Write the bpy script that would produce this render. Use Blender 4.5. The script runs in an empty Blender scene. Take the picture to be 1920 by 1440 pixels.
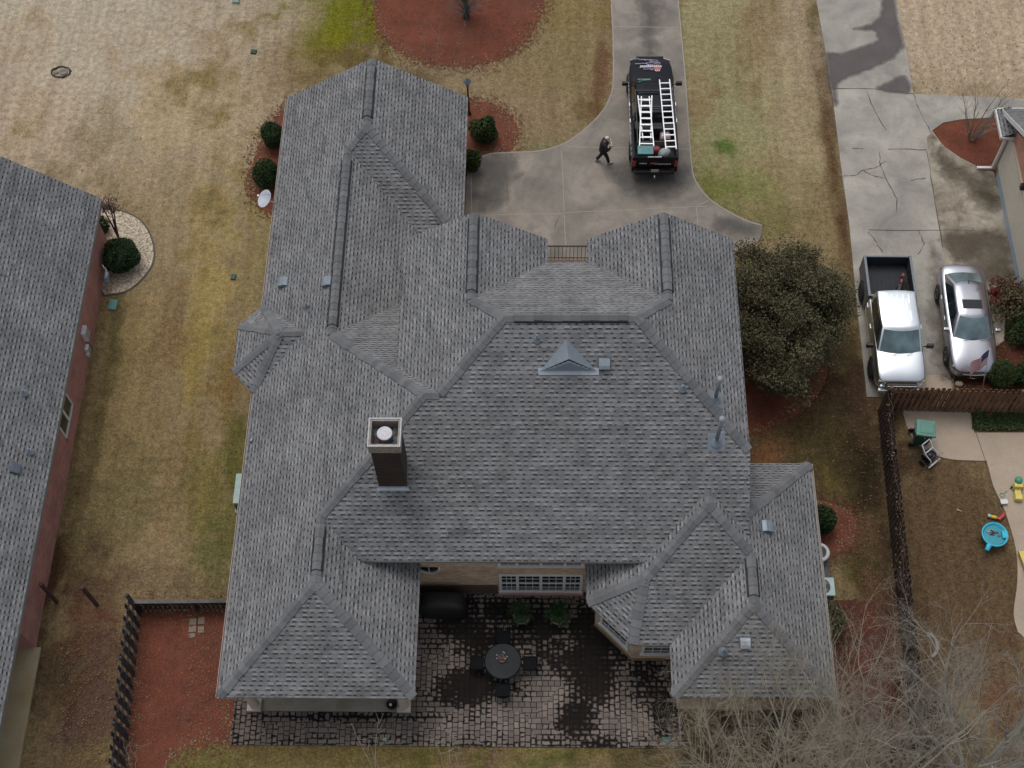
import bpy, bmesh, math, random
import numpy as np
from mathutils import Vector, Matrix
random.seed(7); np.random.seed(7)
R = math.radians
SC = bpy.context.scene
COL = SC.collection
# ---------------------------------------------------------------- camera
H = 46.0
F_PX = 2555.2
TH, RO, YA = R(28.857), R(-1.858), R(2.252)
_c, _s = math.cos, math.sin
_r = np.array([1, 0, 0.]); _u = np.array([0, _c(TH), _s(TH)]); _b = np.array([0, -_s(TH), _c(TH)])
_r2 = _c(RO)*_r + _s(RO)*_u; _u2 = -_s(RO)*_r + _c(RO)*_u
_Z = np.array([[_c(YA), -_s(YA), 0], [_s(YA), _c(YA), 0], [0, 0, 1]])
CR = np.array([_Z@_r2, _Z@_u2, _Z@_b])
cam = bpy.data.cameras.new('camera'); camo = bpy.data.objects.new('camera', cam); COL.objects.link(camo)
cam.sensor_width = 36.0; cam.lens = 36.0*F_PX/1920.0
cam.clip_start = 0.5; cam.clip_end = 3000
mw = Matrix.Identity(4)
for i in range(3):
    for j in range(3): mw[j][i] = CR[i][j]
mw[2][3] = H
camo.matrix_world = mw
SC.camera = camo
# ---------------------------------------------------------------- world, sun, exposure (overcast)
w = bpy.data.worlds.new('World'); SC.world = w; w.use_nodes = True
nt = w.node_tree; bg = nt.nodes['Background']
sky = nt.nodes.new('ShaderNodeTexSky'); sky.sky_type = 'NISHITA'; sky.sun_disc = False
sky.sun_elevation = R(68); sky.sun_rotation = R(-25); sky.air_density = 1.0; sky.dust_density = 4.0; sky.ozone_density = 1.0
hs = nt.nodes.new('ShaderNodeHueSaturation'); hs.inputs['Saturation'].default_value = 0.38
nt.links.new(sky.outputs[0], hs.inputs['Color']); nt.links.new(hs.outputs[0], bg.inputs[0])
bg.inputs[1].default_value = 0.145
sun = bpy.data.lights.new('sun', 'SUN'); sun.energy = 0.85; sun.angle = R(30); sun.color = (1.0, 0.975, 0.95)
so = bpy.data.objects.new('sun', sun); COL.objects.link(so)
sd = Vector((math.sin(R(-25))*math.cos(R(68)), math.cos(R(-25))*math.cos(R(68)), math.sin(R(68))))
so.rotation_euler = sd.to_track_quat('Z', 'Y').to_euler(); so.location = (0, 0, 60)
vs = SC.view_settings; vs.view_transform = 'Standard'; vs.look = 'None'; vs.gamma = 1; vs.exposure = -0.12; vs.use_curve_mapping = False

def at(px, py, z=0.0):
    d = CR.T@np.array([(px-960)/F_PX, (720-py)/F_PX, -1.]); t = (z-H)/d[2]
    return Vector((d[0]*t, d[1]*t, z))
def atY(px, py, Y):
    d = CR.T@np.array([(px-960)/F_PX, (720-py)/F_PX, -1.]); t = Y/d[1]
    return Vector((d[0]*t, Y, H+d[2]*t))
def onplane(px, py, f):
    lo, hi = 0.0, 12.0
    for _ in range(50):
        m = (lo+hi)/2; p = at(px, py, m)
        if f(p.x, p.y) > m: lo = m
        else: hi = m
    return at(px, py, lo)
def lin(c):
    return tuple((x/12.92 if x <= .04045 else ((x+.055)/1.055)**2.4) for x in (v/255. for v in c))

# ---------------------------------------------------------------- mesh builder
class MB:
    def __init__(s): s.v = []; s.f = []; s.m = []; s.sm = []
    def add(s, vs, fs, mi=0, smooth=False):
        o = len(s.v); s.v += [tuple(x) for x in vs]
        for f in fs: s.f.append([o+i for i in f]); s.m.append(mi); s.sm.append(smooth)
    def quad(s, *p, mi=0): s.add(p, [list(range(len(p)))], mi)
    def box(s, c, d, mi=0, rz=0.0, M=None, taper=1.0):
        x, y, z = d[0]/2, d[1]/2, d[2]/2; vs = []
        for k in (-1, 1):
            t = taper if k > 0 else 1.0
            for i, j in ((-1, -1), (1, -1), (1, 1), (-1, 1)):
                a, b = i*x*t, j*y*t
                p = Vector((a*_c(rz)-b*_s(rz), a*_s(rz)+b*_c(rz), k*z))
                if M is not None: p = M@p
                vs.append((c[0]+p[0], c[1]+p[1], c[2]+p[2]))
        s.add(vs, [[3, 2, 1, 0], [4, 5, 6, 7], [0, 1, 5, 4], [1, 2, 6, 5], [2, 3, 7, 6], [3, 0, 4, 7]], mi)
    def bar(s, a, b, w, h=None, mi=0):
        h = h or w; a = Vector(a); b = Vector(b); d = (b-a); L = d.length
        if L < 1e-6: return
        d /= L; up = Vector((0, 0, 1)) if abs(d.z) < .95 else Vector((0, 1, 0))
        x = d.cross(up).normalized(); y = x.cross(d)
        vs = []
        for p in (a, b):
            for i, j in ((-1, -1), (1, -1), (1, 1), (-1, 1)): vs.append(p+x*(i*w/2)+y*(j*h/2))
        s.add(vs, [[0, 1, 2, 3], [7, 6, 5, 4], [1, 0, 4, 5], [2, 1, 5, 6], [3, 2, 6, 7], [0, 3, 7, 4]], mi)
    def tube(s, pts, rad, n=6, mi=0, smooth=True, cap=True):
        pts = [Vector(p) for p in pts]
        if not hasattr(rad, '__len__'): rad = [rad]*len(pts)
        vs = []; prev = None
        for i, p in enumerate(pts):
            d = (pts[min(i+1, len(pts)-1)]-pts[max(i-1, 0)])
            if d.length < 1e-9: d = Vector((0, 0, 1))
            d.normalize()
            if prev is None:
                up = Vector((0, 0, 1)) if abs(d.z) < .9 else Vector((1, 0, 0))
                x = d.cross(up).normalized()
            else:
                x = (prev-d*prev.dot(d))
                x = x.normalized() if x.length > 1e-6 else d.orthogonal().normalized()
            prev = x; y = d.cross(x)
            for k in range(n):
                a = 2*math.pi*k/n; vs.append(p+(x*_c(a)+y*_s(a))*rad[i])
        fs = []
        for i in range(len(pts)-1):
            for k in range(n):
                k2 = (k+1) % n; fs.append([i*n+k, i*n+k2, (i+1)*n+k2, (i+1)*n+k])
        if cap: fs.append(list(range(n))[::-1]); fs.append([(len(pts)-1)*n+k for k in range(n)])
        s.add(vs, fs, mi, smooth)
    def lathe(s, prof, c=(0, 0, 0), n=24, mi=0, smooth=True, axis='z', M=None):
        vs = []
        for r, z in prof:
            for k in range(n):
                a = 2*math.pi*k/n
                p = (r*_c(a), r*_s(a), z) if axis == 'z' else ((r*_c(a), z, r*_s(a)) if axis == 'y' else (z, r*_c(a), r*_s(a)))
                if M is not None: p = M@Vector(p)
                vs.append((c[0]+p[0], c[1]+p[1], c[2]+p[2]))
        fs = []
        for i in range(len(prof)-1):
            for k in range(n):
                k2 = (k+1) % n; fs.append([i*n+k, i*n+k2, (i+1)*n+k2, (i+1)*n+k])
        s.add(vs, fs, mi, smooth)
        if prof[0][0] > 1e-4: s.add(vs[:n], [list(range(n))[::-1]], mi)
        if prof[-1][0] > 1e-4: s.add(vs[-n:], [list(range(n))], mi)
    def prism(s, poly, z0, z1, mi=0, mtop=None):
        n = len(poly); vs = [(p[0], p[1], z0) for p in poly]+[(p[0], p[1], z1) for p in poly]
        s.add(vs, [[i, (i+1) % n, n+(i+1) % n, n+i] for i in range(n)], mi)
        s.add(vs, [list(range(n))[::-1]], mi); s.add(vs, [[n+i for i in range(n)]], mi if mtop is None else mtop)
    def sheet(s, poly, z, mi=0): s.add([(p[0], p[1], z) for p in poly], [list(range(len(poly)))], mi)
    def build(s, name, mats, parent=None, off=None, subsurf=0, bevel=0, fixn=True):
        me = bpy.data.meshes.new(name)
        o = Vector((0, 0, 0)) if off is None else Vector(off)
        me.from_pydata([(x[0]-o[0], x[1]-o[1], x[2]-o[2]) for x in s.v], [], s.f)
        if not isinstance(mats, (list, tuple)): mats = [mats]
        for m in mats: me.materials.append(m)
        me.polygons.foreach_set('material_index', s.m); me.polygons.foreach_set('use_smooth', s.sm)
        uv = me.uv_layers.new(name='UVMap')
        me.update()
        nl = len(me.loops); uvs = np.zeros((nl, 2))
        co = s.v
        for p in me.polygons:
            n = p.normal
            if abs(n.z) > .995: hx, hy, hz, tx, ty, tz = 1, 0, 0, 0, 1, 0
            else:
                l = math.hypot(n.x, n.y); hx, hy, hz = -n.y/l, n.x/l, 0.
                tx, ty, tz = n.y*hz-n.z*hy, n.z*hx-n.x*hz, n.x*hy-n.y*hx
            for li in p.loop_indices:
                v = co[me.loops[li].vertex_index]
                uvs[li, 0] = v[0]*hx+v[1]*hy+v[2]*hz; uvs[li, 1] = v[0]*tx+v[1]*ty+v[2]*tz
        uv.data.foreach_set('uv', uvs.ravel())
        ob = bpy.data.objects.new(name, me); COL.objects.link(ob)
        if parent is not None: ob.parent = parent
        if bevel:
            b = ob.modifiers.new('bevel', 'BEVEL'); b.width = bevel; b.segments = 2; b.limit_method = 'ANGLE'; b.angle_limit = R(40)
        if subsurf:
            b = ob.modifiers.new('subsurf', 'SUBSURF'); b.levels = subsurf; b.render_levels = subsurf
        return ob

def tag(o, label=None, cat=None, group=None, kind=None):
    if label: o['label'] = label
    if cat: o['category'] = cat
    if group: o['group'] = group
    if kind: o['kind'] = kind
    return o
def thing(name, label, cat, loc=(0, 0, 0), rz=0.0, group=None):
    o = bpy.data.objects.new(name, None); COL.objects.link(o)
    o.location = loc; o.rotation_euler = (0, 0, rz); o.empty_display_size = .3
    return tag(o, label, cat, group)
def copy_tree(o, parent=None):
    c = o.copy(); COL.objects.link(c); c.parent = parent
    for ch in [x for x in COL.objects if x.parent == o and x != c]: copy_tree(ch, c)
    return c

# ---------------------------------------------------------------- material helper
class NT:
    def __init__(s, name):
        s.m = bpy.data.materials.new(name); s.m.use_nodes = True; s.t = s.m.node_tree; s.b = s.t.nodes['Principled BSDF']
    def n(s, typ, **kw):
        nd = s.t.nodes.new('ShaderNode'+typ)
        for k, v in kw.items():
            if k == 'ins':
                for a, b in v.items():
                    if isinstance(b, bpy.types.NodeSocket): s.t.links.new(b, nd.inputs[a])
                    else: nd.inputs[a].default_value = b
            else: setattr(nd, k, v)
        return nd
    def math(s, op, a, b=0.0, c=None):
        ins = {0: a, 1: b}
        if c is not None: ins[2] = c
        return s.n('Math', operation=op, ins=ins).outputs[0]
    def mix(s, f, a, b, mode='MIX'):
        nd = s.t.nodes.new('ShaderNodeMix'); nd.data_type = 'RGBA'; nd.blend_type = mode
        for sock, val in ((nd.inputs[0], f), (nd.inputs[6], a), (nd.inputs[7], b)):
            if isinstance(val, bpy.types.NodeSocket): s.t.links.new(val, sock)
            else: sock.default_value = val if not isinstance(val, tuple) or len(val) == 4 else (*val, 1)
        return nd.outputs[2]
    def ramp(s, f, stops):
        nd = s.t.nodes.new('ShaderNodeValToRGB'); s.t.links.new(f, nd.inputs[0]); e = nd.color_ramp.elements
        while len(e) < len(stops): e.new(.5)
        for k, (p, c) in enumerate(stops):
            e[k].position = p; e[k].color = (c, c, c, 1) if not isinstance(c, tuple) else (*c, 1)
        return nd.outputs[0]
    def noise(s, vec, scale, detail=3, rough=.55, dist=0):
        return s.n('TexNoise', ins={'Vector': vec, 'Scale': scale, 'Detail': detail, 'Roughness': rough, 'Distortion': dist}).outputs[0]
    def pos(s): return s.n('NewGeometry').outputs['Position']
    def uv(s): return s.n('TexCoord').outputs['UV']
    def obj(s): return s.n('TexCoord').outputs['Object']
    def col(s, c): s.set('Base Color', c)
    def set(s, k, v):
        if isinstance(v, bpy.types.NodeSocket): s.t.links.new(v, s.b.inputs[k])
        else: s.b.inputs[k].default_value = (*v, 1) if isinstance(v, tuple) and len(v) == 3 else v
    def bump(s, h, dist=.02, st=1.0):
        b = s.n('Bump', ins={'Height': h, 'Distance': dist, 'Strength': st}); s.t.links.new(b.outputs[0], s.b.inputs['Normal'])
def simple(name, c, rough=.6, metal=0.0, var=.12, scale=6.0, coat=0.0, spec=.5, bump=0.0):
    t = NT(name)
    nz = t.noise(t.obj(), scale, 4)
    f = t.ramp(nz, [(.25, 1-var), (.75, 1+var)])
    t.col(t.mix(1.0, c, f, 'MULTIPLY'))
    t.set('Roughness', rough); t.set('Metallic', metal); t.set('Specular IOR Level', spec)
    if coat: t.set('Coat Weight', coat); t.set('Coat Roughness', .06)
    if bump: t.bump(t.noise(t.obj(), scale*6, 3), bump, .6)
    return t.m
MAT = {}
# asphalt shingles, laminated, courses up the slope in UV metres
def shingle(name, light, dark, exp=.149, tab=.27, vscale=1.0):
    t = NT(name)
    sep = t.n('SeparateXYZ', ins={0: t.uv()}); u, v = sep.outputs[0], sep.outputs[1]
    wob = t.math('MULTIPLY', t.math('SUBTRACT', t.noise(t.uv(), .9, 2), .5), .028)
    vv = t.math('DIVIDE', t.math('ADD', v, wob), exp); row = t.math('FLOOR', vv); fr = t.math('SUBTRACT', vv, row)
    ro = t.n('TexWhiteNoise', noise_dimensions='1D', ins={'W': row}).outputs[0]
    uu = t.math('ADD', t.math('DIVIDE', u, tab), t.math('MULTIPLY', ro, 7.3)); cell = t.math('FLOOR', uu); cf = t.math('SUBTRACT', uu, cell)
    cx = t.n('CombineXYZ', ins={0: cell, 1: row}).outputs[0]
    wn = t.n('TexWhiteNoise', noise_dimensions='2D', ins={'Vector': cx}); r1 = wn.outputs[0]
    sc = t.n('SeparateColor', ins={0: wn.outputs[1]}); r2, r3 = sc.outputs[0], sc.outputs[1]
    start = t.math('MULTIPLY', r2, .35); width = t.math('ADD', .3, t.math('MULTIPLY', r1, .35))
    tooth = t.math('MULTIPLY', t.math('GREATER_THAN', cf, start), t.math('LESS_THAN', cf, t.math('ADD', start, width)))
    shade = t.math('MULTIPLY', r3, 1.25)
    low = t.ramp(t.noise(t.uv(), .55, 3, .6), [(.3, .86), (.7, 1.12)])
    patch = t.ramp(t.noise(t.n('CombineXYZ', ins={0: t.math('DIVIDE', u, .9), 1: t.math('DIVIDE', row, 2.4)}).outputs[0], 1.0, 2, .7), [(.35, 0.0), (.68, 1.0)])
    base = t.mix(t.math('MULTIPLY', patch, .72), light, dark)
    base = t.mix(t.math('MULTIPLY', shade, .3), base, dark)
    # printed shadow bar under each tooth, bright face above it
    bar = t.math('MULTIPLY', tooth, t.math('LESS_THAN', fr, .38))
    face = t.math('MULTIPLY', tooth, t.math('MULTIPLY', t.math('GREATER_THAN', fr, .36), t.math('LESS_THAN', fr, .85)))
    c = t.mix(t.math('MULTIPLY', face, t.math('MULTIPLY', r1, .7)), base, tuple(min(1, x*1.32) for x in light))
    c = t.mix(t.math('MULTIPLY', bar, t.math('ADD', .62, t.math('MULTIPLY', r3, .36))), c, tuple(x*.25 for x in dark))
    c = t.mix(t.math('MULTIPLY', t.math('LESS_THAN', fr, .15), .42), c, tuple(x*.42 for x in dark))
    c = t.mix(1.0, c, low, 'MULTIPLY')
    g = t.ramp(t.noise(t.uv(), 26., 2, .7), [(.3, .8), (.7, 1.2)])
    c = t.mix(1.0, c, g, 'MULTIPLY')
    # faint weathering streaks down the slope
    stv = t.n('Mapping', ins={0: t.uv(), 3: (1.6, .12, 1)}).outputs[0]
    c = t.mix(1.0, c, t.ramp(t.noise(stv, 1.2, 3, .6), [(.35, .93), (.65, 1.05)]), 'MULTIPLY')
    c = t.mix(t.ramp(t.noise(t.uv(), .22, 4, .6, .5), [(.52, 0.), (.70, .28)]), c, t.mix(1.0, c, (.74, .73, .70), 'MULTIPLY'))
    odd = t.math('GREATER_THAN', t.n('TexWhiteNoise', noise_dimensions='2D', ins={'Vector': t.n('CombineXYZ', ins={0: t.math('FLOOR', t.math('DIVIDE', u, .98)), 1: row}).outputs[0]}).outputs[0], .93)
    c = t.mix(t.math('MULTIPLY', odd, .45), c, t.mix(1.0, c, (.62, .62, .63), 'MULTIPLY'))
    t.col(c); t.set('Roughness', .92); t.set('Specular IOR Level', .25)
    hgt = t.math('ADD', t.math('MULTIPLY', t.math('SUBTRACT', 1.0, fr), .6), t.math('MULTIPLY', tooth, .5))
    t.bump(hgt, .012, .6)
    return t.m
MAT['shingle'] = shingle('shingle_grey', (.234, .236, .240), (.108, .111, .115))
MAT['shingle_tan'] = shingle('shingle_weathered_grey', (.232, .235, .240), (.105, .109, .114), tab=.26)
def capmat():
    t = NT('ridge_cap_shingle')
    sep = t.n('SeparateXYZ', ins={0: t.n('Attribute', attribute_name='seg').outputs['Vector']})
    wn = t.n('TexWhiteNoise', noise_dimensions='1D', ins={'W': sep.outputs[0]}).outputs[0]
    c = t.mix(t.math('MULTIPLY', wn, .75), (.178, .181, .187), (.102, .105, .110))
    c = t.mix(1.0, c, t.ramp(t.noise(t.pos(), 22, 3, .7), [(.3, .84), (.7, 1.15)]), 'MULTIPLY')
    t.col(c); t.set('Roughness', .92); t.set('Specular IOR Level', .2); return t.m
MAT['cap'] = capmat()
def brick(name, c1, c2, mort, bw=.215, bh=.075, msize=.008, stain=None, rough=.88):
    t = NT(name)
    b = t.n('TexBrick', ins={'Vector': t.uv(), 'Color1': (*c1, 1), 'Color2': (*c2, 1), 'Mortar': (*mort, 1), 'Scale': 1.0, 'Mortar Size': msize, 'Brick Width': bw, 'Row Height': bh, 'Bias': -.1})
    c = t.mix(1.0, b.outputs[0], t.ramp(t.noise(t.pos(), 1.3, 4), [(.3, .8), (.7, 1.15)]), 'MULTIPLY')
    c = t.mix(1.0, c, t.ramp(t.noise(t.pos(), 30, 2), [(.3, .8), (.7, 1.2)]), 'MULTIPLY')
    if stain: c = t.mix(t.ramp(t.noise(t.pos(), 2.1, 5, .7), [(.5, 0.), (.62, 1.)]), c, stain)
    t.col(c); t.set('Roughness', rough); t.bump(b.outputs[1], -.01, .5); return t.m
MAT['brick_red'] = brick('brick_red', (.46, .20, .165), (.34, .145, .125), (.38, .27, .23), msize=.007)
MAT['brick_tan'] = brick('brick_tan', (.56, .42, .29), (.34, .22, .15), (.58, .47, .34))
MAT['brick_dark'] = brick('brick_dark_brown', (.040, .024, .018), (.018, .012, .010), (.06, .045, .038))
MAT['brick_orange'] = brick('brick_orange', (.52, .24, .145), (.40, .18, .115), (.46, .34, .26))
def concrete(name, base, dark, sc=.5, amt=.6, spots=.25, brown=None):
    t = NT(name); p = t.pos()
    c = t.mix(t.math('MULTIPLY', t.ramp(t.noise(p, sc, 5, .6, .4), [(.35, 0.), (.68, 1.)]), amt), base, dark)
    c = t.mix(t.math('MULTIPLY', t.ramp(t.noise(p, sc*4.3, 4, .65), [(.48, 0.), (.75, 1.)]), spots), c, dark)
    if brown: c = t.mix(t.ramp(t.noise(p, .75, 6, .7, .8), [(.46, 0.), (.66, .85)]), c, brown)
    c = t.mix(1.0, c, t.ramp(t.noise(p, 34, 2, .7), [(.3, .88), (.7, 1.12)]), 'MULTIPLY')
    t.col(c); t.set('Roughness', .9); t.bump(t.noise(p, 40, 3), .006, .5); return t.m
MAT['conc'] = concrete('concrete_driveway', (.290, .254, .212), (.135, .122, .106), .5, .95, .50)
MAT['conc_nb'] = concrete('concrete_pale', (.40, .375, .32), (.195, .182, .165), .5, .9, .40)
MAT['conc_brown'] = concrete('concrete_dirt_stained', (.42, .38, .31), (.17, .14, .10), .8, .9, .5, brown=(.100, .072, .042))
MAT['conc_tan'] = concrete('concrete_tan', (.42, .34, .26), (.27, .215, .165), .4, .6, .2)
MAT['wet'] = concrete('concrete_damp', (.100, .088, .082), (.070, .062, .058), .6, .6, .2)
MAT['joint'] = simple('joint_pale', (.30, .275, .23), .9)
MAT['crack'] = simple('crack_dark', (.095, .082, .068), .9)
MAT['curb'] = simple('slab_edge', (.33, .30, .25), .9)
def mulch(name, a, b, specks=(.30, .17, .12)):
    t = NT(name); p = t.pos()
    c = t.mix(t.ramp(t.noise(p, 1.1, 5, .65), [(.35, 0.), (.7, 1.)]), a, b)
    c = t.mix(1.0, c, t.ramp(t.noise(p, 22, 4, .8), [(.3, .55), (.7, 1.5)]), 'MULTIPLY')
    c = t.mix(t.ramp(t.noise(p, 13, 4, .85), [(.60, 0.), (.72, .7)]), c, specks)
    c = t.mix(t.ramp(t.noise(p, 3.2, 5, .75, .5), [(.48, 0.), (.66, .55)]), c, t.mix(1.0, c, (.60, .62, .66), 'MULTIPLY'))
    c = t.mix(t.ramp(t.noise(p, .7, 4, .7, .5), [(.50, 0.), (.68, .35)]), c, (.165, .085, .055))
    t.col(c); t.set('Roughness', 1.0); t.set('Specular IOR Level', .1); t.bump(t.noise(p, 20, 4, .8), .05, .8); return t.m
MAT['mulch'] = mulch('red_mulch', (.192, .066, .040), (.128, .047, .031))
MAT['mulch2'] = mulch('faded_mulch', (.115, .040, .027), (.060, .033, .022), (.20, .13, .09))
def gravel():
    t = NT('pale_gravel'); p = t.pos()
    vo = t.n('TexVoronoi', ins={'Vector': p, 'Scale': 13.0}); 
    c = t.mix(t.n('SeparateColor', ins={0: vo.outputs['Color']}).outputs[0], (.62, .54, .42), (.34, .27, .19))
    c = t.mix(t.ramp(vo.outputs['Distance'], [(.5, 0.), (.85, .8)]), c, (.12, .09, .06))
    t.col(c); t.set('Roughness', .9); t.bump(vo.outputs['Distance'], -.03, 1.); return t.m
MAT['gravel'] = gravel()
def pavers():
    t = NT('patio_pavers'); p = t.pos()
    wob = t.n('TexNoise', ins={'Vector': p, 'Scale': 3.0, 'Detail': 2.0})
    pv = t.n('VectorMath', operation='ADD', ins={0: p, 1: t.n('VectorMath', operation='SCALE', ins={0: wob.outputs[1], 'Scale': .05}).outputs[0]}).outputs[0]
    b = t.n('TexBrick', offset=.5, squash=1.6, squash_frequency=2, ins={'Vector': pv, 'Color1': (.185, .156, .134, 1), 'Color2': (.110, .094, .083, 1), 'Mortar': (.012, .010, .009, 1), 'Scale': 1.0, 'Mortar Size': .012, 'Mortar Smooth': .25, 'Brick Width': .205, 'Row Height': .185, 'Bias': 0.0})
    b2 = t.n('TexBrick', offset=.35, squash=.7, squash_frequency=3, ins={'Vector': t.n('Mapping', ins={0: pv, 2: (0, 0, R(90))}).outputs[0], 'Color1': (.200, .163, .140, 1), 'Color2': (.118, .101, .090, 1), 'Mortar': (.012, .010, .009, 1), 'Scale': 1.0, 'Mortar Size': .012, 'Mortar Smooth': .25, 'Brick Width': .23, 'Row Height': .19})
    vn = t.n('TexVoronoi', ins={'Vector': p, 'Scale': 1.25}); sel = t.math('GREATER_THAN', t.n('SeparateColor', ins={0: vn.outputs['Color']}).outputs[0], .5)
    c = t.mix(sel, b.outputs[0], b2.outputs[0]); mort = t.mix(sel, b.outputs[1], b2.outputs[1])
    big = t.noise(p, .42, 5, .62, .6)
    # black algae spreading outwards from the joints in blotches
    wide = t.n('TexNoise', ins={'Vector': p, 'Scale': 5.0, 'Detail': 4.0, 'Roughness': .7}).outputs[0]
    a = t.attr if hasattr(t, 'attr') else None
    blot = t.n('Attribute', attribute_name='grime').outputs['Fac']
    m = t.math('ADD', t.math('MULTIPLY', blot, 1.25), t.math('MULTIPLY', t.math('SUBTRACT', wide, .5), 1.5))
    m = t.math('ADD', m, t.math('MULTIPLY', t.math('SUBTRACT', big, .5), .9))
    jn = t.n('TexBrick', offset=.5, squash=1.6, squash_frequency=2, ins={'Vector': pv, 'Color1': (0, 0, 0, 1), 'Color2': (0, 0, 0, 1), 'Mortar': (1, 1, 1, 1), 'Scale': 1.0, 'Mortar Size': .075, 'Mortar Smooth': 1.0, 'Brick Width': .205, 'Row Height': .185}).outputs[1]
    jn2 = t.n('TexBrick', offset=.35, squash=.7, squash_frequency=3, ins={'Vector': t.n('Mapping', ins={0: pv, 2: (0, 0, R(90))}).outputs[0], 'Scale': 1.0, 'Mortar Size': .075, 'Mortar Smooth': 1.0, 'Brick Width': .23, 'Row Height': .19}).outputs[1]
    j = t.math('ADD', t.math('MULTIPLY', jn, t.math('SUBTRACT', 1.0, sel)), t.math('MULTIPLY', jn2, sel))
    m = t.math('ADD', m, t.math('MULTIPLY', j, .46))
    kw = dict(Color1=(0, 0, 0, 1), Color2=(1, 1, 1, 1), Mortar=(.5, .5, .5, 1), Scale=1.0); kw['Mortar Size'] = .001
    q1 = t.n('TexBrick', offset=.5, squash=1.6, squash_frequency=2, ins={'Vector': pv, **kw, 'Brick Width': .205, 'Row Height': .185}).outputs[0]
    q2 = t.n('TexBrick', offset=.35, squash=.7, squash_frequency=3, ins={'Vector': t.n('Mapping', ins={0: pv, 2: (0, 0, R(90))}).outputs[0], **kw, 'Brick Width': .23, 'Row Height': .19}).outputs[0]
    m = t.math('ADD', m, t.math('MULTIPLY', t.math('SUBTRACT', t.mix(sel, q1, q2), .5), -.42))
    st = t.ramp(m, [(.60, 0.), (.78, .80), (1.0, .97)])
    c = t.mix(st, c, (.009, .0075, .0065))
    c = t.mix(1.0, c, t.ramp(t.noise(p, 1.1, 4), [(.3, .85), (.7, 1.25)]), 'MULTIPLY')
    t.col(c); t.set('Roughness', .9); t.set('Specular IOR Level', .12); t.bump(mort, -.012, .6); return t.m
MAT['pavers'] = pavers()
def lawn():
    t = NT('winter_lawn'); p = t.pos()
    a = t.n('Attribute', attribute_name='tint').outputs['Color']
    sp = t.noise(p, 11.5, 5, .84); sp2 = t.noise(p, 4.2, 5, .75); sp3 = t.noise(p, .8, 5, .65)
    lum = t.n('RGBToBW', ins={0: a}).outputs[0]; amp = t.ramp(lum, [(.10, 1.0), (.34, .38)])
    c = t.mix(1.0, a, t.mix(amp, (1., 1., 1.), t.ramp(sp, [(.30, .38), (.5, 1.0), (.70, 1.75)])), 'MULTIPLY')
    c = t.mix(1.0, c, t.ramp(sp2, [(.3, .62), (.5, 1.0), (.7, 1.36)]), 'MULTIPLY')
    wv = t.n('TexNoise', ins={'Vector': p, 'Scale': 1.7, 'Detail': 6.0, 'Roughness': .68, 'Distortion': .7}).outputs[0]
    c = t.mix(t.ramp(wv, [(.52, 0.), (.70, .36)]), c, t.mix(1.0, c, (.80, .70, .62), 'MULTIPLY'))
    c = t.mix(t.ramp(sp3, [(.52, 0.), (.72, .40)]), c, t.mix(1.0, c, (1.18, 1.17, 1.17), 'MULTIPLY'))
    c = t.mix(1.0, c, t.ramp(t.noise(t.n('Mapping', ins={0: p, 3: (2.4, .16, 1)}).outputs[0], 1.0, 4, .6), [(.35, .88), (.65, 1.10)]), 'MULTIPLY')
    c = t.mix(t.ramp(t.noise(p, 2.2, 5, .7, .5), [(.52, 0.), (.75, .35)]), c, t.mix(1.0, c, (.84, .96, .72), 'MULTIPLY'))
    c = t.mix(t.ramp(t.noise(p, 27, 4, .85), [(.66, 0.), (.74, .6)]), c, t.mix(1.0, c, (1.9, 1.75, 1.6), 'MULTIPLY'))
    c = t.mix(t.ramp(t.noise(p, 5.5, 4, .75), [(.64, 0.), (.70, .55)]), c, t.mix(1.0, c, (.52, .44, .38), 'MULTIPLY'))
    c = t.mix(t.ramp(t.noise(p, 21, 3, .8), [(.62, 0.), (.69, .6)]), c, t.mix(1.0, c, (.42, .36, .30), 'MULTIPLY'))
    t.col(c); t.set('Roughness', 1.0); t.set('Specular IOR Level', .1)
    t.bump(t.math('ADD', sp, t.math('MULTIPLY', sp2, .8)), .045, .6); return t.m
MAT['lawn'] = lawn()
def leaf(name, a, b, sc=1.6, rough=.6):
    t = NT(name)
    c = t.mix(t.n('TexWhiteNoise', noise_dimensions='3D', ins={'Vector': t.n('Attribute', attribute_name='seg').outputs['Vector']}).outputs[0], a, b)
    c = t.mix(1.0, c, t.ramp(t.noise(t.pos(), sc, 3), [(.3, .75), (.7, 1.3)]), 'MULTIPLY')
    t.col(c); t.set('Roughness', .85); t.set('Specular IOR Level', .12); return t.m
MAT['leaf_dark'] = leaf('leaf_dark', (.012, .028, .012), (.040, .075, .028))
MAT['leaf_olive'] = leaf('leaf_olive', (.040, .040, .023), (.165, .148, .082))
MAT['leaf_mid'] = leaf('leaf_mid', (.016, .032, .012), (.060, .088, .032))
MAT['leaf_brown'] = leaf('leaf_fallen', (.07, .035, .022), (.27, .17, .11))
MAT['leaf_red'] = leaf('leaf_red', (.07, .02, .015), (.20, .05, .035))
MAT['bark'] = simple('bark_grey', (.20, .18, .145), .95, var=.35, scale=5)
MAT['bark_pale'] = simple('bark_pale', (.42, .40, .34), .95, var=.3, scale=3)
MAT['twig'] = simple('twig_tan', (.33, .295, .22), .95, var=.35, scale=3)
MAT['twig_grey'] = simple('twig_grey', (.31, .29, .25), .95, var=.35, scale=3)
MAT['twig_pink'] = simple('twig_mauve', (.30, .205, .18), .95, var=.35, scale=3)
MAT['bark_dark'] = simple('bark_dark', (.055, .045, .038), .95, var=.35, scale=5)
MAT['bark_moss'] = simple('bark_lichen', (.085, .10, .09), .95, var=.5, scale=6)
MAT['twig_red'] = simple('dried_blossom', (.075, .035, .028), .95, var=.35, scale=5)
MAT['trim'] = simple('trim_cream', (.48, .42, .36), .6, var=.08)
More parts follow.
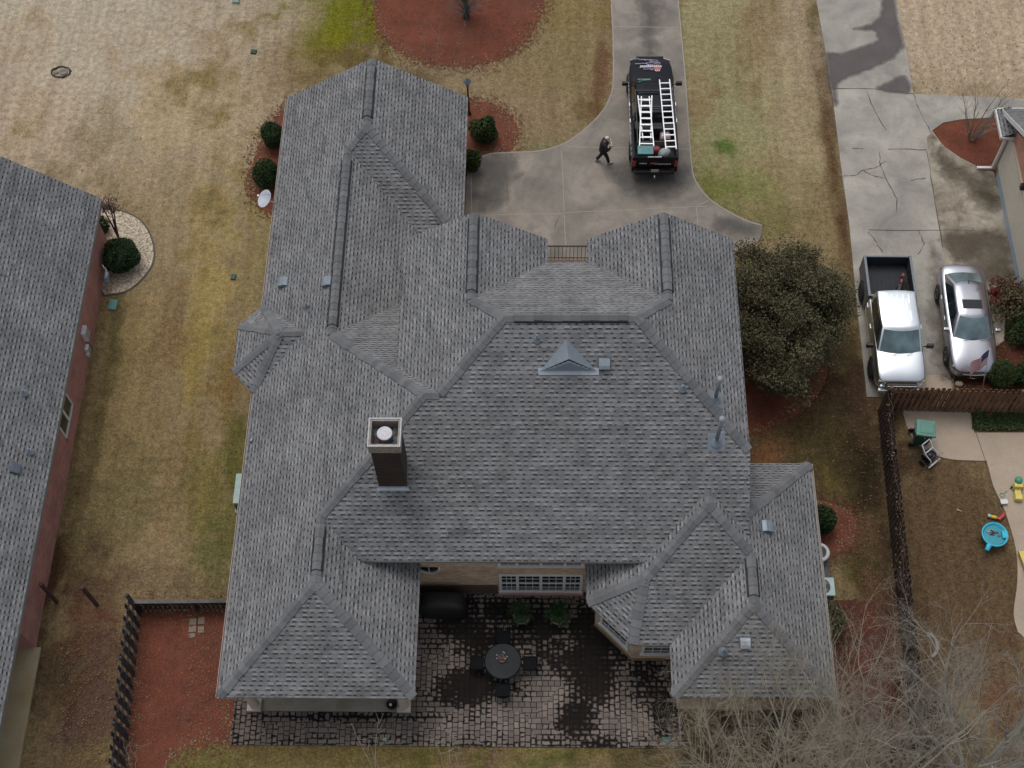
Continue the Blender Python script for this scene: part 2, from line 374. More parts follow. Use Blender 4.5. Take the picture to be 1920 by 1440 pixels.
MAT['white'] = simple('trim_white', (.62, .62, .60), .5, var=.06)
MAT['soffit'] = simple('soffit', (.40, .36, .31), .7, var=.08)
MAT['black'] = simple('black_plastic', (.012, .012, .013), .45, var=.2)
MAT['cover'] = simple('black_cover', (.008, .009, .010), .65, var=.3, scale=3)
MAT['rubber'] = simple('rubber', (.018, .017, .017), .85)
MAT['metal'] = simple('vent_metal', (.20, .235, .27), .45, .25, var=.12)
MAT['metal_dark'] = simple('vent_metal_dark', (.10, .12, .145), .5, .2, var=.12)
MAT['galv'] = simple('galvanised', (.42, .46, .50), .4, .5, var=.15)
MAT['steel'] = simple('brushed_aluminium', (.66, .68, .70), .38, .55, var=.08)
MAT['chrome'] = simple('chrome', (.75, .77, .80), .15, .9, var=.05)
def glass(name, c, rough=.06, var=.4):
    t = NT(name); f = t.ramp(t.noise(t.obj(), 1.6, 2), [(.35, 1-var), (.65, 1+var)])
    t.col(t.mix(1.0, c, f, 'MULTIPLY')); t.set('Roughness', rough); t.set('Specular IOR Level', .9); t.set('Coat Weight', .5); return t.m
MAT['glass'] = glass('window_glass', (.020, .026, .024))
MAT['glass_car'] = glass('car_glass', (.010, .016, .020), .08)
MAT['windshield'] = glass('windshield_painted_sky', (.105, .165, .18), .08, .35)  # pale teal sky reflection painted into the base colour of the glass
MAT['glass_green'] = glass('car_glass_green', (.018, .044, .046), .05)
def paint(name, c, metal=.0, rough=.3, coat=.8, var=.03):
    return simple(name, c, rough, metal, var=var, scale=2.0, coat=coat)
MAT['car_white'] = simple('truck_paint_white', (.80, .85, .88), .30, 1.0, var=.03, scale=2.)
MAT['car_grey'] = paint('truck_paint_grey', (.12, .12, .13), .3, .35, .6)
MAT['car_silver'] = simple('sedan_paint_silver', (.46, .47, .51), .30, 1.0, var=.03, scale=2.)
MAT['car_black'] = simple('truck_paint_black', (.006, .007, .011), .22, 0.0, var=.03, spec=.22)
MAT['bedliner'] = simple('bed_liner', (.022, .024, .030), .75, var=.2)
MAT['red_lens'] = simple('red_lens', (.28, .012, .012), .2, coat=.6)
MAT['lamp_lens'] = simple('lamp_lens', (.55, .58, .60), .1, coat=.8)
# ================================================================ ground
def rad(px, py, rx, ry):
    a = at(px, py); bx = at(px+rx, py); by = at(px, py+ry)
    return a.x, a.y, abs(bx.x-a.x), abs(by.y-a.y)
KG = np.array([1.10, 1.15, 1.15])
BLOBS = [  # px, py, rx, ry, sRGB, strength, hard
 (150, 60, 440, 220, (163, 149, 130), 1.0), (420, 250, 200, 220, (150, 131, 108), .8), (60, 220, 200, 90, (160, 141, 120), .8),
 (330, 215, 90, 60, (163, 142, 110), .7), (420, 380, 130, 90, (139, 122, 92), .8), (300, 450, 100, 80, (140, 121, 95), .5),
 (560, 120, 110, 80, (120, 98, 72), .6), (655, 48, 78, 78, (100, 98, 14), 1.0), (640, 20, 70, 50, (96, 94, 30), .7), (600, 90, 40, 30, (100, 92, 38), .6), (590, 150, 50, 30, (88, 72, 40), .6), (660, 115, 60, 18, (92, 76, 48), .9), (760, 150, 60, 30, (95, 78, 58), .9),
 (1050, 120, 90, 110, (120, 104, 74), .9), (980, 220, 90, 60, (126, 107, 84), .8), (1010, 270, 60, 14, (108, 104, 74), .7), (1130, 120, 14, 90, (92, 62, 46), .8), (1118, 200, 26, 16, (92, 70, 40), .6), (1080, 20, 60, 40, (118, 100, 62), .6),
 (1340, 120, 60, 140, (130, 121, 88), .8), (1440, 60, 40, 40, (126, 108, 82), .4), (1500, 60, 40, 90, (140, 122, 100), .7), (1500, 260, 60, 140, (142, 126, 98), 1.0), (1360, 230, 60, 130, (132, 125, 90), .85), (1400, 350, 80, 40, (116, 112, 70), .7), (1362, 275, 12, 10, (74, 92, 40), 1.0), (1350, 360, 45, 22, (96, 98, 50), .8), (1440, 420, 80, 30, (104, 96, 60), .8), (1460, 300, 30, 20, (116, 104, 70), .4),
 (1538, 60, 15, 110, (84, 74, 42), 1.0), (1552, 200, 15, 130, (84, 64, 42), 1.0), (1572, 380, 15, 130, (76, 54, 36), 1.0), (1540, 420, 40, 90, (116, 100, 72), .6),
 (1800, 60, 220, 130, (164, 144, 122), 1.0),
 (300, 620, 90, 90, (128, 108, 76), .9), (230, 800, 110, 200, (118, 100, 68), .9), (400, 560, 45, 120, (142, 122, 78), .9), (370, 700, 30, 110, (124, 106, 60), .8), (350, 850, 25, 130, (110, 93, 56), .6), (320, 640, 26, 120, (112, 88, 64), .7), (425, 720, 30, 80, (106, 82, 44), .7), (440, 860, 20, 100, (78, 76, 36), .9), (305, 930, 25, 160, (122, 98, 74), .8), (380, 960, 50, 80, (98, 88, 44), .7), (203, 650, 6, 110, (80, 72, 44), .7), (182, 830, 6, 120, (74, 64, 40), .7), (146, 980, 8, 130, (78, 62, 44), .6),
 (240, 950, 70, 130, (100, 88, 60), .8), (395, 1030, 45, 55, (84, 83, 46), .8), (300, 1070, 70, 50, (110, 92, 70), .8), (150, 1060, 40, 50, (92, 80, 52), .7), (470, 480, 30, 200, (120, 108, 70), .6),
 (160, 1280, 90, 170, (74, 54, 41), 1.0), (130, 1250, 30, 80, (72, 64, 42), .7), (120, 1330, 14, 120, (60, 44, 32), .8), (170, 1152, 60, 16, (88, 54, 40), .6), (140, 1200, 30, 24, (84, 54, 40), .5), (190, 1310, 60, 100, (86, 66, 58), .6), (110, 1400, 60, 60, (72, 54, 50), .6), (90, 1100, 15, 80, (72, 50, 36), .9),
 (700, 1415, 520, 30, (104, 90, 56), 1.0), (400, 1420, 60, 22, (92, 84, 48), .7), (880, 1425, 60, 20, (98, 72, 60), .7), (1060, 1420, 90, 20, (112, 98, 60), .8), (780, 1425, 60, 20, (90, 82, 44), .7), (1000, 1440, 60, 12, (78, 82, 36), .6),
 (1440, 900, 130, 130, (78, 66, 44), 1.0), (1430, 850, 40, 26, (118, 82, 56), .8), (1600, 650, 26, 130, (94, 76, 52), .9), (1570, 810, 60, 130, (70, 60, 38), 1.0), (1622, 830, 30, 110, (58, 45, 30), .95), (1590, 900, 60, 160, (60, 50, 32), 1.0), (1632, 950, 44, 190, (29, 26, 15), 1.0), (1560, 900, 22, 40, (92, 80, 44), .7), (1652, 1090, 34, 130, (29, 26, 16), 1.0), (1640, 720, 30, 60, (66, 48, 38), .8),
 (1590, 1070, 18, 30, (70, 70, 32), .7), (1600, 1160, 40, 34, (78, 46, 36), .6), (1620, 1040, 20, 60, (56, 56, 28), .8), (1630, 1180, 40, 60, (98, 50, 42), .8), (1560, 1000, 60, 30, (90, 70, 46), .4),
 (1790, 970, 130, 150, (86, 68, 48), 1.0), (1700, 860, 26, 30, (62, 48, 36), .9), (1800, 1130, 130, 150, (84, 67, 48), 1.0), (1840, 1260, 110, 110, (92, 72, 52), .9), (1740, 1330, 90, 90, (56, 46, 34), .8), (1870, 1340, 60, 60, (98, 66, 46), .8), (1500, 1400, 300, 90, (44, 38, 26), 1.0), (1350, 1400, 110, 40, (60, 54, 34), .8), (1640, 1330, 60, 90, (74, 46, 36), .9), (1700, 1180, 12, 120, (48, 40, 28), .9),
 (1870, 790, 50, 26, (46, 52, 26), 1.0), (1890, 800, 40, 14, (88, 60, 40), .6), (1880, 620, 90, 110, (74, 46, 32), 1.0), (1830, 720, 40, 24, (62, 44, 34), 1.0),
]
def lawn_mesh():
    def axis(lo, hi, st, outs):
        a = list(np.arange(lo, hi+1e-6, st)); return sorted([lo-x for x in outs]+a+[hi+x for x in outs])
    xs = np.array(axis(-24, 26, .12, (2, 6, 15, 40, 100, 300))); ys = np.array(axis(6, 52, .12, (2, 6, 15, 40, 100, 300)))
    X, Y = np.meshgrid(xs, ys); nx, ny = len(xs), len(ys)
    base = np.array(lin((122, 104, 76)))
    c = np.ones((ny, nx, 3))*base
    # wavy distortion so patch edges are irregular
    rs = np.random.RandomState(3)
    dx = np.zeros_like(X); dy = np.zeros_like(X)
    for k in range(26):
        f = 2**rs.uniform(-.3, 2.2); th = rs.uniform(0, 6.28); ph = rs.uniform(0, 6.28); am = .16/f**.9
        wv = np.sin((X*_c(th)+Y*_s(th))*f+ph)
        if k % 2: dx += wv*am*.5
        else: dy += wv*am*.5
    nz = np.zeros_like(X)
    for k in range(60):
        f = 2**rs.uniform(-.6, 3.6); th = rs.uniform(0, 6.28); nz += np.sin((X*_c(th)+Y*_s(th))*f+rs.uniform(0, 6.28)+2*dx)*(1/f**.35)*.22
    for b in BLOBS:
        px, py, rx, ry, col, st = b[:6]
        cx, cy, ax, ay = rad(px, py, rx, ry)
        d = ((X+dx-cx)/ax)**2+((Y+dy-cy)/ay)**2
        d = d*np.exp((.35 if st >= 1.0 else 1.0)*nz-.1); wgt = st/(1+np.clip(d, 0, 60)**2.4)
        c = c*(1-wgt[..., None])+np.array(lin(col))*wgt[..., None]
    v = np.stack([X.ravel(), Y.ravel(), np.zeros(nx*ny)], 1)
    idx = np.arange(nx*ny).reshape(ny, nx)
    f = np.stack([idx[:-1, :-1], idx[:-1, 1:], idx[1:, 1:], idx[1:, :-1]], -1).reshape(-1, 4)
    me = bpy.data.meshes.new('lawn'); me.from_pydata(v.tolist(), [], f.tolist()); me.materials.append(MAT['lawn'])
    at_ = me.color_attributes.new('tint', 'FLOAT_COLOR', 'POINT')
    cc = np.ones((nx*ny, 4)); cc[:, :3] = (c*KG).reshape(-1, 3); at_.data.foreach_set('color', cc.ravel())
    o = bpy.data.objects.new('lawn', me); COL.objects.link(o); tag(o, kind='structure')
lawn_mesh()
def spline(pts, closed=True, n=6, jit=0.0):
    out = []; L = len(pts); rr = random.Random(len(pts)*13+int(pts[0][0]))
    for i in range(L if closed else L-1):
        p0, p1, p2, p3 = pts[(i-1) % L] if closed or i > 0 else pts[0], pts[i], pts[(i+1) % L], (pts[(i+2) % L] if closed or i+2 < L else pts[-1])
        for k in range(n):
            t = k/n; q = []
            for a in (0, 1):
                q.append(.5*((2*p1[a])+(-p0[a]+p2[a])*t+(2*p0[a]-5*p1[a]+4*p2[a]-p3[a])*t*t+(-p0[a]+3*p1[a]-3*p2[a]+p3[a])*t**3))
            if jit: q = [q[0]+rr.uniform(-jit, jit), q[1]+rr.uniform(-jit, jit)]
            out.append(tuple(q))
    if not closed: out.append(tuple(pts[-1]))
    return out
def W2(pts): return [(at(*p).x, at(*p).y) for p in pts]
def ccw(p):
    a = sum(p[i][0]*p[(i+1) % len(p)][1]-p[(i+1) % len(p)][0]*p[i][1] for i in range(len(p)))
    return p if a > 0 else p[::-1]
from mathutils.geometry import tessellate_polygon
def trisheet(name, poly, z, mat, thick=0.0, edge=None, kind='structure'):
    poly = ccw(poly); P = [poly[0]]
    for p in poly[1:]:
        if math.hypot(p[0]-P[-1][0], p[1]-P[-1][1]) > .004: P.append(p)
    n = len(P); tri = tessellate_polygon([[Vector((x, y, 0)) for x, y in P]]); fs = []
    for t3 in tri:
        a, b, c = (P[i] for i in t3); ar = (b[0]-a[0])*(c[1]-a[1])-(b[1]-a[1])*(c[0]-a[0])
        if abs(ar) > 1e-7: fs.append(list(t3) if ar > 0 else list(t3)[::-1])
    v = [(x, y, z) for x, y in P]; mi = [0]*len(fs)
    if thick:
        v += [(x, y, z-thick) for x, y in P]
        for i in range(n): j = (i+1) % n; fs.append([i, n+i, n+j, j]); mi.append(1 if edge else 0)
    me = bpy.data.meshes.new(name); me.from_pydata(v, [], fs); me.materials.append(mat)
    if edge: me.materials.append(edge)
    me.polygons.foreach_set('material_index', mi); me.update()
    o = bpy.data.objects.new(name, me); COL.objects.link(o); return tag(o, kind=kind)
def strip(pts, wpx, z, mb, jit=0.0):
    P = [at(*p) for p in pts]; rr = random.Random(int(pts[0][0]+pts[0][1]))
    L = []; Rr = []
    for i, p in enumerate(P):
        d = (P[min(i+1, len(P)-1)]-P[max(i-1, 0)]); d.z = 0; d.normalize(); n = Vector((-d.y, d.x, 0)); ww = wpx*(1+rr.uniform(-jit, jit)*1.0)
        L.append((p.x+n.x*ww, p.y+n.y*ww, z)); Rr.append((p.x-n.x*ww, p.y-n.y*ww, z))
    n = len(P); mb.add(L+Rr, [[i, n+i, n+i+1, i+1] for i in range(n-1)])
def jagged(pts, n=5, j=3.0):
    rr = random.Random(int(sum(p[0] for p in pts))); out = []
    for a, b in zip(pts[:-1], pts[1:]):
        for k in range(n):
            t = k/n; out.append((a[0]+(b[0]-a[0])*t+rr.uniform(-j, j)*(k > 0), a[1]+(b[1]-a[1])*t+rr.uniform(-j, j)*(k > 0)))
    return out+[pts[-1]]
# mulch beds
BEDS = [
 ('mulch', [(698, -60), (700, 0), (704, 40), (722, 78), (762, 106), (815, 122), (872, 126), (930, 114), (978, 88), (1008, 45), (1022, 0), (1010, -60), (940, -110), (850, -125), (760, -100)], 6),
 ('mulch', [(545, 190), (528, 205), (512, 225), (496, 245), (484, 275), (474, 305), (466, 340), (474, 372), (494, 394), (520, 404), (560, 404), (570, 300), (572, 200)], 6),
 ('mulch', [(860, 190), (898, 190), (930, 197), (962, 220), (972, 248), (962, 276), (942, 288), (905, 290), (896, 300), (860, 330), (840, 260)], 5),
 ('mulch', [(1370, 690), (1430, 690), (1500, 684), (1545, 676), (1551, 705), (1530, 745), (1500, 775), (1455, 800), (1405, 815), (1370, 815)], 5),
 ('mulch', [(1520, 945), (1575, 950), (1598, 965), (1606, 992), (1596, 1022), (1568, 1038), (1520, 1040)], 5),
 ('mulch', [(262, 1143), (340, 1145), (440, 1143), (440, 1300), (440, 1388), (410, 1392), (350, 1405), (310, 1440), (300, 1500), (222, 1500), (232, 1440), (246, 1300)], 4),
 ('mulch', [(1747, 246), (1768, 232), (1800, 226), (1850, 222), (1905, 222), (1900, 260), (1866, 320), (1838, 316), (1800, 296), (1768, 272)], 3),
 ('mulch2', [(1555, 1140), (1590, 1125), (1640, 1135), (1668, 1180), (1672, 1260), (1660, 1340), (1620, 1380), (1570, 1350), (1560, 1250)], 8),
 ('mulch2', [(1872, 540), (1930, 520), (1960, 640), (1940, 735), (1870, 735), (1800, 735), (1792, 705), (1830, 700), (1878, 690), (1880, 620)], 5),
]
for i, (m, pts, j) in enumerate(BEDS):
    trisheet('mulch_bed', W2(spline(pts, True, 14, j*.42)), .006+.0006*i, MAT[m])
STONE = spline([(186, 402), (205, 393), (240, 400), (270, 420), (287, 455), (288, 490), (270, 520), (240, 545), (210, 552), (192, 549), (180, 480)], True, 6)
trisheet('gravel_bed', W2(STONE), .025, MAT['gravel'])
mb = MB(); strip(STONE[3:-8], .035, .035, mb); edge = mb.build('bed_edging', MAT['crack']); tag(edge, kind='structure')
# main driveway
DR = [(1145, -320), (1145, -100), (1146, 0), (1149, 60), (1150, 120), (1149, 160), (1143, 185), (1127, 213), (1098, 242), (1058, 270), (1012, 284), (960, 287), (925, 289), (905, 294), (880, 300), (872, 400), (872, 500), (1100, 520), (1340, 520), (1385, 470), (1420, 455), (1428, 424), (1400, 415), (1366, 398), (1332, 376), (1308, 347), (1298, 320), (1291, 240), (1285, 150), (1271, 0), (1262, -100), (1245, -320)]
trisheet('driveway', W2(spline(DR, True, 4)), .05, MAT['conc'], .06, MAT['curb'])
mb = MB()
left = spline(DR[1:14], False, 5); right = spline(DR[21:31], False, 5)
strip(left, .028, .0545, mb); strip(right, .028, .0545, mb)
for a, b in [((1150, 51), (1274, 53)), ((1150, 168), (1286, 171)), ((1062, 276), (1292, 281)), ((1053, 284), (1061, 470)), ((884, 405), (1055, 402)), ((1058, 400), (1326, 388)), ((884, 320), (884, 405)), ((1330, 376), (1306, 388)), ((1306, 388), (1308, 420))]:
    strip(jagged([a, b], 4, .6), .016, .0545, mb)
o = mb.build('driveway_joints', MAT['joint']); tag(o, kind='structure')
mb = MB()
for p in [[(951, 283), (948, 300), (946, 330), (950, 345), (954, 378)], [(1050, 405), (1040, 428)]]: strip(jagged(p, 4, 1.2), .012, .0545, mb, .5)
# neighbour's drive and paths
D2 = [(1520, -320), (1526, -100), (1530, 0), (1548, 100), (1562, 190), (1575, 300), (1592, 420), (1605, 560), (1625, 745), (1783, 745), (1790, 705), (1882, 640), (1884, 560), (1915, 522), (1862, 322), (1838, 316), (1800, 297), (1768, 274), (1747, 246), (1768, 231), (1800, 225), (1960, 215), (1960, 188), (1840, 182), (1712, 177), (1700, 100), (1690, 50), (1680, 0), (1664, -100), (1640, -320)]
trisheet('neighbour_driveway', W2(D2), .040, MAT['conc_nb'], .05)
trisheet('driveway_stained_slab', W2([(1737, 258), (1747, 250), (1770, 276), (1800, 299), (1838, 318), (1862, 324), (1913, 522), (1884, 560), (1880, 640), (1796, 700), (1786, 700), (1766, 465), (1745, 330)]), .0445, MAT['conc_brown'])
def stain(name, polys, z, mat, soft=.22, st=.09):
    """thin sheet whose mask attribute fades out towards the edge of the polygons"""
    pls = [np.array(W2(spline(q, True, 4))) for q in polys]; al = np.concatenate(pls); x0, y0 = al.min(0)-soft; x1, y1 = al.max(0)+soft
    xs = np.arange(x0, x1, st); ys = np.arange(y0, y1, st); X, Y = np.meshgrid(xs, ys); M = np.zeros(X.shape)
    for P in pls:
        Q = np.roll(P, -1, 0); ins = np.zeros(X.shape, bool); dm = np.full(X.shape, 1e9)
        for (ax, ay), (bx, by) in zip(P, Q):
            cr_ = ((ay > Y) != (by > Y))&(X < (bx-ax)*(Y-ay)/((by-ay) if abs(by-ay) > 1e-9 else 1e-9)+ax); ins ^= cr_
            L2 = (bx-ax)**2+(by-ay)**2+1e-12; t_ = np.clip(((X-ax)*(bx-ax)+(Y-ay)*(by-ay))/L2, 0, 1); dm = np.minimum(dm, np.hypot(X-ax-t_*(bx-ax), Y-ay-t_*(by-ay)))
        M = np.maximum(M, np.clip(.5+np.where(ins, dm, -dm)/(2*soft), 0, 1))
    idx = np.arange(X.size).reshape(X.shape); f = np.stack([idx[:-1, :-1], idx[:-1, 1:], idx[1:, 1:], idx[1:, :-1]], -1).reshape(-1, 4); keep = M.ravel()[f].max(1) > .02; f = f[keep]
    us = np.unique(f); rm = -np.ones(X.size, int); rm[us] = np.arange(len(us)); V = np.stack([X.ravel(), Y.ravel(), np.full(X.size, z)], 1)[us]
    me = bpy.data.meshes.new(name); me.from_pydata(V.tolist(), [], rm[f].tolist()); me.materials.append(mat); at_ = me.attributes.new('mask', 'FLOAT', 'POINT'); at_.data.foreach_set('value', M.ravel()[us].astype(np.float32))
    o = bpy.data.objects.new(name, me); COL.objects.link(o); return tag(o, kind='structure')
def stainmat(name, c1, c2, lo=.35, hi=.62, amax=.95, nsc=2.2, namp=.9):
    t = NT(name); p = t.pos(); c = t.mix(t.ramp(t.noise(p, .9, 4), [(.3, 0.), (.7, 1.)]), c1, c2); c = t.mix(1.0, c, t.ramp(t.noise(p, 30, 2, .7), [(.3, .88), (.7, 1.12)]), 'MULTIPLY'); t.col(c); t.set('Roughness', .75)
    m = t.math('ADD', t.n('Attribute', attribute_name='mask').outputs['Fac'], t.math('MULTIPLY', t.math('SUBTRACT', t.noise(p, nsc, 5, .65), .5), namp))
    t.set('Alpha', t.ramp(m, [(lo, 0.), (hi, amax)])); return t.m
WET = [(1655, -60), (1653, 20), (1640, 43), (1613, 53), (1600, 56), (1637, 58), (1645, 67), (1643, 80), (1613, 90), (1580, 102), (1557, 100), (1550, 110), (1562, 190), (1570, 200), (1568, 170), (1580, 150), (1613, 137), (1667, 113), (1688, 92), (1692, 90), (1684, 50), (1676, 0), (1672, -60)]
stain('damp_stain', [WET, [(1645, 167), (1673, 153), (1693, 145), (1700, 150), (1706, 174), (1680, 174)]], .0445, stainmat('damp', (.115, .098, .092), (.080, .070, .066), .30, .72, .92, 2.2, .55), .30)
stain('dirt_stain', [[(1745, 270), (1775, 290), (1840, 330), (1862, 340), (1880, 400), (1850, 395), (1800, 350), (1760, 330)], [(1770, 430), (1890, 440), (1905, 515), (1880, 545), (1790, 500), (1770, 470)], [(1830, 305), (1866, 330), (1872, 362), (1845, 365), (1826, 340)], [(1740, 480), (1762, 480), (1780, 620), (1785, 700), (1750, 700)]], .049, stainmat('dirt', (.105, .078, .045), (.060, .046, .030), .40, .95, .55, 1.8, 1.3), .5)
stain('tyre_stain', [[(1190, -60), (1235, -60), (1240, 60), (1225, 120), (1205, 110)], [(890, 300), (960, 292), (975, 330), (940, 390), (890, 395)], [(1160, 300), (1290, 300), (1300, 350), (1230, 385), (1150, 350)], [(1340, 400), (1425, 425), (1400, 450), (1340, 440)]], .0535, stainmat('tyre', (.10, .094, .086), (.07, .066, .062), .40, .95, .6, 1.6, 1.1), .7)
for p in [[(1562, 167), (1640, 168), (1712, 177)], [(1623, 170), (1640, 210), (1662, 246)], [(1712, 177), (1722, 205), (1736, 232), (1745, 250)], [(1597, 280), (1618, 280)], [(1665, 281), (1737, 282)], [(1737, 285), (1748, 350), (1767, 465)], [(1580, 332), (1602, 330), (1620, 320), (1640, 316), (1660, 304)], [(1620, 322), (1635, 330), (1656, 335)], [(1707, 340), (1735, 335)], [(1628, 432), (1895, 434)], [(1627, 436), (1640, 452), (1655, 476)], [(1722, 434), (1733, 458), (1720, 478)], [(1648, 285), (1650, 310), (1660, 335), (1682, 375), (1680, 400)], [(1590, 590), (1612, 592)]]:
    strip(jagged(p, 5, 1.0), .014, .0485, mb, .7)
o = mb.build('concrete_cracks', MAT['crack']); tag(o, kind='structure')
D3 = [(1690, 765), (1818, 765), (1826, 812), (1960, 812), (1960, 1235), (1908, 1185), (1900, 1150), (1907, 1090), (1904, 1030), (1884, 960), (1862, 912), (1850, 868), (1842, 865), (1782, 862), (1745, 850), (1716, 830), (1700, 800)]
trisheet('backyard_path', W2(spline(D3[:5], False, 1)+spline(D3[5:], False, 4)), .045, MAT['conc_tan'], .05)
trisheet('garden_path', W2([(1735, 704), (1783, 704), (1784, 765), (1735, 765)]), .0475, MAT['conc_tan'])
mb = MB(); strip([(1829, 812), (1842, 850), (1848, 868)], .012, .0495, mb)
o = mb.build('path_joint', MAT['crack']); tag(o, kind='structure')
# patio with a grime attribute
def patio():
    x0, x1, y0, y1 = -10.35, 4.95, 11.40, 16.9
    xs = np.linspace(x0, x1, 170); ys = np.linspace(y0, y1, 70); X, Y = np.meshgrid(xs, ys)
    g = np.full(X.shape, .26)
    for px, py, rx, ry, s in [(870, 1150, 60, 40, .5), (900, 1200, 60, 50, .55), (880, 1290, 70, 45, .85), (860, 1170, 50, 45, .75), (935, 1145, 50, 22, .6), (1020, 1180, 40, 30, .7), (1120, 1190, 55, 60, .85), (1105, 1260, 55, 80, .8), (1080, 1340, 45, 50, .8), (1000, 1170, 60, 50, .5), (1040, 1230, 50, 50, .45), (820, 1220, 30, 40, .2), (1160, 1180, 30, 70, .8), (1210, 1260, 40, 60, .45), (950, 1300, 60, 30, .4), (830, 1130, 60, 40, .45), (650, 1345, 240, 10, .35), (1240, 1330, 30, 50, .6), (1130, 1395, 60, 14, .5), (1000, 1100, 160, 18, .15), (760, 1250, 16, 90, .2)]:
        cx, cy, ax, ay = rad(px, py, rx, ry); g = np.maximum(g, (s*.72+.30)*np.exp(-.8*(((X-cx)/ax)**2+((Y-cy)/ay)**2)**1.5))
    for px, py, rx, ry in [(830, 1240, 45, 40), (960, 1330, 90, 30), (1060, 1300, 40, 30), (1180, 1350, 50, 20), (700, 1365, 200, 10)]:
        cx, cy, ax, ay = rad(px, py, rx, ry); g -= .30*np.exp(-(((X-cx)/ax)**2+((Y-cy)/ay)**2))
    v = np.stack([X.ravel(), Y.ravel(), np.full(X.size, .045)], 1); idx = np.arange(X.size).reshape(X.shape)
    f = np.stack([idx[:-1, :-1], idx[:-1, 1:], idx[1:, 1:], idx[1:, :-1]], -1).reshape(-1, 4)
    me = bpy.data.meshes.new('patio'); me.from_pydata(v.tolist(), [], f.tolist()); me.materials.append(MAT['pavers'])
    a = me.attributes.new('grime', 'FLOAT', 'POINT'); a.data.foreach_set('value', g.ravel().astype(np.float32))
    o = bpy.data.objects.new('patio', me); COL.objects.link(o); tag(o, kind='structure')
patio()
mb = MB()
for i, (px, py, a, b) in enumerate([(362, 1166, .32, .3), (378, 1164, .3, .34), (361, 1180, .34, .3), (377, 1181, .28, .3), (360, 1192, .3, .2)]):
    p = at(px, py); mb.box((p.x, p.y, .02), (a*.75, b*.75, .04), rz=.03*i)
o = mb.build('stepping_stones', simple('stepping_stone', (.22, .18, .13), .9)); tag(o, kind='structure')

# ================================================================ main house
S = .627
HY = (-2.0, 22.0, 0.0)
house = thing('house', 'large brick house with a many hipped grey shingle roof filling the photo', 'house', HY)
def hb(mb, name, mat, parent=house, **k): return mb.build(name, mat, parent, off=HY, **k)
roofF = []
A1pk = (-6.59, 37.2, 5.126); A1ap = (-6.59, 33.79, 5.126); J1 = (-7.317, 33.063, 4.67); J2 = (-7.317, 24.75, 4.67)
Cw = (-3.707, 21.14, 6.934); Ce = (-3.231, 21.14, 6.934); Dn = (-7.12, 17.727, 4.794); Ds = (-7.12, 15.42, 4.794)
Rw = (-1.10, 23.27, 8.27); Re = (3.22, 23.27, 8.27); B1p = (-2.23, 27.95, 7.562); B1s = (-2.23, 24.40, 7.562); B2p = (4.335, 27.95, 7.571); B2s = (4.335, 24.385, 7.571)
Fn = (5.575, 18.5, 5.28); Fa = (5.575, 18.0, 5.28); Er = (6.93, 16.645, 4.43); Es = (6.93, 14.92, 4.43); By1 = (3.49, 15.915, 3.973)
roofF += [
 [(-10.3, 37.2, 2.8), (-10.3, 12.24, 2.8), Ds, Dn, Cw, J2, J1, A1ap, A1pk],
 [A1pk, A1ap, (-2.88, 30.08, 2.8), (-2.88, 37.2, 2.8)],
 [A1ap, J1, (-4.334, 30.08, 2.8), (-2.88, 30.08, 2.8)],
 [J1, J2, (-4.334, 27.733, 2.8), (-4.334, 30.08, 2.8)],
 [Ce, Cw, J2, (-4.334, 27.733, 2.8), (-4.334, 22.243, 6.242)],
 [Dn, Ds, (-3.94, 12.24, 2.8), (-3.94, 17.0, 2.8), (-6.393, 17.0, 4.338)],
 [Ds, (-10.3, 12.24, 2.8), (-3.94, 12.24, 2.8)],
 [(-4.80, 27.95, 5.95), (-4.80, 22.709, 5.95), Ce, Rw, B1s, B1p],
 [B1p, B1s, (.34, 26.97, 5.95), (.34, 27.95, 5.95)],
 [B1s, Rw, Re, B2s, (1.75, 26.97, 5.95), (.34, 26.97, 5.95)],
 [B2p, (1.75, 27.95, 5.95), (1.75, 26.97, 5.95), B2s],
 [B2p, B2s, Re, (6.92, 19.57, 5.95), (6.92, 27.95, 5.95)],
 [Rw, Ce, Cw, Dn, (-5.853, 16.46, 4.0), (3.535, 16.46, 4.0), Fn, (6.92, 17.155, 4.437), (6.92, 19.57, 5.95), Re],
 [Fn, Fa, By1, (1.62, 15.525, 2.8), (1.62, 16.9, 2.8), (3.975, 16.9, 4.276)],
 [By1, (1.62, 15.525, 2.8), (3.10, 14.045, 2.8)],
 [Fa, By1, (3.10, 14.045, 2.8), (4.33, 14.045, 2.8), Er],
 [Er, (4.33, 14.045, 2.8), (4.33, 12.32, 2.8), Es],
 [Es, (4.33, 12.32, 2.8), (9.53, 12.32, 2.8)],
 [Fn, Fa, Er, Es, (9.53, 12.32, 2.8), (9.53, 20.65, 2.8), (6.5, 17.62, 4.70)],
 [(9.53, 20.65, 2.8), (6.5, 20.65, 2.8), (6.5, 17.62, 4.70)],
]
mb = MB()
def upface(mb, p, mi=0):
    a, b = Vector(p[1])-Vector(p[0]), Vector(p[2])-Vector(p[0])
    # Newell normal
    nz = sum((p[i][0]-p[(i+1) % len(p)][0])*(p[i][1]+p[(i+1) % len(p)][1]) for i in range(len(p)))
    mb.quad(*(p if nz > 0 else p[::-1]), mi=mi)
for f in roofF: upface(mb, f)
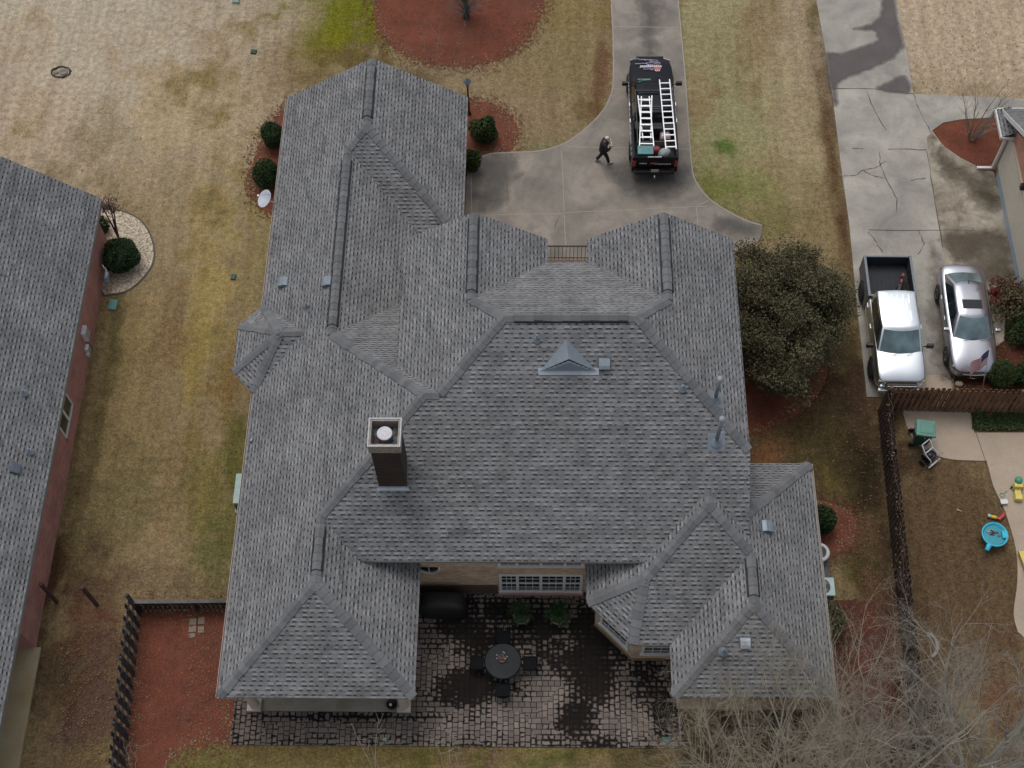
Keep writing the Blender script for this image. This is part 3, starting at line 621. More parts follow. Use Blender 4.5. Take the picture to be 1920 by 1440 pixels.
# west bay: half-octagon hip with a short ridge
BA = (-9.30, 25.25, 3.98); BR = (-8.42, 25.25, 3.98)
bumpF = [
 [(-11.15, 24.25, 2.8), BA, (-11.15, 26.25, 2.8)][::-1],
 [(-11.15, 24.25, 2.8), (-10.32, 23.38, 2.8), BA], [(-10.32, 23.38, 2.8), (-10.2, 23.36, 2.8), BR, BA],
 [(-11.15, 26.25, 2.8), BA, (-10.32, 27.12, 2.8)], [(-10.32, 27.12, 2.8), BA, BR, (-10.2, 27.14, 2.8)]]
for f in bumpF: upface(mb, f)
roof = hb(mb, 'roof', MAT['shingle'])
# caps along hips and ridges
def caps(mb, a, b, n1, n2, wdt=.17, lift=.025, step=.27, seed=0, taper=0.0):
    """folded cap pieces from a (low) to b (high); n1, n2 are slope vectors (unit, pointing down each side)"""
    a = Vector(a); b = Vector(b); L = (b-a).length; d = (b-a)/L; n = max(1, int(round(L/step))); st = L/n
    rr = random.Random(seed)
    for i in range(n):
        p = a+d*(i*st); q = a+d*((i+1)*st+.02); u = Vector((0, 0, 1))
        e1, e2 = lift+.018+rr.uniform(0, .006), lift+.002
        w1 = wdt*rr.uniform(.90, 1.10)
        vs = [p+n1*w1+u*e1, p+u*(e1+.012), p+n2*w1+u*e1, q+n1*w1+u*e2, q+u*(e2+.012), q+n2*w1+u*e2,
              p+n1*w1-u*.01, p+n2*w1-u*.01, q+n1*w1-u*.03, q+n2*w1-u*.03, p-u*.01]
        mb.add(vs, [[0, 1, 4, 3], [1, 2, 5, 4], [0, 3, 8, 6], [2, 7, 9, 5], [0, 6, 10, 1], [1, 10, 7, 2]])
        mb.seg += [(seed*31.7+i*1.37, 0, 0)]*11
class CMB(MB):
    def __init__(s): super().__init__(); s.seg = []
    def done(s, ob):
        a = ob.data.attributes.new('seg', 'FLOAT_VECTOR', 'POINT'); a.data.foreach_set('vector', np.array(s.seg, dtype=np.float32).ravel()); return ob
def sdir(dx, dy, s=S):  # downslope unit-ish vector of a plane falling toward (dx,dy)
    l = math.hypot(dx, dy); dx /= l; dy /= l; v = Vector((dx, dy, -s)); return v
def hipn(a, b, f1, f2):
    """side vectors perpendicular to the hip line lying on each plane"""
    d = (Vector(b)-Vector(a)).normalized(); out = []
    for f in (f1, f2):
        fx, fy = f; l = math.hypot(fx, fy); n = Vector((fx/l*S, fy/l*S, 1)).normalized(); v = d.cross(n)
        g = sdir(fx, fy)
        if v.dot(g) < 0: v = -v
        out.append(v.normalized())
    return out
HIPS = [(A1ap, (-6.59, 37.15, 5.126), 'ridge', (-1, 0), (1, 0)), ((-2.98, 30.18, 2.87), A1ap, 'hip', (1, 0), (0, -1)), (J1, A1ap, 'hip', (-1, 0), (0, -1)),
 (J2, J1, 'ridge', (-1, 0), (1, 0)), (J2, Cw, 'hip', (-1, 0), (0, 1)), (Cw, Ce, 'ridge', (0, 1), (0, -1)), (Ce, Rw, 'hip', (-1, 0), (0, -1)),
 (Dn, Cw, 'hip', (-1, 0), (0, -1)), (Ds, Dn, 'ridge', (-1, 0), (1, 0)), ((-10.28, 12.26, 2.81), Ds, 'hip', (-1, 0), (0, -1)), ((-3.96, 12.26, 2.81), Ds, 'hip', (1, 0), (0, -1)),
 (B1s, (-2.23, 27.9, 7.562), 'ridge', (-1, 0), (1, 0)), (B1s, Rw, 'hip', (-1, 0), (0, 1)), (Rw, Re, 'ridge', (0, 1), (0, -1)), (B2s, Re, 'hip', (1, 0), (0, 1)), (B2s, (4.335, 27.9, 7.571), 'ridge', (-1, 0), (1, 0)),
 ((6.90, 19.59, 5.96), Re, 'hip', (1, 0), (0, -1)), (Fn, Fa, 'ridge', (-1, 0), (1, 0)), (Er, Fa, 'hip', (1, 0), (0, -1)), (By1, Fa, 'hip', (-1, 0), (0, -1)), (Es, Er, 'ridge', (-1, 0), (1, 0)),
 ((4.35, 12.34, 2.81), Es, 'hip', (-1, 0), (0, -1)), ((9.51, 12.34, 2.81), Es, 'hip', (1, 0), (0, -1)), ((9.51, 20.63, 2.81), (6.93, 18.05, 4.43), 'hip', (1, 0), (0, 1)),
 ((1.64, 15.52, 2.81), By1, 'hip', (-1, 0), (-1, -1)), ((3.11, 14.06, 2.81), By1, 'hip', (0, -1), (-1, -1)),
 ((-11.13, 26.24, 2.81), BA, 'hip', (-1, 0), (-1, 1)), ((-11.13, 24.26, 2.81), BA, 'hip', (-1, 0), (-1, -1)), ((-10.32, 23.39, 2.81), BA, 'hip', (-1, -1), (0, -1)), ((-10.32, 27.11, 2.81), BA, 'hip', (-1, 1), (0, 1)), (BA, BR, 'ridge', (0, 1), (0, -1))]
for i, (a, b, k, f1, f2) in enumerate(HIPS):
    c = CMB()
    if k == 'ridge':
        n1, n2 = sdir(*f1).normalized(), sdir(*f2).normalized()
    else: n1, n2 = hipn(a, b, f1, f2)
    caps(c, a, b, n1, n2, .18 if i < 26 else .16, seed=i)
    c.done(hb(c, k+'_cap', MAT['cap'], roof))
# raised ridge vents with dark open sides
def rvent(a, b, f1, f2, seed):
    c = CMB(); n1, n2 = sdir(*f1).normalized(), sdir(*f2).normalized()
    caps(c, a, b, n1, n2, .17, lift=.075, step=.3, seed=seed); o = c.done(hb(c, 'ridge_vent', MAT['cap'], roof))
    m = MB(); a = Vector(a); b = Vector(b); d = (b-a).normalized(); u = Vector((0, 0, 1))
    for n in (n1, n2):
        p = [a-d*.02+n*.17+u*.004, b+d*.03+n*.17+u*.004, b+d*.03+n*.17+u*.062, a-d*.02+n*.17+u*.062]
        q = [x+n*(.075 if abs(d.y) > .5 else .035) for x in p]
        m.add(p+q, [[0, 1, 2, 3], [7, 6, 5, 4], [0, 4, 5, 1], [3, 2, 6, 7], [0, 3, 7, 4], [1, 5, 6, 2]])
    hb(m, 'vent_slot', MAT['black'], roof)
rvent((-6.59, 34.25, 5.126), (-6.59, 36.75, 5.126), (-1, 0), (1, 0), 101)
rvent((-7.317, 25.15, 4.67), (-7.317, 32.5, 4.67), (-1, 0), (1, 0), 102)
rvent((-7.12, 15.85, 4.794), (-7.12, 17.25, 4.794), (-1, 0), (1, 0), 103)
rvent((-2.23, 24.75, 7.562), (-2.23, 27.7, 7.562), (-1, 0), (1, 0), 104)
rvent((4.335, 24.75, 7.571), (4.335, 27.7, 7.571), (-1, 0), (1, 0), 105)
rvent((-.75, 23.27, 8.27), (2.9, 23.27, 8.27), (0, 1), (0, -1), 106)
rvent((6.93, 15.2, 4.43), (6.93, 16.45, 4.43), (-1, 0), (1, 0), 107)
# fascia, gutters and soffits
def bpart(m, n, mat): return hb(m, n, mat)
MF = simple('fascia_taupe', (.24, .22, .20), .6, var=.08); MG = simple('gutter_pale', (.40, .36, .33), .5, var=.1)
def eave(a, b, out, gutter=True, soff=.42):
    fa = MB(); gt = MB(); sf = MB()
    a = Vector((*a,)) ; b = Vector((*b,)); o = Vector((*out, 0)).normalized(); u = Vector((0, 0, 1)); d = (b-a).normalized()
    # fascia board hangs from just under the roof edge
    p = [a-o*.03-u*.012, b-o*.03-u*.012, b-o*.03-u*.20, a-o*.03-u*.20]; q = [x-o*.03 for x in p]
    fa.add(p+q, [[0, 1, 2, 3], [7, 6, 5, 4], [0, 4, 5, 1], [3, 2, 6, 7], [0, 3, 7, 4], [1, 5, 6, 2]])
    sf.quad(a-o*.062-u*.19, b-o*.062-u*.19, b-o*soff-u*.19, a-o*soff-u*.19)
    if gutter:
        prof = [(-.027, -.03), (-.027, -.14), (.05, -.14), (.075, -.09), (.078, -.025), (.066, -.025), (.062, -.085), (.045, -.125), (-.015, -.125), (-.015, -.03)]
        n = len(prof); vs = [a+o*x+u*z for x, z in prof]+[b+o*x+u*z for x, z in prof]
        gt.add(vs, [[i, (i+1) % n, n+(i+1) % n, n+i] for i in range(n)]); gt.add(vs, [list(range(n))[::-1], list(range(n, 2*n))]); hb(gt, 'gutter', MG)
    hb(fa, 'fascia', MF); hb(sf, 'soffit', MAT['soffit'])
EV = [((-10.3, 37.2, 2.8), (-10.3, 27.14, 2.8), (-1, 0)), ((-10.3, 23.37, 2.8), (-10.3, 12.24, 2.8), (-1, 0)), ((-10.3, 12.24, 2.8), (-3.94, 12.24, 2.8), (0, -1)), ((-3.94, 12.24, 2.8), (-3.94, 16.86, 2.8), (1, 0)),
 ((-5.853, 16.46, 4.0), (3.535, 16.46, 4.0), (0, -1)), ((1.62, 16.9, 2.8), (1.62, 15.525, 2.8), (-1, 0)), ((1.62, 15.525, 2.8), (3.10, 14.045, 2.8), (-1, -1)), ((3.10, 14.045, 2.8), (4.33, 14.045, 2.8), (0, -1)),
 ((4.33, 14.045, 2.8), (4.33, 12.32, 2.8), (-1, 0)), ((4.33, 12.32, 2.8), (9.53, 12.32, 2.8), (0, -1)), ((9.53, 12.32, 2.8), (9.53, 20.65, 2.8), (1, 0)), ((9.53, 20.65, 2.8), (6.92, 20.65, 2.8), (0, 1)),
 ((6.92, 19.57, 5.95), (6.92, 27.95, 5.95), (1, 0)), ((1.75, 26.97, 5.95), (.34, 26.97, 5.95), (0, 1)), ((.34, 26.97, 5.95), (.34, 27.95, 5.95), (1, 0)), ((1.75, 27.95, 5.95), (1.75, 26.97, 5.95), (-1, 0)),
 ((-4.8, 27.95, 5.95), (-4.8, 22.709, 5.95), (-1, 0)), ((-2.88, 30.08, 2.8), (-2.88, 37.2, 2.8), (1, 0)), ((-4.334, 27.733, 2.8), (-4.334, 30.08, 2.8), (1, 0)), ((-4.334, 30.08, 2.8), (-2.88, 30.08, 2.8), (0, -1)),
 ((-11.15, 26.25, 2.8), (-11.15, 24.25, 2.8), (-1, 0)), ((-11.15, 24.25, 2.8), (-10.32, 23.38, 2.8), (-1, -1)), ((-10.32, 27.12, 2.8), (-11.15, 26.25, 2.8), (-1, 1))]
for k, e in enumerate(EV): eave(*e, gutter=k in (0, 1, 10))
def rake(a, b, out):
    fa = MB()
    a = Vector(a); b = Vector(b); o = Vector((*out, 0)); u = Vector((0, 0, 1))
    p = [a-o*.03-u*.012, b-o*.03-u*.012, b-o*.03-u*.22, a-o*.03-u*.22]; q = [x-o*.03 for x in p]
    fa.add(p+q, [[0, 1, 2, 3], [7, 6, 5, 4], [0, 4, 5, 1], [3, 2, 6, 7], [0, 3, 7, 4], [1, 5, 6, 2]])
    hb(fa, 'fascia', MF)
for a, b, o in [((-10.3, 37.2, 2.8), A1pk, (0, 1)), (A1pk, (-2.88, 37.2, 2.8), (0, 1)), ((-4.8, 27.95, 5.95), B1p, (0, 1)), (B1p, (.34, 27.95, 5.95), (0, 1)), ((1.75, 27.95, 5.95), B2p, (0, 1)), (B2p, (6.92, 27.95, 5.95), (0, 1)), ((6.92, 19.57, 5.95), (6.92, 17.155, 4.437), (1, 0)), ((-4.8, 22.709, 5.95), (-4.8, 22.72, 5.95), (0, -1))]: rake(a, b, o)

# walls (each prism just under its roof)
wl = MB()
wl.prism([(-9.88, 14.6), (-4.36, 14.6), (-4.36, 17.2), (-9.88, 17.2)], 0, 2.6)
wl.prism([(-9.88, 17.2), (-4.6, 17.2), (-4.6, 30.4), (-9.88, 30.4)], 0, 2.61)
wl.prism([(-9.88, 30.4), (-3.3, 30.4), (-3.3, 36.8), (-9.88, 36.8)], 0, 2.6)
wl.add([(-9.88, 36.8, 2.6), (-3.3, 36.8, 2.6), (-6.59, 36.8, 4.9), (-9.88, 36.6, 2.6), (-3.3, 36.6, 2.6), (-6.59, 36.6, 4.9)], [[0, 2, 1], [3, 4, 5], [0, 3, 5, 2], [1, 2, 5, 4]])
wl.prism([(-4.36, 16.86), (6.5, 16.86), (6.5, 19.9), (-4.36, 19.9)], 0, 3.82)
wl.prism([(-4.36, 19.9), (6.5, 19.9), (6.5, 26.55), (-4.36, 26.55)], 0, 5.76)
wl.prism([(-4.38, 26.55), (-.08, 26.55), (-.08, 27.55), (-4.38, 27.55)], 0, 5.75)
wl.prism([(2.17, 26.55), (6.52, 26.55), (6.52, 27.55), (2.17, 27.55)], 0, 5.75)
for x0, x1, xm in ((-4.38, -.08, -2.23), (2.17, 6.52, 4.335)):
    wl.add([(x0, 27.55, 5.75), (x1, 27.55, 5.75), (xm, 27.55, 7.25), (x0, 27.35, 5.75), (x1, 27.35, 5.75), (xm, 27.35, 7.25)], [[0, 2, 1], [3, 4, 5], [0, 3, 5, 2], [1, 2, 5, 4]])
wl.prism([(6.5, 12.72), (9.13, 12.72), (9.13, 20.25), (6.5, 20.25)], 0, 2.6)
wl.prism([(4.73, 12.72), (6.5, 12.72), (6.5, 16.86), (4.73, 16.86)], 0, 2.61)
wl.prism([(2.02, 16.86), (2.02, 15.69), (3.27, 14.445), (4.73, 14.445), (4.73, 16.86)][::-1], 0, 2.6)
wl.prism([(-9.88, 26.72), (-10.15, 26.72), (-10.75, 26.08), (-10.75, 24.42), (-10.15, 23.78), (-9.88, 23.78)], 0, 2.6)
wall = hb(wl, 'wall', MAT['brick_tan'])
# patio-side windows: a big four-sash band and its transoms above
def window(parent, cx, y, z0, z1, ww, sashes, cols=3, rows=2, rz=0.0, name='window', transom=False):
    """window in a wall plane facing -Y at (cx,y) rotated rz about that point; built in world coordinates"""
    M = Matrix.Rotation(rz, 3, 'Z'); C = Vector((cx, y, 0))
    fr = MB(); gl = MB(); mu = MB()
    def bx(mb, x0, x1, za, zb, d0, d1):
        vs = [C+M@Vector((x, -d, z)) for d in (d0, d1) for x, z in ((x0, za), (x1, za), (x1, zb), (x0, zb))]
        mb.add(vs, [[3, 2, 1, 0], [4, 5, 6, 7], [0, 1, 5, 4], [1, 2, 6, 5], [2, 3, 7, 6], [3, 0, 4, 7]])
    x0 = -ww/2; t = .07; n = len(sashes); tot = sum(sashes)
    bx(fr, x0, -x0, z1-t, z1, .0, .05); bx(fr, x0-.03, -x0+.03, z0-.06, z0+t*.7, .0, .09)
    x = x0; iw = ww-t*(n+1)*1.4
    xs = []
    for k, sw in enumerate(sashes):
        bx(fr, x, x+t*1.4, z0+t*.7, z1-t, .0, .055); x += t*1.4; w_ = iw*sw/tot; xs.append((x, x+w_)); x += w_
    bx(fr, x, x+t*1.4, z0+t*.7, z1-t, .0, .055)
    f = fr.build(name, MAT['white'], parent, off=HY)
    for a, b in xs:
        bx(gl, a, b, z0+t*.7, z1-t, .004, .012)
        zm = (z0+z1)/2
        if not transom: bx(mu, a, b, zm-.025, zm+.025, .013, .045)
        for i in range(1, cols):
            xx = a+(b-a)*i/cols; bx(mu, xx-.009, xx+.009, z0+t*.7, z1-t, .013, .024)
        for (za, zb) in (((z0, zm), (zm, z1)) if not transom else ((z0, z1),)):
            for j in range(1, rows): zz = za+(zb-za)*j/rows; bx(mu, a, b, zz-.009, zz+.009, .014, .026)
    gl.build('pane', MAT['glass'], f, off=HY); mu.build('muntin', MAT['white'], f, off=HY)
    return f
wz = [atY(1014, 1107, 16.86).z, atY(1014, 1077, 16.86).z, atY(1014, 1059, 16.86).z]
wx = (atY(937, 1107, 16.86).x, atY(1091, 1107, 16.86).x)
print('back window z', wz, wx)
window(house, sum(wx)/2, 16.858, wz[0], wz[1], wx[1]-wx[0], [1, 1.45, 1.45, 1], cols=3, rows=2)
window(house, sum(wx)/2, 16.858, wz[2], min(wz[2]+.75, 3.72), wx[1]-wx[0], [1, 1.45, 1.45, 1], cols=2, rows=2, transom=True)
window(house, 4.05, 14.443, .75, 2.15, 1.05, [1], cols=3, rows=2)
window(house, (2.02+3.27)/2-.0014, (15.69+14.445)/2-.0014, .75, 2.2, 1.3, [1], cols=4, rows=2, rz=R(-45))
# brick soldier course under the sill, brown strip low on the wall, half-round window
m = MB(); m.box(((wx[0]+wx[1])/2, 16.79, wz[0]-.14), (wx[1]-wx[0]+.1, .13, .13)); hb(m, 'brick_sill', MAT['brick_red'])
m = MB(); m.box((-2.85, 16.835, .42), (2.9, .05, .74)); hb(m, 'base_band', simple('brick_damp', (.085, .055, .042), .9, var=.3))
m = MB(); m.prism([(2.02-.05, 15.66), (3.25, 14.395), (4.40, 14.395), (4.40, 14.47), (3.27, 14.47), (2.06, 15.72)][::-1], 0, .18); hb(m, 'bay_footing', simple('mossy_brick', (.17, .125, .06), .9, var=.3, bump=.02))
pc = atY(805, 1070, 16.86)
m = MB(); g = MB(); ring = []
for k in range(17):
    a = math.pi*k/16; ring.append((_c(a), -_s(a)))
for (x1, z1), (x2, z2) in zip(ring[:-1], ring[1:]):
    m.bar((pc.x+x1*.36, 16.83, pc.z+.35+z1*.5), (pc.x+x2*.36, 16.83, pc.z+.35+z2*.5), .06, .06)
m.bar((pc.x, 16.835, pc.z+.34), (pc.x, 16.835, pc.z-.14), .025)
g.add([(pc.x+x*.34, 16.845, pc.z+.35+z*.48) for x, z in ring], [list(range(17))])
o = hb(m, 'arched_window', MAT['white']); hb(g, 'pane', MAT['glass'], o)
# porch: slab, round columns on square bases, beam
m = MB(); m.box((-7.12, 13.6, .09), (5.55, 2.1, .14)); hb(m, 'porch_slab', concrete('porch_concrete', (.30, .29, .25), (.20, .15, .08), .8, .7, .3))
for x in (-9.62, -4.52):
    m = MB(); m.lathe([(.17, .3), (.165, 1.2), (.15, 2.5)], (x, 12.72, 0), 20); c = hb(m, 'column', MAT['trim'])
    m = MB(); m.box((x, 12.72, .23), (.46, .46, .14)); hb(m, 'column_base', MAT['trim'], c); m = MB(); m.box((x, 12.72, 2.54), (.42, .42, .08)); hb(m, 'capital', MAT['trim'], c)
m = MB(); m.box((-7.12, 12.72, 2.595-.0), (5.6, .3, .02)); hb(m, 'porch_beam', MAT['trim'])
# chimney
CX0, CX1, CY0, CY1 = -5.19, -4.28, 18.52, 19.40
m = MB(); m.prism([(CX0, CY0), (CX1, CY0), (CX1, CY1), (CX0, CY1)], 4.9, 8.0); ch = hb(m, 'chimney', MAT['brick_dark'])
m = MB(); t = .09; X0, X1, Y0, Y1 = CX0-.05, CX1+.05, CY0-.05, CY1+.05
for a in [(X0, X1, Y0, Y0+t), (X0, X1, Y1-t, Y1), (X0, X0+t, Y0+t, Y1-t), (X1-t, X1, Y0+t, Y1-t)]:
    m.prism([(a[0], a[2]), (a[1], a[2]), (a[1], a[3]), (a[0], a[3])], 8.0, 8.45)
hb(m, 'chimney_crown', simple('crown_cream', (.28, .25, .215), .85, var=.3), ch)
m = MB()
for a in [(X0-.01, X1+.01, Y0-.01, Y0+.03), (X0-.01, X1+.01, Y1-.03, Y1+.01), (X0-.01, X0+.03, Y0+.03, Y1-.03), (X1-.03, X1+.01, Y0+.03, Y1-.03)]:
    m.prism([(a[0], a[2]), (a[1], a[2]), (a[1], a[3]), (a[0], a[3])], 8.452, 8.475)
hb(m, 'crown_flashing', simple('crown_flash', (.42, .43, .43), .6, var=.15), ch)
m = MB(); m.prism([(X0+t, Y0+t), (X1-t, Y0+t), (X1-t, Y1-t), (X0+t, Y1-t)], 8.004, 8.05)
def rust():
    t = NT('rusty_pan'); n = t.noise(t.pos(), 2.8, 5, .7, .5)
    t.col(t.mix(t.ramp(n, [(.45, 0.), (.52, 1.)]), (.10, .14, .17), (.055, .018, .016))); t.set('Roughness', .7); return t.m
hb(m, 'chimney_pan', rust(), ch)
m = MB(); cx, cy = (CX0+CX1)/2+.0, (CY0+CY1)/2-.02
m.lathe([(.23, 8.05), (.23, 8.30), (.21, 8.31), (.21, 8.38)], (cx, cy, 0), 24); f = hb(m, 'flue', MAT['metal_dark'], ch)
m = MB(); m.lathe([(.235, 8.385), (.24, 8.40), (.24, 8.43), (.225, 8.445), (.0, 8.45)], (cx, cy, 0), 28, smooth=False); hb(m, 'flue_cap', simple('flue_cap', (.50, .49, .51), .55, .0, var=.2, scale=9), ch)
m = MB(); m.add([(CX0-.08, CY0-.16, 5.192-.02), (CX1+.06, CY0-.16, 5.192-.02), (CX1+.06, CY0+.0, 5.31), (CX0-.08, CY0+.0, 5.31), (CX0-.08, CY0-.003, 5.42), (CX1+.06, CY0-.003, 5.42)], [[0, 1, 2, 3], [3, 2, 5, 4]]); hb(m, 'chimney_flashing', MAT['galv'], ch)
# roof louvre (triangular), box vents, pipes
zS = lambda x, y: 8.27-S*(23.27-y)
zW = lambda x, y: 2.8+S*(x+10.3)
zE = lambda x, y: 2.8+S*(9.53-x)
zME = lambda x, y: 8.27-S*(x-3.22)
zES = lambda x, y: 2.8+S*(y-12.32)
zN2 = lambda x, y: 8.27-S*(y-23.27)
bL = onplane(1012, 697, zS); bR = onplane(1120, 697, zS); tp = onplane(1062, 636, zS)
e = .015; apx = Vector(((bL.x+bR.x)/2, bL.y+.10, bL.z+.66))
m = MB(); m.add([bL+Vector((0, 0, e)), bR+Vector((0, 0, e)), apx, tp+Vector((0, 0, e))], [[0, 2, 3], [1, 3, 2]])
lv = hb(m, 'roof_louvre', MAT['metal'])
m = MB(); m.add([bL+Vector((-.05, -.1, -.04)), bR+Vector((.05, -.1, -.04)), bR+Vector((.05, .1, .085)), bL+Vector((-.05, .1, .085))], [[0, 1, 2, 3]]); hb(m, 'flashing', MAT['galv'], lv)
m = MB(); m2 = MB()
F0 = bL+Vector((.09, .03, .06)); F1 = bR+Vector((-.09, .03, .06)); F2 = apx+Vector((0, -.01, -.05)); m.add([F0, F1, F2], [[0, 1, 2]])
for k in range(6):
    f = (k+.1)/6; g_ = (k+.68)/6; a0, a1 = F0.lerp(F2, f), F1.lerp(F2, f); b0, b1 = F0.lerp(F2, g_), F1.lerp(F2, g_); o_ = Vector((0, -.035, .012)); m2.add([a0+o_*1.3, a1+o_*1.3, b1+o_*.3, b0+o_*.3], [[0, 1, 2, 3]])
hb(m, 'louvre_back', MAT['black'], lv); hb(m2, 'louvre_slats', MAT['metal'], lv)
def plane_frame(p, f):
    n = {'S': Vector((0, -S, 1)), 'W': Vector((-S, 0, 1)), 'E': Vector((S, 0, 1))}[f].normalized()
    d = {'S': Vector((0, -1, -S)), 'W': Vector((-1, 0, -S)), 'E': Vector((1, 0, -S))}[f].normalized(); x = d.cross(n); return x, d, n
def box_vent(px, py, f, zf, size=.30, mat='metal'):
    p = onplane(px, py, zf); x, d, n = plane_frame(p, f); m = MB(); h = size/2
    prof = [(-h, 0), (-h, .02), (-h*.5, .12), (h*.35, .15), (h, .14), (h, .03), (h*.9, 0.0)]
    nn = len(prof); vs = [p+x*s*h+d*a+n*b for s in (-1, 1) for a, b in prof]
    m.add(vs, [[i, (i+1) % nn, nn+(i+1) % nn, nn+i] for i in range(nn)]+[list(range(nn))[::-1], list(range(nn, 2*nn))])
    o = hb(m, 'box_vent', MAT[mat], roof)
    m = MB(); q = [p+x*a+d*b+n*.008 for a, b in ((-h*1.3, -h*1.3), (h*1.3, -h*1.3), (h*1.3, h*1.1), (-h*1.3, h*1.1))]; m.add(q, [[0, 1, 2, 3]]); hb(m, 'vent_flange', MAT['metal_dark'], o)
box_vent(532, 530, 'W', zW, .38); box_vent(615, 529, 'W', zW, .38); box_vent(1437, 988, 'E', zE, .38); box_vent(1133, 682, 'S', zS, .36); box_vent(1397, 1205, 'S', zES, .32, 'galv')
def pipe(px, py, zf, h, r=.05, name='vent_pipe', cap=False, mat='metal'):
    p = onplane(px, py, zf); m = MB(); m.tube([p-Vector((0, 0, .1)), p+Vector((0, 0, h))], r, 10); o = hb(m, name, MAT[mat], roof)
    m = MB(); m.lathe([(r*3.2, -.02), (r*2.0, .06), (r*1.25, .14)], p, 14); hb(m, 'pipe_boot', MAT['metal'], o)
    if cap: m = MB(); m.lathe([(r*1.5, h-.02), (r*1.5, h+.05), (0, h+.09)], p, 14); hb(m, 'pipe_cap', MAT['galv'], o)
    return p
for px, py in ((1341, 748), (1343, 828)):
    p = pipe(px, py, zS if py > 800 else zME, 1.35 if py < 800 else 1.6, .065, 'flue_pipe', True, 'metal')
    x, d, n = plane_frame(p, 'S' if py > 800 else 'E'); m = MB(); m.add([p+x*a+d*b+n*.012 for a, b in ((-.28, -.28), (.28, -.28), (.28, .3), (-.28, .3))], [[0, 1, 2, 3]]); hb(m, 'flue_flashing', MAT['metal'], roof)
pipe(1007, 637, zS, .3, .045); pipe(575, 576, zW, .3, .04); pipe(1280, 728, zS, .2, .05); pipe(1356, 1222, zW and (lambda x, y: 2.8+S*(x-4.33)), .3, .05); pipe(472, 828, zW, .12, .03)
# balcony rail between the front gables
m = MB(); m.box((1.05, 28.0, 3.05), (2.1, 2.1, .14)); hb(m, 'balcony_deck', concrete('balcony_tile', (.27, .20, .145), (.19, .135, .095), 1., .5, .3))
m = MB(); Yr = 28.98
m.bar((0.02, Yr, 4.02), (2.08, Yr, 4.02), .05); m.bar((0.02, Yr, 3.25), (2.08, Yr, 3.25), .035)
for k in range(15): m.bar((.05+k*.143, Yr, 3.12), (.05+k*.143, Yr, 4.0), .018)
hb(m, 'balcony_rail', MAT['black'])
# downspout and hose on the east wall
m = MB(); m.bar((9.66, 13.9, .1), (9.66, 13.9, 2.6), .07, .09); m.bar((9.66, 19.2, .1), (9.66, 19.2, 2.6), .07, .09); hb(m, 'downspout', simple('downspout_brown', (.10, .04, .04), .6))
# ================================================================ neighbours' houses
def atX(px, py, X):
    d = CR.T@np.array([(px-960)/F_PX, (720-py)/F_PX, -1.]); t = X/d[0]
    return Vector((X, d[1]*t, H+d[2]*t))
LH = (-20., 22., 0.)
lh = thing('neighbour_house', 'red brick house with a plain grey gable roof at the left edge of the photo', 'house', LH)
def lb(mb, name, mat, parent=lh, **k): return mb.build(name, mat, parent, off=LH, **k)
SL = .86; XE = -17.22; XR = -24.5; zr = 2.7+SL*(XE-XR)
zL = lambda x, y: 2.7+SL*(XE-x)
m = MB(); m.quad((XE, 32.16, 2.7), (XR, 32.16, zr), (XR, 3, zr), (XE, 3, 2.7)); m.quad((XR, 32.16, zr), (2*XR-XE, 32.16, 2.7), (2*XR-XE, 3, 2.7), (XR, 3, zr))
for i in range(len(m.f)):
    p = [Vector(m.v[k]) for k in m.f[i]]
    if (p[1]-p[0]).cross(p[2]-p[0]).z < 0: m.f[i].reverse()
lroof = lb(m, 'roof', MAT['shingle_tan'])
m = MB()
m.prism([(XE-.03, 3), (XE+.0, 3), (XE+.0, 32.13), (XE-.03, 32.13)], 2.5, 2.685)
for s, x1 in ((1, XE), (-1, 2*XR-XE)):
    m.add([(x1, 32.13, 2.69), (XR, 32.13, zr-.012), (XR, 32.13, zr-.24), (x1, 32.13, 2.46), (x1, 32.10, 2.69), (XR, 32.10, zr-.012), (XR, 32.10, zr-.24), (x1, 32.10, 2.46)], [[0, 1, 2, 3], [7, 6, 5, 4], [0, 4, 5, 1], [3, 2, 6, 7]])
lb(m, 'fascia', simple('fascia_grey', (.22, .22, .225), .6))
m = MB(); m.quad((XE-.032, 3, 2.505), (XE-.45, 3, 2.505), (XE-.45, 32.1, 2.505), (XE-.032, 32.1, 2.505)); lb(m, 'soffit', MAT['soffit'])
m = MB(); m.prism([(-31, 14.74), (-17.55, 14.74), (-17.55, 31.75), (-31, 31.75)], 0, 2.49)
m.add([(-31, 31.75, 2.49), (-17.55, 31.75, 2.49), (XR, 31.75, zr-.6), (-31, 31.5, 2.49), (-17.55, 31.5, 2.49), (XR, 31.5, zr-.6)], [[0, 2, 1], [3, 4, 5], [0, 3, 5, 2], [1, 2, 5, 4]])
lb(m, 'wall', MAT['brick_red'])
m = MB(); m.prism([(-22, 5), (-17.36, 5), (-17.36, 14.74), (-22, 14.74)], 0, .1); lb(m, 'porch_slab', concrete('neighbour_porch', (.42, .36, .23), (.30, .19, .08), .4, .8, .3))
a, b = atX(135, 757, -17.55), atX(123, 823, -17.55); c_ = atX(122, 735, -17.55)
y0, y1, z0 = min(a.y, b.y), max(a.y, b.y), (a.z+b.z)/2; z1 = z0+1.1
print('left window', y0, y1, z0, c_)
fr = MB(); X = -17.55
def bxx(mb, d0, d1, ya, yb, za, zb): mb.prism([(X+d0, ya), (X+d1, ya), (X+d1, yb), (X+d0, yb)], za, zb)
for q in [(.0, .05, y0, y0+.07, z0, z1), (.0, .05, y1-.07, y1, z0, z1), (.0, .06, y0+.07, y1-.07, z0, z0+.06), (.0, .05, y0+.07, y1-.07, z1-.06, z1), (.0, .05, (y0+y1)/2-.05, (y0+y1)/2+.05, z0+.06, z1-.06)]: bxx(fr, *q)
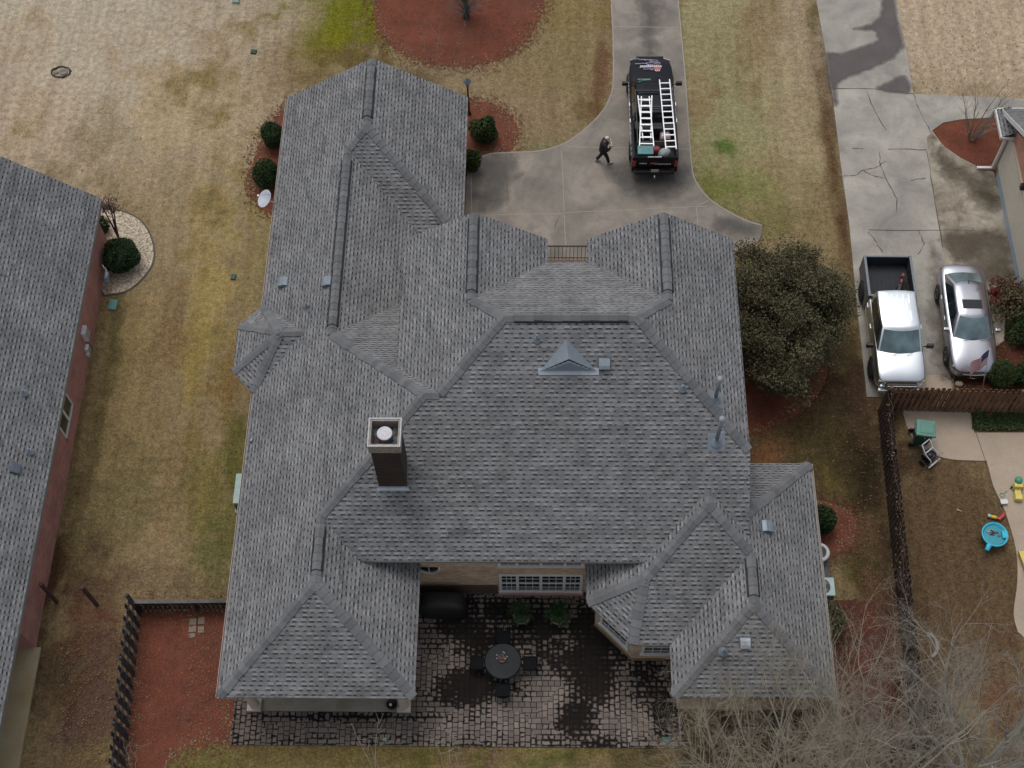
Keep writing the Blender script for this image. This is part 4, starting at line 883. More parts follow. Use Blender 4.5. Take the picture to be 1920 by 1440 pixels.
f = lb(fr, 'window', MAT['white']); g = MB(); bxx(g, .004, .014, y0+.07, (y0+y1)/2-.05, z0+.06, z1-.06); bxx(g, .004, .014, (y0+y1)/2+.05, y1-.07, z0+.06, z1-.06); lb(g, 'pane', MAT['glass'], f)
g = MB()
for k in range(18): g.box((X+.03, y0+(k+.5)*(y1-y0)/18, z0-.11), (.08, (y1-y0)/18-.012, .19))
lb(g, 'brick_sill', MAT['brick_red'])
for (px, py) in ((46, 738), (57, 848)):
    p = onplane(px, py, zL); m = MB(); m.tube([p-Vector((0, 0, .1)), p+Vector((0, 0, .3))], .05, 10); o = lb(m, 'vent_pipe', MAT['metal'], lroof)
    m = MB(); m.lathe([(.15, 0.03), (.1, .1), (.065, .16)], p, 14); lb(m, 'pipe_boot', MAT['metal'], o)
p = onplane(30, 880, zL); m = MB(); m.box((p.x, p.y, p.z+.06), (.34, .36, .14), M=Matrix.Rotation(math.atan(SL), 3, 'Y')); lb(m, 'box_vent', MAT['metal_dark'], lroof, bevel=.02)
# meter boxes and conduit on the left house wall
for k, (px, py, sz) in enumerate([(157, 625, (.16, .42, .55)), (162, 655, (.13, .26, .38)), (163, 664, (.12, .16, .2))]):
    p = atX(px, py, -17.53)
    t_ = thing('meter_box', ['large grey meter box high on the red brick wall of the left house', 'middle grey utility box below the large meter box', 'smallest grey utility box at the bottom of the wall cluster'][k], 'meter box', (-17.55, p.y, p.z-sz[2]/2), group='utility boxes on the left house')
    m = MB(); m.box((sz[0]/2+.003, 0, sz[2]/2), sz); m.build('cabinet', simple('cabinet_grey', (.66, .70, .74), .5), t_, bevel=.012)
    m = MB(); m.box((sz[0]+.012, 0, sz[2]*.5), (.012, sz[1]*.8, sz[2]*.75)); m.build('cover', MAT['galv'], t_)
    if k == 0: m = MB(); m.tube([(.05, 0, 0), (.05, 0, -p.z+sz[2]/2+.02)], .022, 8); m.build('conduit', MAT['galv'], t_)

RHO = (20., 33., 0.)
rh = thing('neighbour_house', 'orange brick house with a beige garage door at the right edge of the photo', 'house', RHO)
def rb(mb, name, mat, parent=rh, **k): return mb.build(name, mat, parent, off=RHO, **k)
XW = 19.15; YN = 35.95
m = MB(); SRr = .63
m.quad((18.85, 36.7, 2.62), (30, 36.7, 2.62), (30, 31.2, 2.62+SRr*5.5), (18.85, 31.2, 2.62+SRr*5.5))
m.quad((18.85, 31.2, 2.62+SRr*5.5), (30, 31.2, 2.62+SRr*5.5), (30, 25.7, 2.62), (18.85, 25.7, 2.62))
for i in range(len(m.f)):
    p = [Vector(m.v[k]) for k in m.f[i]]
    if (p[1]-p[0]).cross(p[2]-p[0]).z < 0: m.f[i].reverse()
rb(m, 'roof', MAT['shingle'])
m = MB(); m.quad((18.62, 36.68, 2.55), (18.62, 35.3, 2.55), (19.14, 35.3, 2.80), (19.14, 36.68, 2.80)); m.quad((18.62, 35.3, 2.54), (18.62, 36.68, 2.54), (19.14, 36.68, 2.54), (19.14, 35.3, 2.54))
rb(m, 'cornice_return', MAT['shingle'])
m = MB(); m.prism([(18.56, 35.26), (18.62, 35.26), (18.62, 36.72), (18.56, 36.72)], 2.42, 2.56); m.prism([(18.62, 35.24), (19.14, 35.24), (19.14, 35.30), (18.62, 35.30)], 2.40, 2.53); m.prism([(18.62, 36.70), (30, 36.70), (30, 36.76), (18.62, 36.76)], 2.45, 2.60)
m.add([(18.85, 36.7, 2.61), (18.85, 31.2, 2.61+SRr*5.5), (18.85, 31.2, 2.38+SRr*5.5), (18.85, 36.7, 2.38), (18.82, 36.7, 2.61), (18.82, 31.2, 2.61+SRr*5.5), (18.82, 31.2, 2.38+SRr*5.5), (18.82, 36.7, 2.38)], [[0, 1, 2, 3], [7, 6, 5, 4], [0, 4, 5, 1], [3, 2, 6, 7]])
m.add([(18.85, 25.7, 2.61), (18.85, 31.2, 2.61+SRr*5.5), (18.85, 31.2, 2.38+SRr*5.5), (18.85, 25.7, 2.38), (18.82, 25.7, 2.61), (18.82, 31.2, 2.61+SRr*5.5), (18.82, 31.2, 2.38+SRr*5.5), (18.82, 25.7, 2.38)], [[3, 2, 1, 0], [4, 5, 6, 7], [1, 5, 4, 0], [7, 6, 2, 3]])
rb(m, 'fascia', MAT['white'])
m = MB(); m.prism([(XW, 26.1), (30, 26.1), (30, YN), (XW, YN)], 0, 2.38)
m.add([(XW, 26.1, 2.38), (XW, YN, 2.38), (XW, 31.2, 5.5), (XW+.2, 26.1, 2.38), (XW+.2, YN, 2.38), (XW+.2, 31.2, 5.5)], [[0, 2, 1], [3, 4, 5], [0, 3, 5, 2], [1, 2, 5, 4]])
rb(m, 'wall', MAT['brick_orange'])
m = MB(); m.prism([(XW-.05, 27.0), (XW, 27.0), (XW, 35.55), (XW-.05, 35.55)], .42, 2.25); gd = rb(m, 'garage_door', simple('garage_door_beige', (.56, .52, .43), .6, var=.06))
m = MB(); m.prism([(XW-.055, 27.0), (XW, 27.0), (XW, 35.2), (XW-.055, 35.2)], .03, .40); rb(m, 'door_lower_strip', simple('door_lower', (.30, .36, .42), .5, var=.1), gd)  # bluish strip along the foot of the garage door
m = MB(); m.prism([(XW-.08, 35.58), (XW, 35.58), (XW, 35.75), (XW-.08, 35.75)], .03, 2.3); m.prism([(XW-.08, 27.0), (XW, 27.0), (XW, 35.75), (XW-.08, 35.75)], 2.26, 2.36); rb(m, 'door_frame', MAT['trim'], gd)
m = MB(); dx, dy = 18.98, 35.62; m.bar((dx, dy, 2.45), (dx, dy, .12), .09, .11); m.bar((dx, dy, .14), (dx-.62, dy+.05, .08), .11, .09); rb(m, 'downspout', simple('downspout_pale', (.70, .65, .60), .5))
p = atX(1917, 350, XW-.1); m = MB(); m.box((0, 0, 0), (.16, .18, .26)); m.bar((0, 0, .16), (.1, 0, .2), .03)
t_ = thing('wall_lantern', 'black wall lantern on the orange brick beside the beige garage door', 'lantern', (XW-.1, p.y, p.z)); m.build('lantern_body', MAT['black'], t_, bevel=.02)
m = MB(); m.box((0, 0, -.16), (.1, .1, .05)); m.build('lantern_glass', MAT['lamp_lens'], t_)

# ================================================================ fences
def wood(name, a, b):
    t = NT(name); p = t.pos()
    st = t.n('Mapping', ins={0: p, 3: (7., 7., .8)}).outputs[0]
    c = t.mix(t.ramp(t.noise(st, 1.3, 4, .7), [(.3, 0.), (.7, 1.)]), a, b); c = t.mix(1.0, c, t.ramp(t.noise(p, 1.1, 4), [(.3, .7), (.7, 1.25)]), 'MULTIPLY')
    t.col(c); t.set('Roughness', .95); t.set('Specular IOR Level', .15); return t.m
MAT['wood_brown'] = wood('fence_wood_brown', (.25, .145, .09), (.11, .062, .042))
MAT['wood_dark'] = wood('fence_wood_dark', (.075, .056, .047), (.034, .026, .022))
MAT['wood_grey'] = wood('fence_wood_grey', (.075, .072, .072), (.032, .030, .031))
MAT['wood_cap'] = wood('fence_wood_cap', (.155, .145, .135), (.09, .082, .075))
def fence(name, label, a, b, h, mat, step=.115, wd=.14, post=2.4, both=True, cap=None, group='wooden fences', posth=.05, sides=(1, -1), jit=.03):
    a = Vector(a); b = Vector(b); L = (b-a).length; d = (b-a)/L; ang = math.atan2(d.y, d.x)
    t = thing(name, label, 'fence', a, ang, group); rr = random.Random(int(a.x*100)); m = MB()
    n = int(L/step)
    for k in range(n):
        sd_ = sides[k % len(sides)]; hh = h+rr.uniform(-jit, jit)*1.0; x = (k+.5)*step
        y = sd_*.045; w2 = wd/2; c = .03; t0 = .018
        lean = rr.uniform(-.012, .012)
        pr = [(x-w2, .03), (x+w2, .03), (x+w2+lean, hh-c), (x+w2-c+lean, hh), (x-w2+c+lean, hh), (x-w2+lean, hh-c)]
        vs = [(px_, y-t0/2, z) for px_, z in pr]+[(px_, y+t0/2, z) for px_, z in pr]
        m.add(vs, [[0, 1, 2, 3, 4, 5], [11, 10, 9, 8, 7, 6]]+[[i, i+6, (i+1) % 6+6, (i+1) % 6] for i in range(6)])
    m.build('pickets', mat, t)
    m = MB()
    for z in (.25, h-.3): m.bar((0, 0, z), (L, 0, z), .07, .04)
    if h > 1.4: m.bar((0, 0, h*.5), (L, 0, h*.5), .07, .04)
    m.build('rail', mat, t)
    k = 0; x = 0.0
    while x <= L+.01:
        m = MB(); m.box((x, 0, (h+posth)/2), (.1, .1, h+posth)); m.build('post', mat, t); x += post
    if cap: m = MB(); m.box((L/2, 0, h+.035), (L, .15, .035)); m.build('cap_board', cap, t)
    return t
fence('wooden_fence', 'brown picket fence of alternating boards in front of the white pickup truck', at(1652, 768), at(1958, 776), 1.72, MAT['wood_brown'], step=.105, sides=(1, -1), group=None)
pts = [(1648, 772), (1655, 850), (1662, 947), (1671, 1018), (1683, 1117), (1700, 1260), (1716, 1445)]
a, b = at(*pts[0]), at(*pts[-1])
fence('wooden_fence', 'long dark weathered fence dividing the two back yards behind the green bin', (a.x, a.y, 0), (b.x, b.y, 0), 1.75, MAT['wood_dark'], step=.112, group=None, jit=.06)
a, b = at(262, 1148), at(231, 1460)
fence('wooden_fence', 'dark grey board fence along the red mulch at the lower left', (a.x, a.y, 0), (b.x, b.y, 0), 1.72, MAT['wood_grey'], step=.22, wd=.15, post=2.2, group=None)
a, b = at(264, 1146), at(430, 1144)
fence('wooden_fence', 'low grey board fence with a flat cap running to the house corner', (a.x, a.y, 0), (b.x+.35, b.y, 0), .95, MAT['wood_dark'], step=.17, post=2.0, cap=MAT['wood_cap'], group=None, posth=0, sides=(1,))
for (px, py), h, lab in (((107, 1129), 1.83, 'leaning dark post nearest the red brick wall of the left house'), ((182, 1135), 1.83, 'lone dark post standing between the brick wall and the grey fence')):
    p = at(px, py); m = MB(); m.box((0, 0, h/2), (.11, .11, h)); m.box((0, 0, h+.008), (.135, .135, .02))
    o = m.build('fence_post', MAT['brick_dark'] if 0 else simple('post_brown', (.065, .032, .024), .9, var=.3), None); o.location = p; tag(o, lab, 'post', 'lone fence posts')

# ================================================================ vegetation
class LMB:
    """leaf cloud built with numpy"""
    def __init__(s): s.V = []; s.S = []
    def leaves(s, P, size, rs, up=.35, aspect=1.7):
        n = len(P); d = rs.normal(size=(n, 3)); d[:, 2] += up*2; d /= np.linalg.norm(d, axis=1)[:, None]
        r = rs.normal(size=(n, 3)); x = np.cross(d, r); x /= np.linalg.norm(x, axis=1)[:, None]; y = np.cross(d, x)
        sz = size*rs.uniform(.6, 1.3, (n, 1)); X = x*sz*aspect*.5; Y = y*sz*.5
        q = np.stack([P-X, P-Y*.9, P+X, P+Y*.9], 1); s.V.append(q.reshape(-1, 3)); s.S.append(np.repeat(rs.uniform(0, 999, (n, 3)), 4, 0))
    def build(s, name, mat, parent, seg=True):
        V = np.concatenate(s.V); n = len(V)//4; me = bpy.data.meshes.new(name)
        me.vertices.add(len(V)); me.vertices.foreach_set('co', V.astype(np.float32).ravel())
        me.loops.add(len(V)); me.loops.foreach_set('vertex_index', np.arange(len(V), dtype=np.int32))
        me.polygons.add(n); me.polygons.foreach_set('loop_start', np.arange(0, len(V), 4, dtype=np.int32))
        me.update(calc_edges=True); me.materials.append(mat)
        a = me.attributes.new('seg', 'FLOAT_VECTOR', 'POINT'); a.data.foreach_set('vector', np.concatenate(s.S).astype(np.float32).ravel())
        o = bpy.data.objects.new(name, me); COL.objects.link(o); o.parent = parent; return o
def blob_pts(rs, n, r, lump=.2, shell=.55, nf=5):
    d = rs.normal(size=(n, 3)); d /= np.linalg.norm(d, axis=1)[:, None]
    k = np.ones(n)
    for i in range(nf):
        ax = rs.normal(size=3); ax /= np.linalg.norm(ax); f = rs.uniform(2, 6); k += lump*np.sin(f*(d@ax)+rs.uniform(0, 6.28))/math.sqrt(nf)*1.3
    rad_ = k*(1-shell*rs.uniform(0, 1, n)**2.2)
    return d*rad_[:, None]*np.array(r)
def bush(name, label, cat, px, py, r, hz, mat, n=1500, leaf_=.06, lump=.12, seed=1, zc=None, group=None, ground=True):
    zc = hz*.55 if zc is None else zc
    c = at(px, py, zc); t = thing(name, label, cat, (c.x, c.y, 0), 0, group); rs = np.random.RandomState(seed)
    P = blob_pts(rs, n, (r, r, hz*.52), lump); P[:, 2] += zc; P = P[P[:, 2] > .03]
    L = LMB(); L.leaves(P, leaf_, rs); L.build('foliage', mat, t)
    m = MB(); rr = random.Random(seed)
    for k in range(5):
        a = rr.uniform(0, 6.28); m.tube([(0, 0, 0), (_c(a)*r*.3, _s(a)*r*.3, zc*.7), (_c(a)*r*.6, _s(a)*r*.6, zc*1.1)], [.03, .02, .008], 5)
    m.build('stem', MAT['bark_dark'], t)
    return t
bush('round_shrub', 'upper of the two clipped dark green shrubs by the west wall of the house', 'shrub', 512, 253, .50, 1.15, MAT['leaf_dark'], 3200, .055, .10, 11)
bush('round_shrub', 'lower of the two clipped dark green shrubs, just above the white satellite dish', 'shrub', 501, 325, .56, 1.2, MAT['leaf_dark'], 3600, .055, .10, 12)
bush('shrub', 'leafy green shrub in the red mulch on the right of the garage wing', 'shrub', 908, 240, .58, 1.25, MAT['leaf_mid'], 2600, .075, .16, 13)
bush('shrub', 'small green shrub against the garage wall at the driveway edge', 'shrub', 884, 302, .40, 1.0, MAT['leaf_mid'], 1700, .065, .12, 14)
bush('round_shrub', 'large round dark green shrub on the pale gravel bed', 'shrub', 226, 478, .74, 1.3, MAT['leaf_dark'], 5200, .06, .06, 15)
bush('shrub', 'small bright green shrub squeezed between the gravel bed and the left brick wall', 'shrub', 191, 420, .26, .9, MAT['leaf_mid'], 900, .06, .1, 16)
bush('round_shrub', 'clipped dark green shrub below the south east roof corner in red mulch', 'shrub', 1541, 972, .52, 1.3, MAT['leaf_dark'], 3200, .055, .10, 17)
bush('shrub', 'loose dark shrub against the east wall below the air conditioner', 'shrub', 1556, 1158, .55, 1.2, MAT['leaf_olive'], 2000, .06, .2, 18)
bush('round_shrub', 'smooth round green boxwood beside the flagpole', 'shrub', 1879, 700, .56, 1.0, MAT['leaf_mid'], 4600, .04, .03, 19)
bush('shrub', 'dark green shrub right of the boxwood at the photo edge', 'shrub', 1922, 702, .45, .9, MAT['leaf_dark'], 2000, .05, .05, 20)
bush('shrub', 'wide reddish green shrub to the right of the silver sedan', 'shrub', 1912, 565, .9, 1.1, MAT['leaf_olive'], 1700, .08, .35, 21)
bush('shrub', 'loose green shrub above the boxwood at the right edge', 'shrub', 1922, 620, .7, 1.0, MAT['leaf_mid'], 1500, .08, .35, 22)
bush('shrub', 'red leaved low shrub beside the boot of the silver sedan', 'shrub', 1886, 552, .65, .5, MAT['leaf_red'], 1100, .08, .4, 23)
# big evergreen east of the house
def evergreen():
    c = at(1466, 588, 2.2); t = thing('evergreen_tree', 'broad olive green evergreen tree close to the east side of the house', 'tree', (c.x, c.y, 0)); rs = np.random.RandomState(5)
    L = LMB(); m = MB(); m.tube([(0, 0, 0), (.05, 0, .8), (0, .05, 1.8)], [.2, .16, .11], 8)
    C = []
    while len(C) < 210:
        p = rs.uniform(-1, 1, 3); q = (p[0]**2+p[1]**2+p[2]**2)
        if .22 < q < 1 and p[2] > -.8: a_ = math.atan2(p[1], p[0]); lob = 1+.13*math.sin(3*a_+.6)+.10*math.sin(5*a_+2.)+.07*math.sin(8*a_); C.append(p*np.array([2.25*lob, 3.0*lob, 1.9])+np.array([0, 0, 2.25]))
    for cc in C:
        rr = rs.uniform(.30, .62); n = int(560*(rr/.5)**2)
        P = blob_pts(rs, n, (rr, rr, rr*.7), .3, .9)+cc; P = P[P[:, 2] > .1]; L.leaves(P, .058, rs, .3)
        if rs.rand() < .3:
            s0 = np.array([0, 0, rs.uniform(.8, 1.8)]); mid = (s0+cc)/2+rs.normal(size=3)*.12; m.tube([s0, mid, cc], [.06, .035, .012], 5)
    # sprays poking outwards
    P = blob_pts(rs, 9000, (2.45, 3.15, 2.1), .30, .5, 9); P = P[((P/np.array([2.75, 3.5, 2.3]))**2).sum(1) < 1.0]+np.array([0, 0, 2.25]); P = P[(P[:, 2] > .25)]; L.leaves(P, .052, rs, .3)
    L.build('crown', MAT['leaf_olive'], t); m.build('trunk', MAT['bark_dark'], t)
evergreen()
# bare deciduous trees
def grow(m, p, d, L, r, lev, rr, spread, up, nseg=4, tips=None, ns=(5, 4, 3, 3, 3), kids=(5, 5, 4, 3), wig=.14):
    pts = [p.copy()]; rad_ = [r]; dd = d.copy(); q = p.copy()
    for k in range(nseg):
        dd = (dd+Vector((rr.gauss(0, wig), rr.gauss(0, wig), rr.gauss(0, wig*.6)+up))).normalized(); q = q+dd*(L/nseg); pts.append(q.copy()); rad_.append(r*(1-.72*(k+1)/nseg))
    m.tube(pts, rad_, ns[min(lev, 4)], cap=False)
    if lev >= len(kids): return
    for k in range(kids[lev]):
        f = rr.uniform(.3, 1.0)*nseg; i = min(int(f), nseg-1); b = pts[i].lerp(pts[i+1], f-i)
        bd = (pts[i+1]-pts[i]).normalized(); s = Vector((rr.gauss(0, 1), rr.gauss(0, 1), rr.gauss(0, .5))); s = (s-bd*s.dot(bd)).normalized()
        nd = (bd+s*rr.uniform(.45, 1.0)*spread).normalized()
        grow(m, b, nd, L*rr.uniform(.38, .62), rad_[i]*.55+.0008, lev+1, rr, spread, up, max(2, nseg-1), tips, ns, kids, wig)
def bare_tree(name, label, base, stems, Lm, r, seed, mat, twm=None, lean=(0, 0), spread=.9, kids=(6, 5, 4, 3), up=.03, group=None, out=.5, trunk=None):
    t = thing(name, label, 'tree', base, 0, group); rr = random.Random(seed); m = MB(); tw = MB()
    z0 = 0
    if trunk: m.tube([(0, 0, 0), (.03, .02, trunk*.5), (0, 0, trunk)], [r*1.7, r*1.4, r*1.25], 8); z0 = trunk*.95
    for k in range(stems):
        a = 2*math.pi*(k+rr.uniform(-.3, .3))/stems; o = rr.uniform(.35, 1.)*out
        d = Vector((_c(a)*o+lean[0], _s(a)*o+lean[1], 1)).normalized(); p = Vector((_c(a)*.12, _s(a)*.12, z0))
        L = Lm*rr.uniform(.8, 1.1); nseg = 6; pts = [p.copy()]; rad_ = [r]; q = p.copy(); dd = d
        for j in range(nseg):
            dd = (dd+Vector((rr.gauss(0, .07), rr.gauss(0, .07), .03))).normalized(); q = q+dd*(L/nseg); pts.append(q.copy()); rad_.append(r*(1-.82*(j+1)/nseg))
        m.tube(pts, rad_, 6, cap=False)
        for j in range(kids[0]):
            f = rr.uniform(.22, 1.)*nseg; i = min(int(f), nseg-1); b = pts[i].lerp(pts[i+1], f-i); bd = (pts[i+1]-pts[i]).normalized()
            s = Vector((rr.gauss(0, 1), rr.gauss(0, 1), rr.gauss(0, .4))); s = (s-bd*s.dot(bd)).normalized()
            grow(tw, b, (bd+s*rr.uniform(.4, .9)*spread).normalized(), L*rr.uniform(.25, .42), rad_[i]*.5+.003, 0, rr, spread, up, 4, kids=kids[1:])
    m.build('trunk', mat, t); tw.build('branches', twm or mat, t)
    return t
G1 = 'bare trees at the lower right'
bt = [((1420, 1545), 8, 7.4, .07, 31, 'twig', 'twig', (-.26, .16), 'leaning bare tree whose twigs reach furthest left over the patio corner'),
 ((1500, 1535), 8, 7.2, .075, 32, 'bark_pale', 'twig', (-.06, .20), 'tan twigged bare tree standing in front of the south east roof slope'),
 ((1590, 1525), 7, 7.0, .075, 33, 'bark_pale', 'twig', (.0, .20), 'bare tree with the palest vertical stems in the gap beside the dark fence'),
 ((1590, 1440), 7, 5.0, .03, 34, 'twig_pink', 'twig_pink', (.0, .16), 'low mauve twigged bare tree beside the house corner and the dark fence'),
 ((1700, 1500), 7, 6.0, .06, 35, 'twig_grey', 'twig_grey', (-.02, .18), 'grey bare tree growing through the end of the dark fence'),
 ((1345, 1455), 4, 4.4, .03, 38, 'twig', 'twig', (-.05, .10), 'low tan bare shrub tree hiding the wall under the south east roof'),
 ((1450, 1455), 4, 4.4, .03, 39, 'twig', 'twig', (.0, .10), 'low dense bare shrub tree in the middle of the lower right thicket'),
 ((1805, 1465), 6, 7.2, .11, 36, 'bark_pale', 'twig_grey', (.0, .16), 'tallest pale barked bare tree at the lower right corner')]
for (px, py), st_, L_, r_, sd_, ma, mt, le, lab in bt:
    p = at(px, py)
    bare_tree('bare_tree', lab, (p.x, p.y, 0), st_, L_, r_, sd_, MAT[ma], MAT[mt], le, kids=(7, 5, 4, 3) if px != 1805 else (9, 6, 4, 4), group=G1, out=.50 if px != 1805 else .5)
p = at(874, 34); bare_tree('bare_tree', 'lichen covered bare tree rising from the red mulch island at the top', (p.x, p.y, 0), 5, 4.6, .10, 41, MAT['bark_moss'], MAT['twig_grey'], (-.02, .25), kids=(5, 4, 3, 2), out=.75, trunk=1.3)
def clump():
    rr = random.Random(77); m = MB(); p = at(874, 30); t = thing('shrub', 'grey green lichen covered twiggy clump round the tree base at the top edge', 'shrub', (p.x, p.y+.05, 0))
    for k in range(26):
        a = rr.uniform(0, 6.28); grow(m, Vector((0, 0, .1)), Vector((_c(a)*.6, _s(a)*.6, 1)).normalized(), rr.uniform(.8, 1.5), .02, 2, rr, 1.0, .02, 4, kids=(5, 4, 4, 3))
    m.build('stems', simple('lichen_twig', (.16, .19, .18), .95, var=.4, scale=5), t)
clump()
p = at(1822, 262); bare_tree('bare_tree', 'many stemmed bare crepe myrtle in the red mulch by the garage door', (p.x, p.y, 0), 13, 2.7, .028, 42, MAT['bark'], MAT['twig_grey'], (.05, .05), kids=(3, 3, 2), out=.7)
def small_myrtle():
    p = at(222, 445); t = thing('bare_tree', 'small leaning bare tree with dried brown blossoms on the gravel bed', 'tree', (p.x, p.y, 0)); rr = random.Random(3); m = MB(); b = MB()
    for tx, ty in ((190, 385), (213, 388), (205, 380)):
        q = at(tx, ty, 2.3)-p; m.tube([(0, 0, 0), (q.x*.35, q.y*.35, 1.0), (q.x*.8, q.y*.8, 1.9), (q.x, q.y, 2.3)], [.045, .035, .02, .01], 6)
        for k in range(26):
            c = Vector((q.x*.85+rr.gauss(0, .18), q.y*.85+rr.gauss(0, .18), 2.2+rr.gauss(0, .12))); e = Vector((rr.gauss(0, .12), rr.gauss(0, .12), rr.uniform(0, .12)))
            b.tube([c, c+e], [.012, .02], 4)
            m.tube([(q.x*.75, q.y*.75, 1.85), c], [.008, .004], 3)
    m.build('trunk', MAT['twig_red'], t); b.build('blossoms', MAT['twig_red'], t)
small_myrtle()
# thin canes: top mulch island, lower lawn
def canes(name, label, lst, h, mat, seed, group):
    p0 = at(*lst[0][:2]); t = thing(name, label, 'plant', (p0.x, p0.y, 0), 0, group); rr = random.Random(seed); m = MB()
    for px, py, tx, ty, hh in lst:
        a = at(px, py)-p0; b = at(tx, ty, hh)-p0; n = 5; pts = []
        for k in range(n+1): f = k/n; pts.append(a.lerp(b, f)+Vector((rr.gauss(0, .03), rr.gauss(0, .03), 0))*(k > 0))
        m.tube(pts, [.012*(1-.7*k/n) for k in range(n+1)], 4, cap=False)
        for k in range(8):
            f = rr.uniform(.4, 1); c = a.lerp(b, f); m.tube([c, c+Vector((rr.gauss(0, .2), rr.gauss(0, .2), rr.uniform(.05, .3)))], [.006, .002], 3, cap=False)
    m.build('stalks', mat, t)
canes('bare_canes', 'thin tan canes arching over the red mulch island at the top', [(818, 138, 826, 32, 2.2), (800, 120, 790, 50, 1.6), (846, 112, 872, 40, 1.8), (780, 122, 770, 95, .9), (835, 100, 815, 60, 1.4)], 2, MAT['twig'], 1, None)
canes('bare_canes', 'pale bare sapling stalks on the lawn below the porch', [(706, 1460, 660, 1355, 2.6), (702, 1460, 712, 1350, 2.4), (712, 1450, 690, 1390, 1.6)], 2, MAT['bark_pale'], 2, None)
canes('bare_canes', 'pale bare sapling stalks in the middle of the lower lawn', [(842, 1460, 810, 1380, 2.2), (842, 1460, 842, 1370, 2.2), (850, 1455, 862, 1400, 1.4)], 2, MAT['bark_pale'], 3, None)
canes('bare_canes', 'mauve bare sapling stalks left of the patio grime', [(935, 1465, 925, 1400, 1.8), (940, 1465, 960, 1405, 1.8), (930, 1460, 905, 1410, 1.5)], 2, MAT['twig_pink'], 4, None)
canes('bare_canes', 'two dry stalks on the lower end of the left red mulch', [(250, 1445, 232, 1400, 1.3), (254, 1442, 256, 1395, 1.2)], 2, MAT['bark_pale'], 5, None)
# vines over the dark fence top
def vines():
    rs = np.random.RandomState(9); P = []
    for k in range(400):
        f = rs.uniform(0, .62); px = np.interp(f, [0, .1, .35, .6, 1], [1664, 1669, 1688, 1704, 1730]); py = 724+f*700
        q = at(px+rs.normal()*2.6, py, 1.74+rs.normal()*.07); P.append((q.x, q.y, q.z-rs.uniform(0, 1)**3*.9))
    P = np.array(P); t = thing('vine', 'dry creeping vine with pale leaves along the top of the dark fence', 'vine', (P[0][0], P[0][1], 0)); P = P-np.array([P[0][0], P[0][1], 0])
    L = LMB(); L.leaves(P[:320], .05, rs); L.build('leaves', MAT['leaf_brown'], t)
    m = MB(); i = np.argsort(-P[:, 1]); Q = P[i][::18]; Q[:, 2] = 1.74+rs.normal(size=len(Q))*.04; m.tube(Q.tolist(), .012, 4); m.build('stem', MAT['bark_dark'], t)
vines()
# fallen leaves: one uncountable litter
def litter():
    rs = np.random.RandomState(4); P = []
    for px0, px1, py0, py1, n in [(350, 425, 1180, 1390, 330), (250, 400, 1160, 1420, 160), (110, 240, 1160, 1440, 700), (330, 420, 1180, 1300, 90), (1410, 1660, 790, 1130, 420), (1560, 1700, 700, 1100, 350), (1870, 1920, 540, 720, 320), (1800, 1920, 720, 735, 60), (1820, 1920, 772, 808, 220), (1690, 1900, 850, 1200, 260), (1560, 1680, 1130, 1300, 260), (700, 1010, 0, 125, 90), (1132, 1146, 50, 200, 90), (1230, 1560, 1340, 1440, 600), (1700, 1920, 1200, 1440, 700), (0, 520, 0, 380, 420), (1690, 1920, 0, 170, 420), (300, 420, 560, 1100, 150)]:
        x = rs.uniform(px0, px1, n); y = rs.uniform(py0, py1, n)
        for a, b in zip(x, y): q = at(a, b, .065 if 1690 < a < 1920 and 765 < b < 850 else .03); P.append(tuple(q))
    L = LMB(); P = np.array(P); P[:, 2] += rs.uniform(0, .03, len(P)); L.leaves(P, .046, rs, 2.5, 1.3)
    o = L.build('leaf_litter', MAT['leaf_brown'], None); tag(o, 'scattered dry fallen leaves on the mulch and grass', 'leaf litter', kind='stuff')
litter()

# shreds of mulch kicked out over the bed edges and grass creeping in: one uncountable scatter
def scatter(name, mat, lab, per, size, inout, seed):
    rs = np.random.RandomState(seed); P = []
    for m_, pts, j in BEDS[:6]:
        Q = np.array(W2(spline(pts, True, 6))); c = Q.mean(0)
        for a, b in zip(Q, np.roll(Q, -1, 0)):
            n = max(1, int(np.hypot(*(b-a))*per)); t_ = rs.uniform(0, 1, n)[:, None]; e = a+(b-a)*t_; d = e-c; d /= np.linalg.norm(d, axis=1)[:, None]
            e = e+d*(np.abs(rs.normal(size=(n, 1)))*.28*inout); P += [(x, y, .016+rs.uniform(0, .03)) for x, y in e]
    L = LMB(); L.leaves(np.array(P), size, rs, 2.0, 1.8); o = L.build(name, mat, None); tag(o, lab, name.replace('_', ' '), kind='stuff')
scatter('mulch_scatter', leaf('mulch_shreds', (.10, .032, .020), (.22, .085, .055)), 'loose red mulch shreds spilled round the edges of the beds', 60, .05, 1, 31)
scatter('grass_fringe', leaf('grass_fringe', (.12, .095, .055), (.27, .22, .13)), 'ragged dry grass creeping over the edges of the mulch beds', 34, .05, -1, 32)

def ground_cover():
    rs = np.random.RandomState(14); P = []
    for k in range(2600):
        x = rs.uniform(1822, 1935); y = rs.uniform(775, 806); q = at(x, y, .02); P.append((q.x, q.y, .03+abs(rs.normal())*.06))
    L = LMB(); L.leaves(np.array(P), .07, rs, 1.2, 1.5); o = L.build('ground_cover', MAT['leaf_mid'], None); tag(o, 'low green ground cover in the planting strip behind the brown fence', 'ground cover', kind='stuff')
ground_cover()
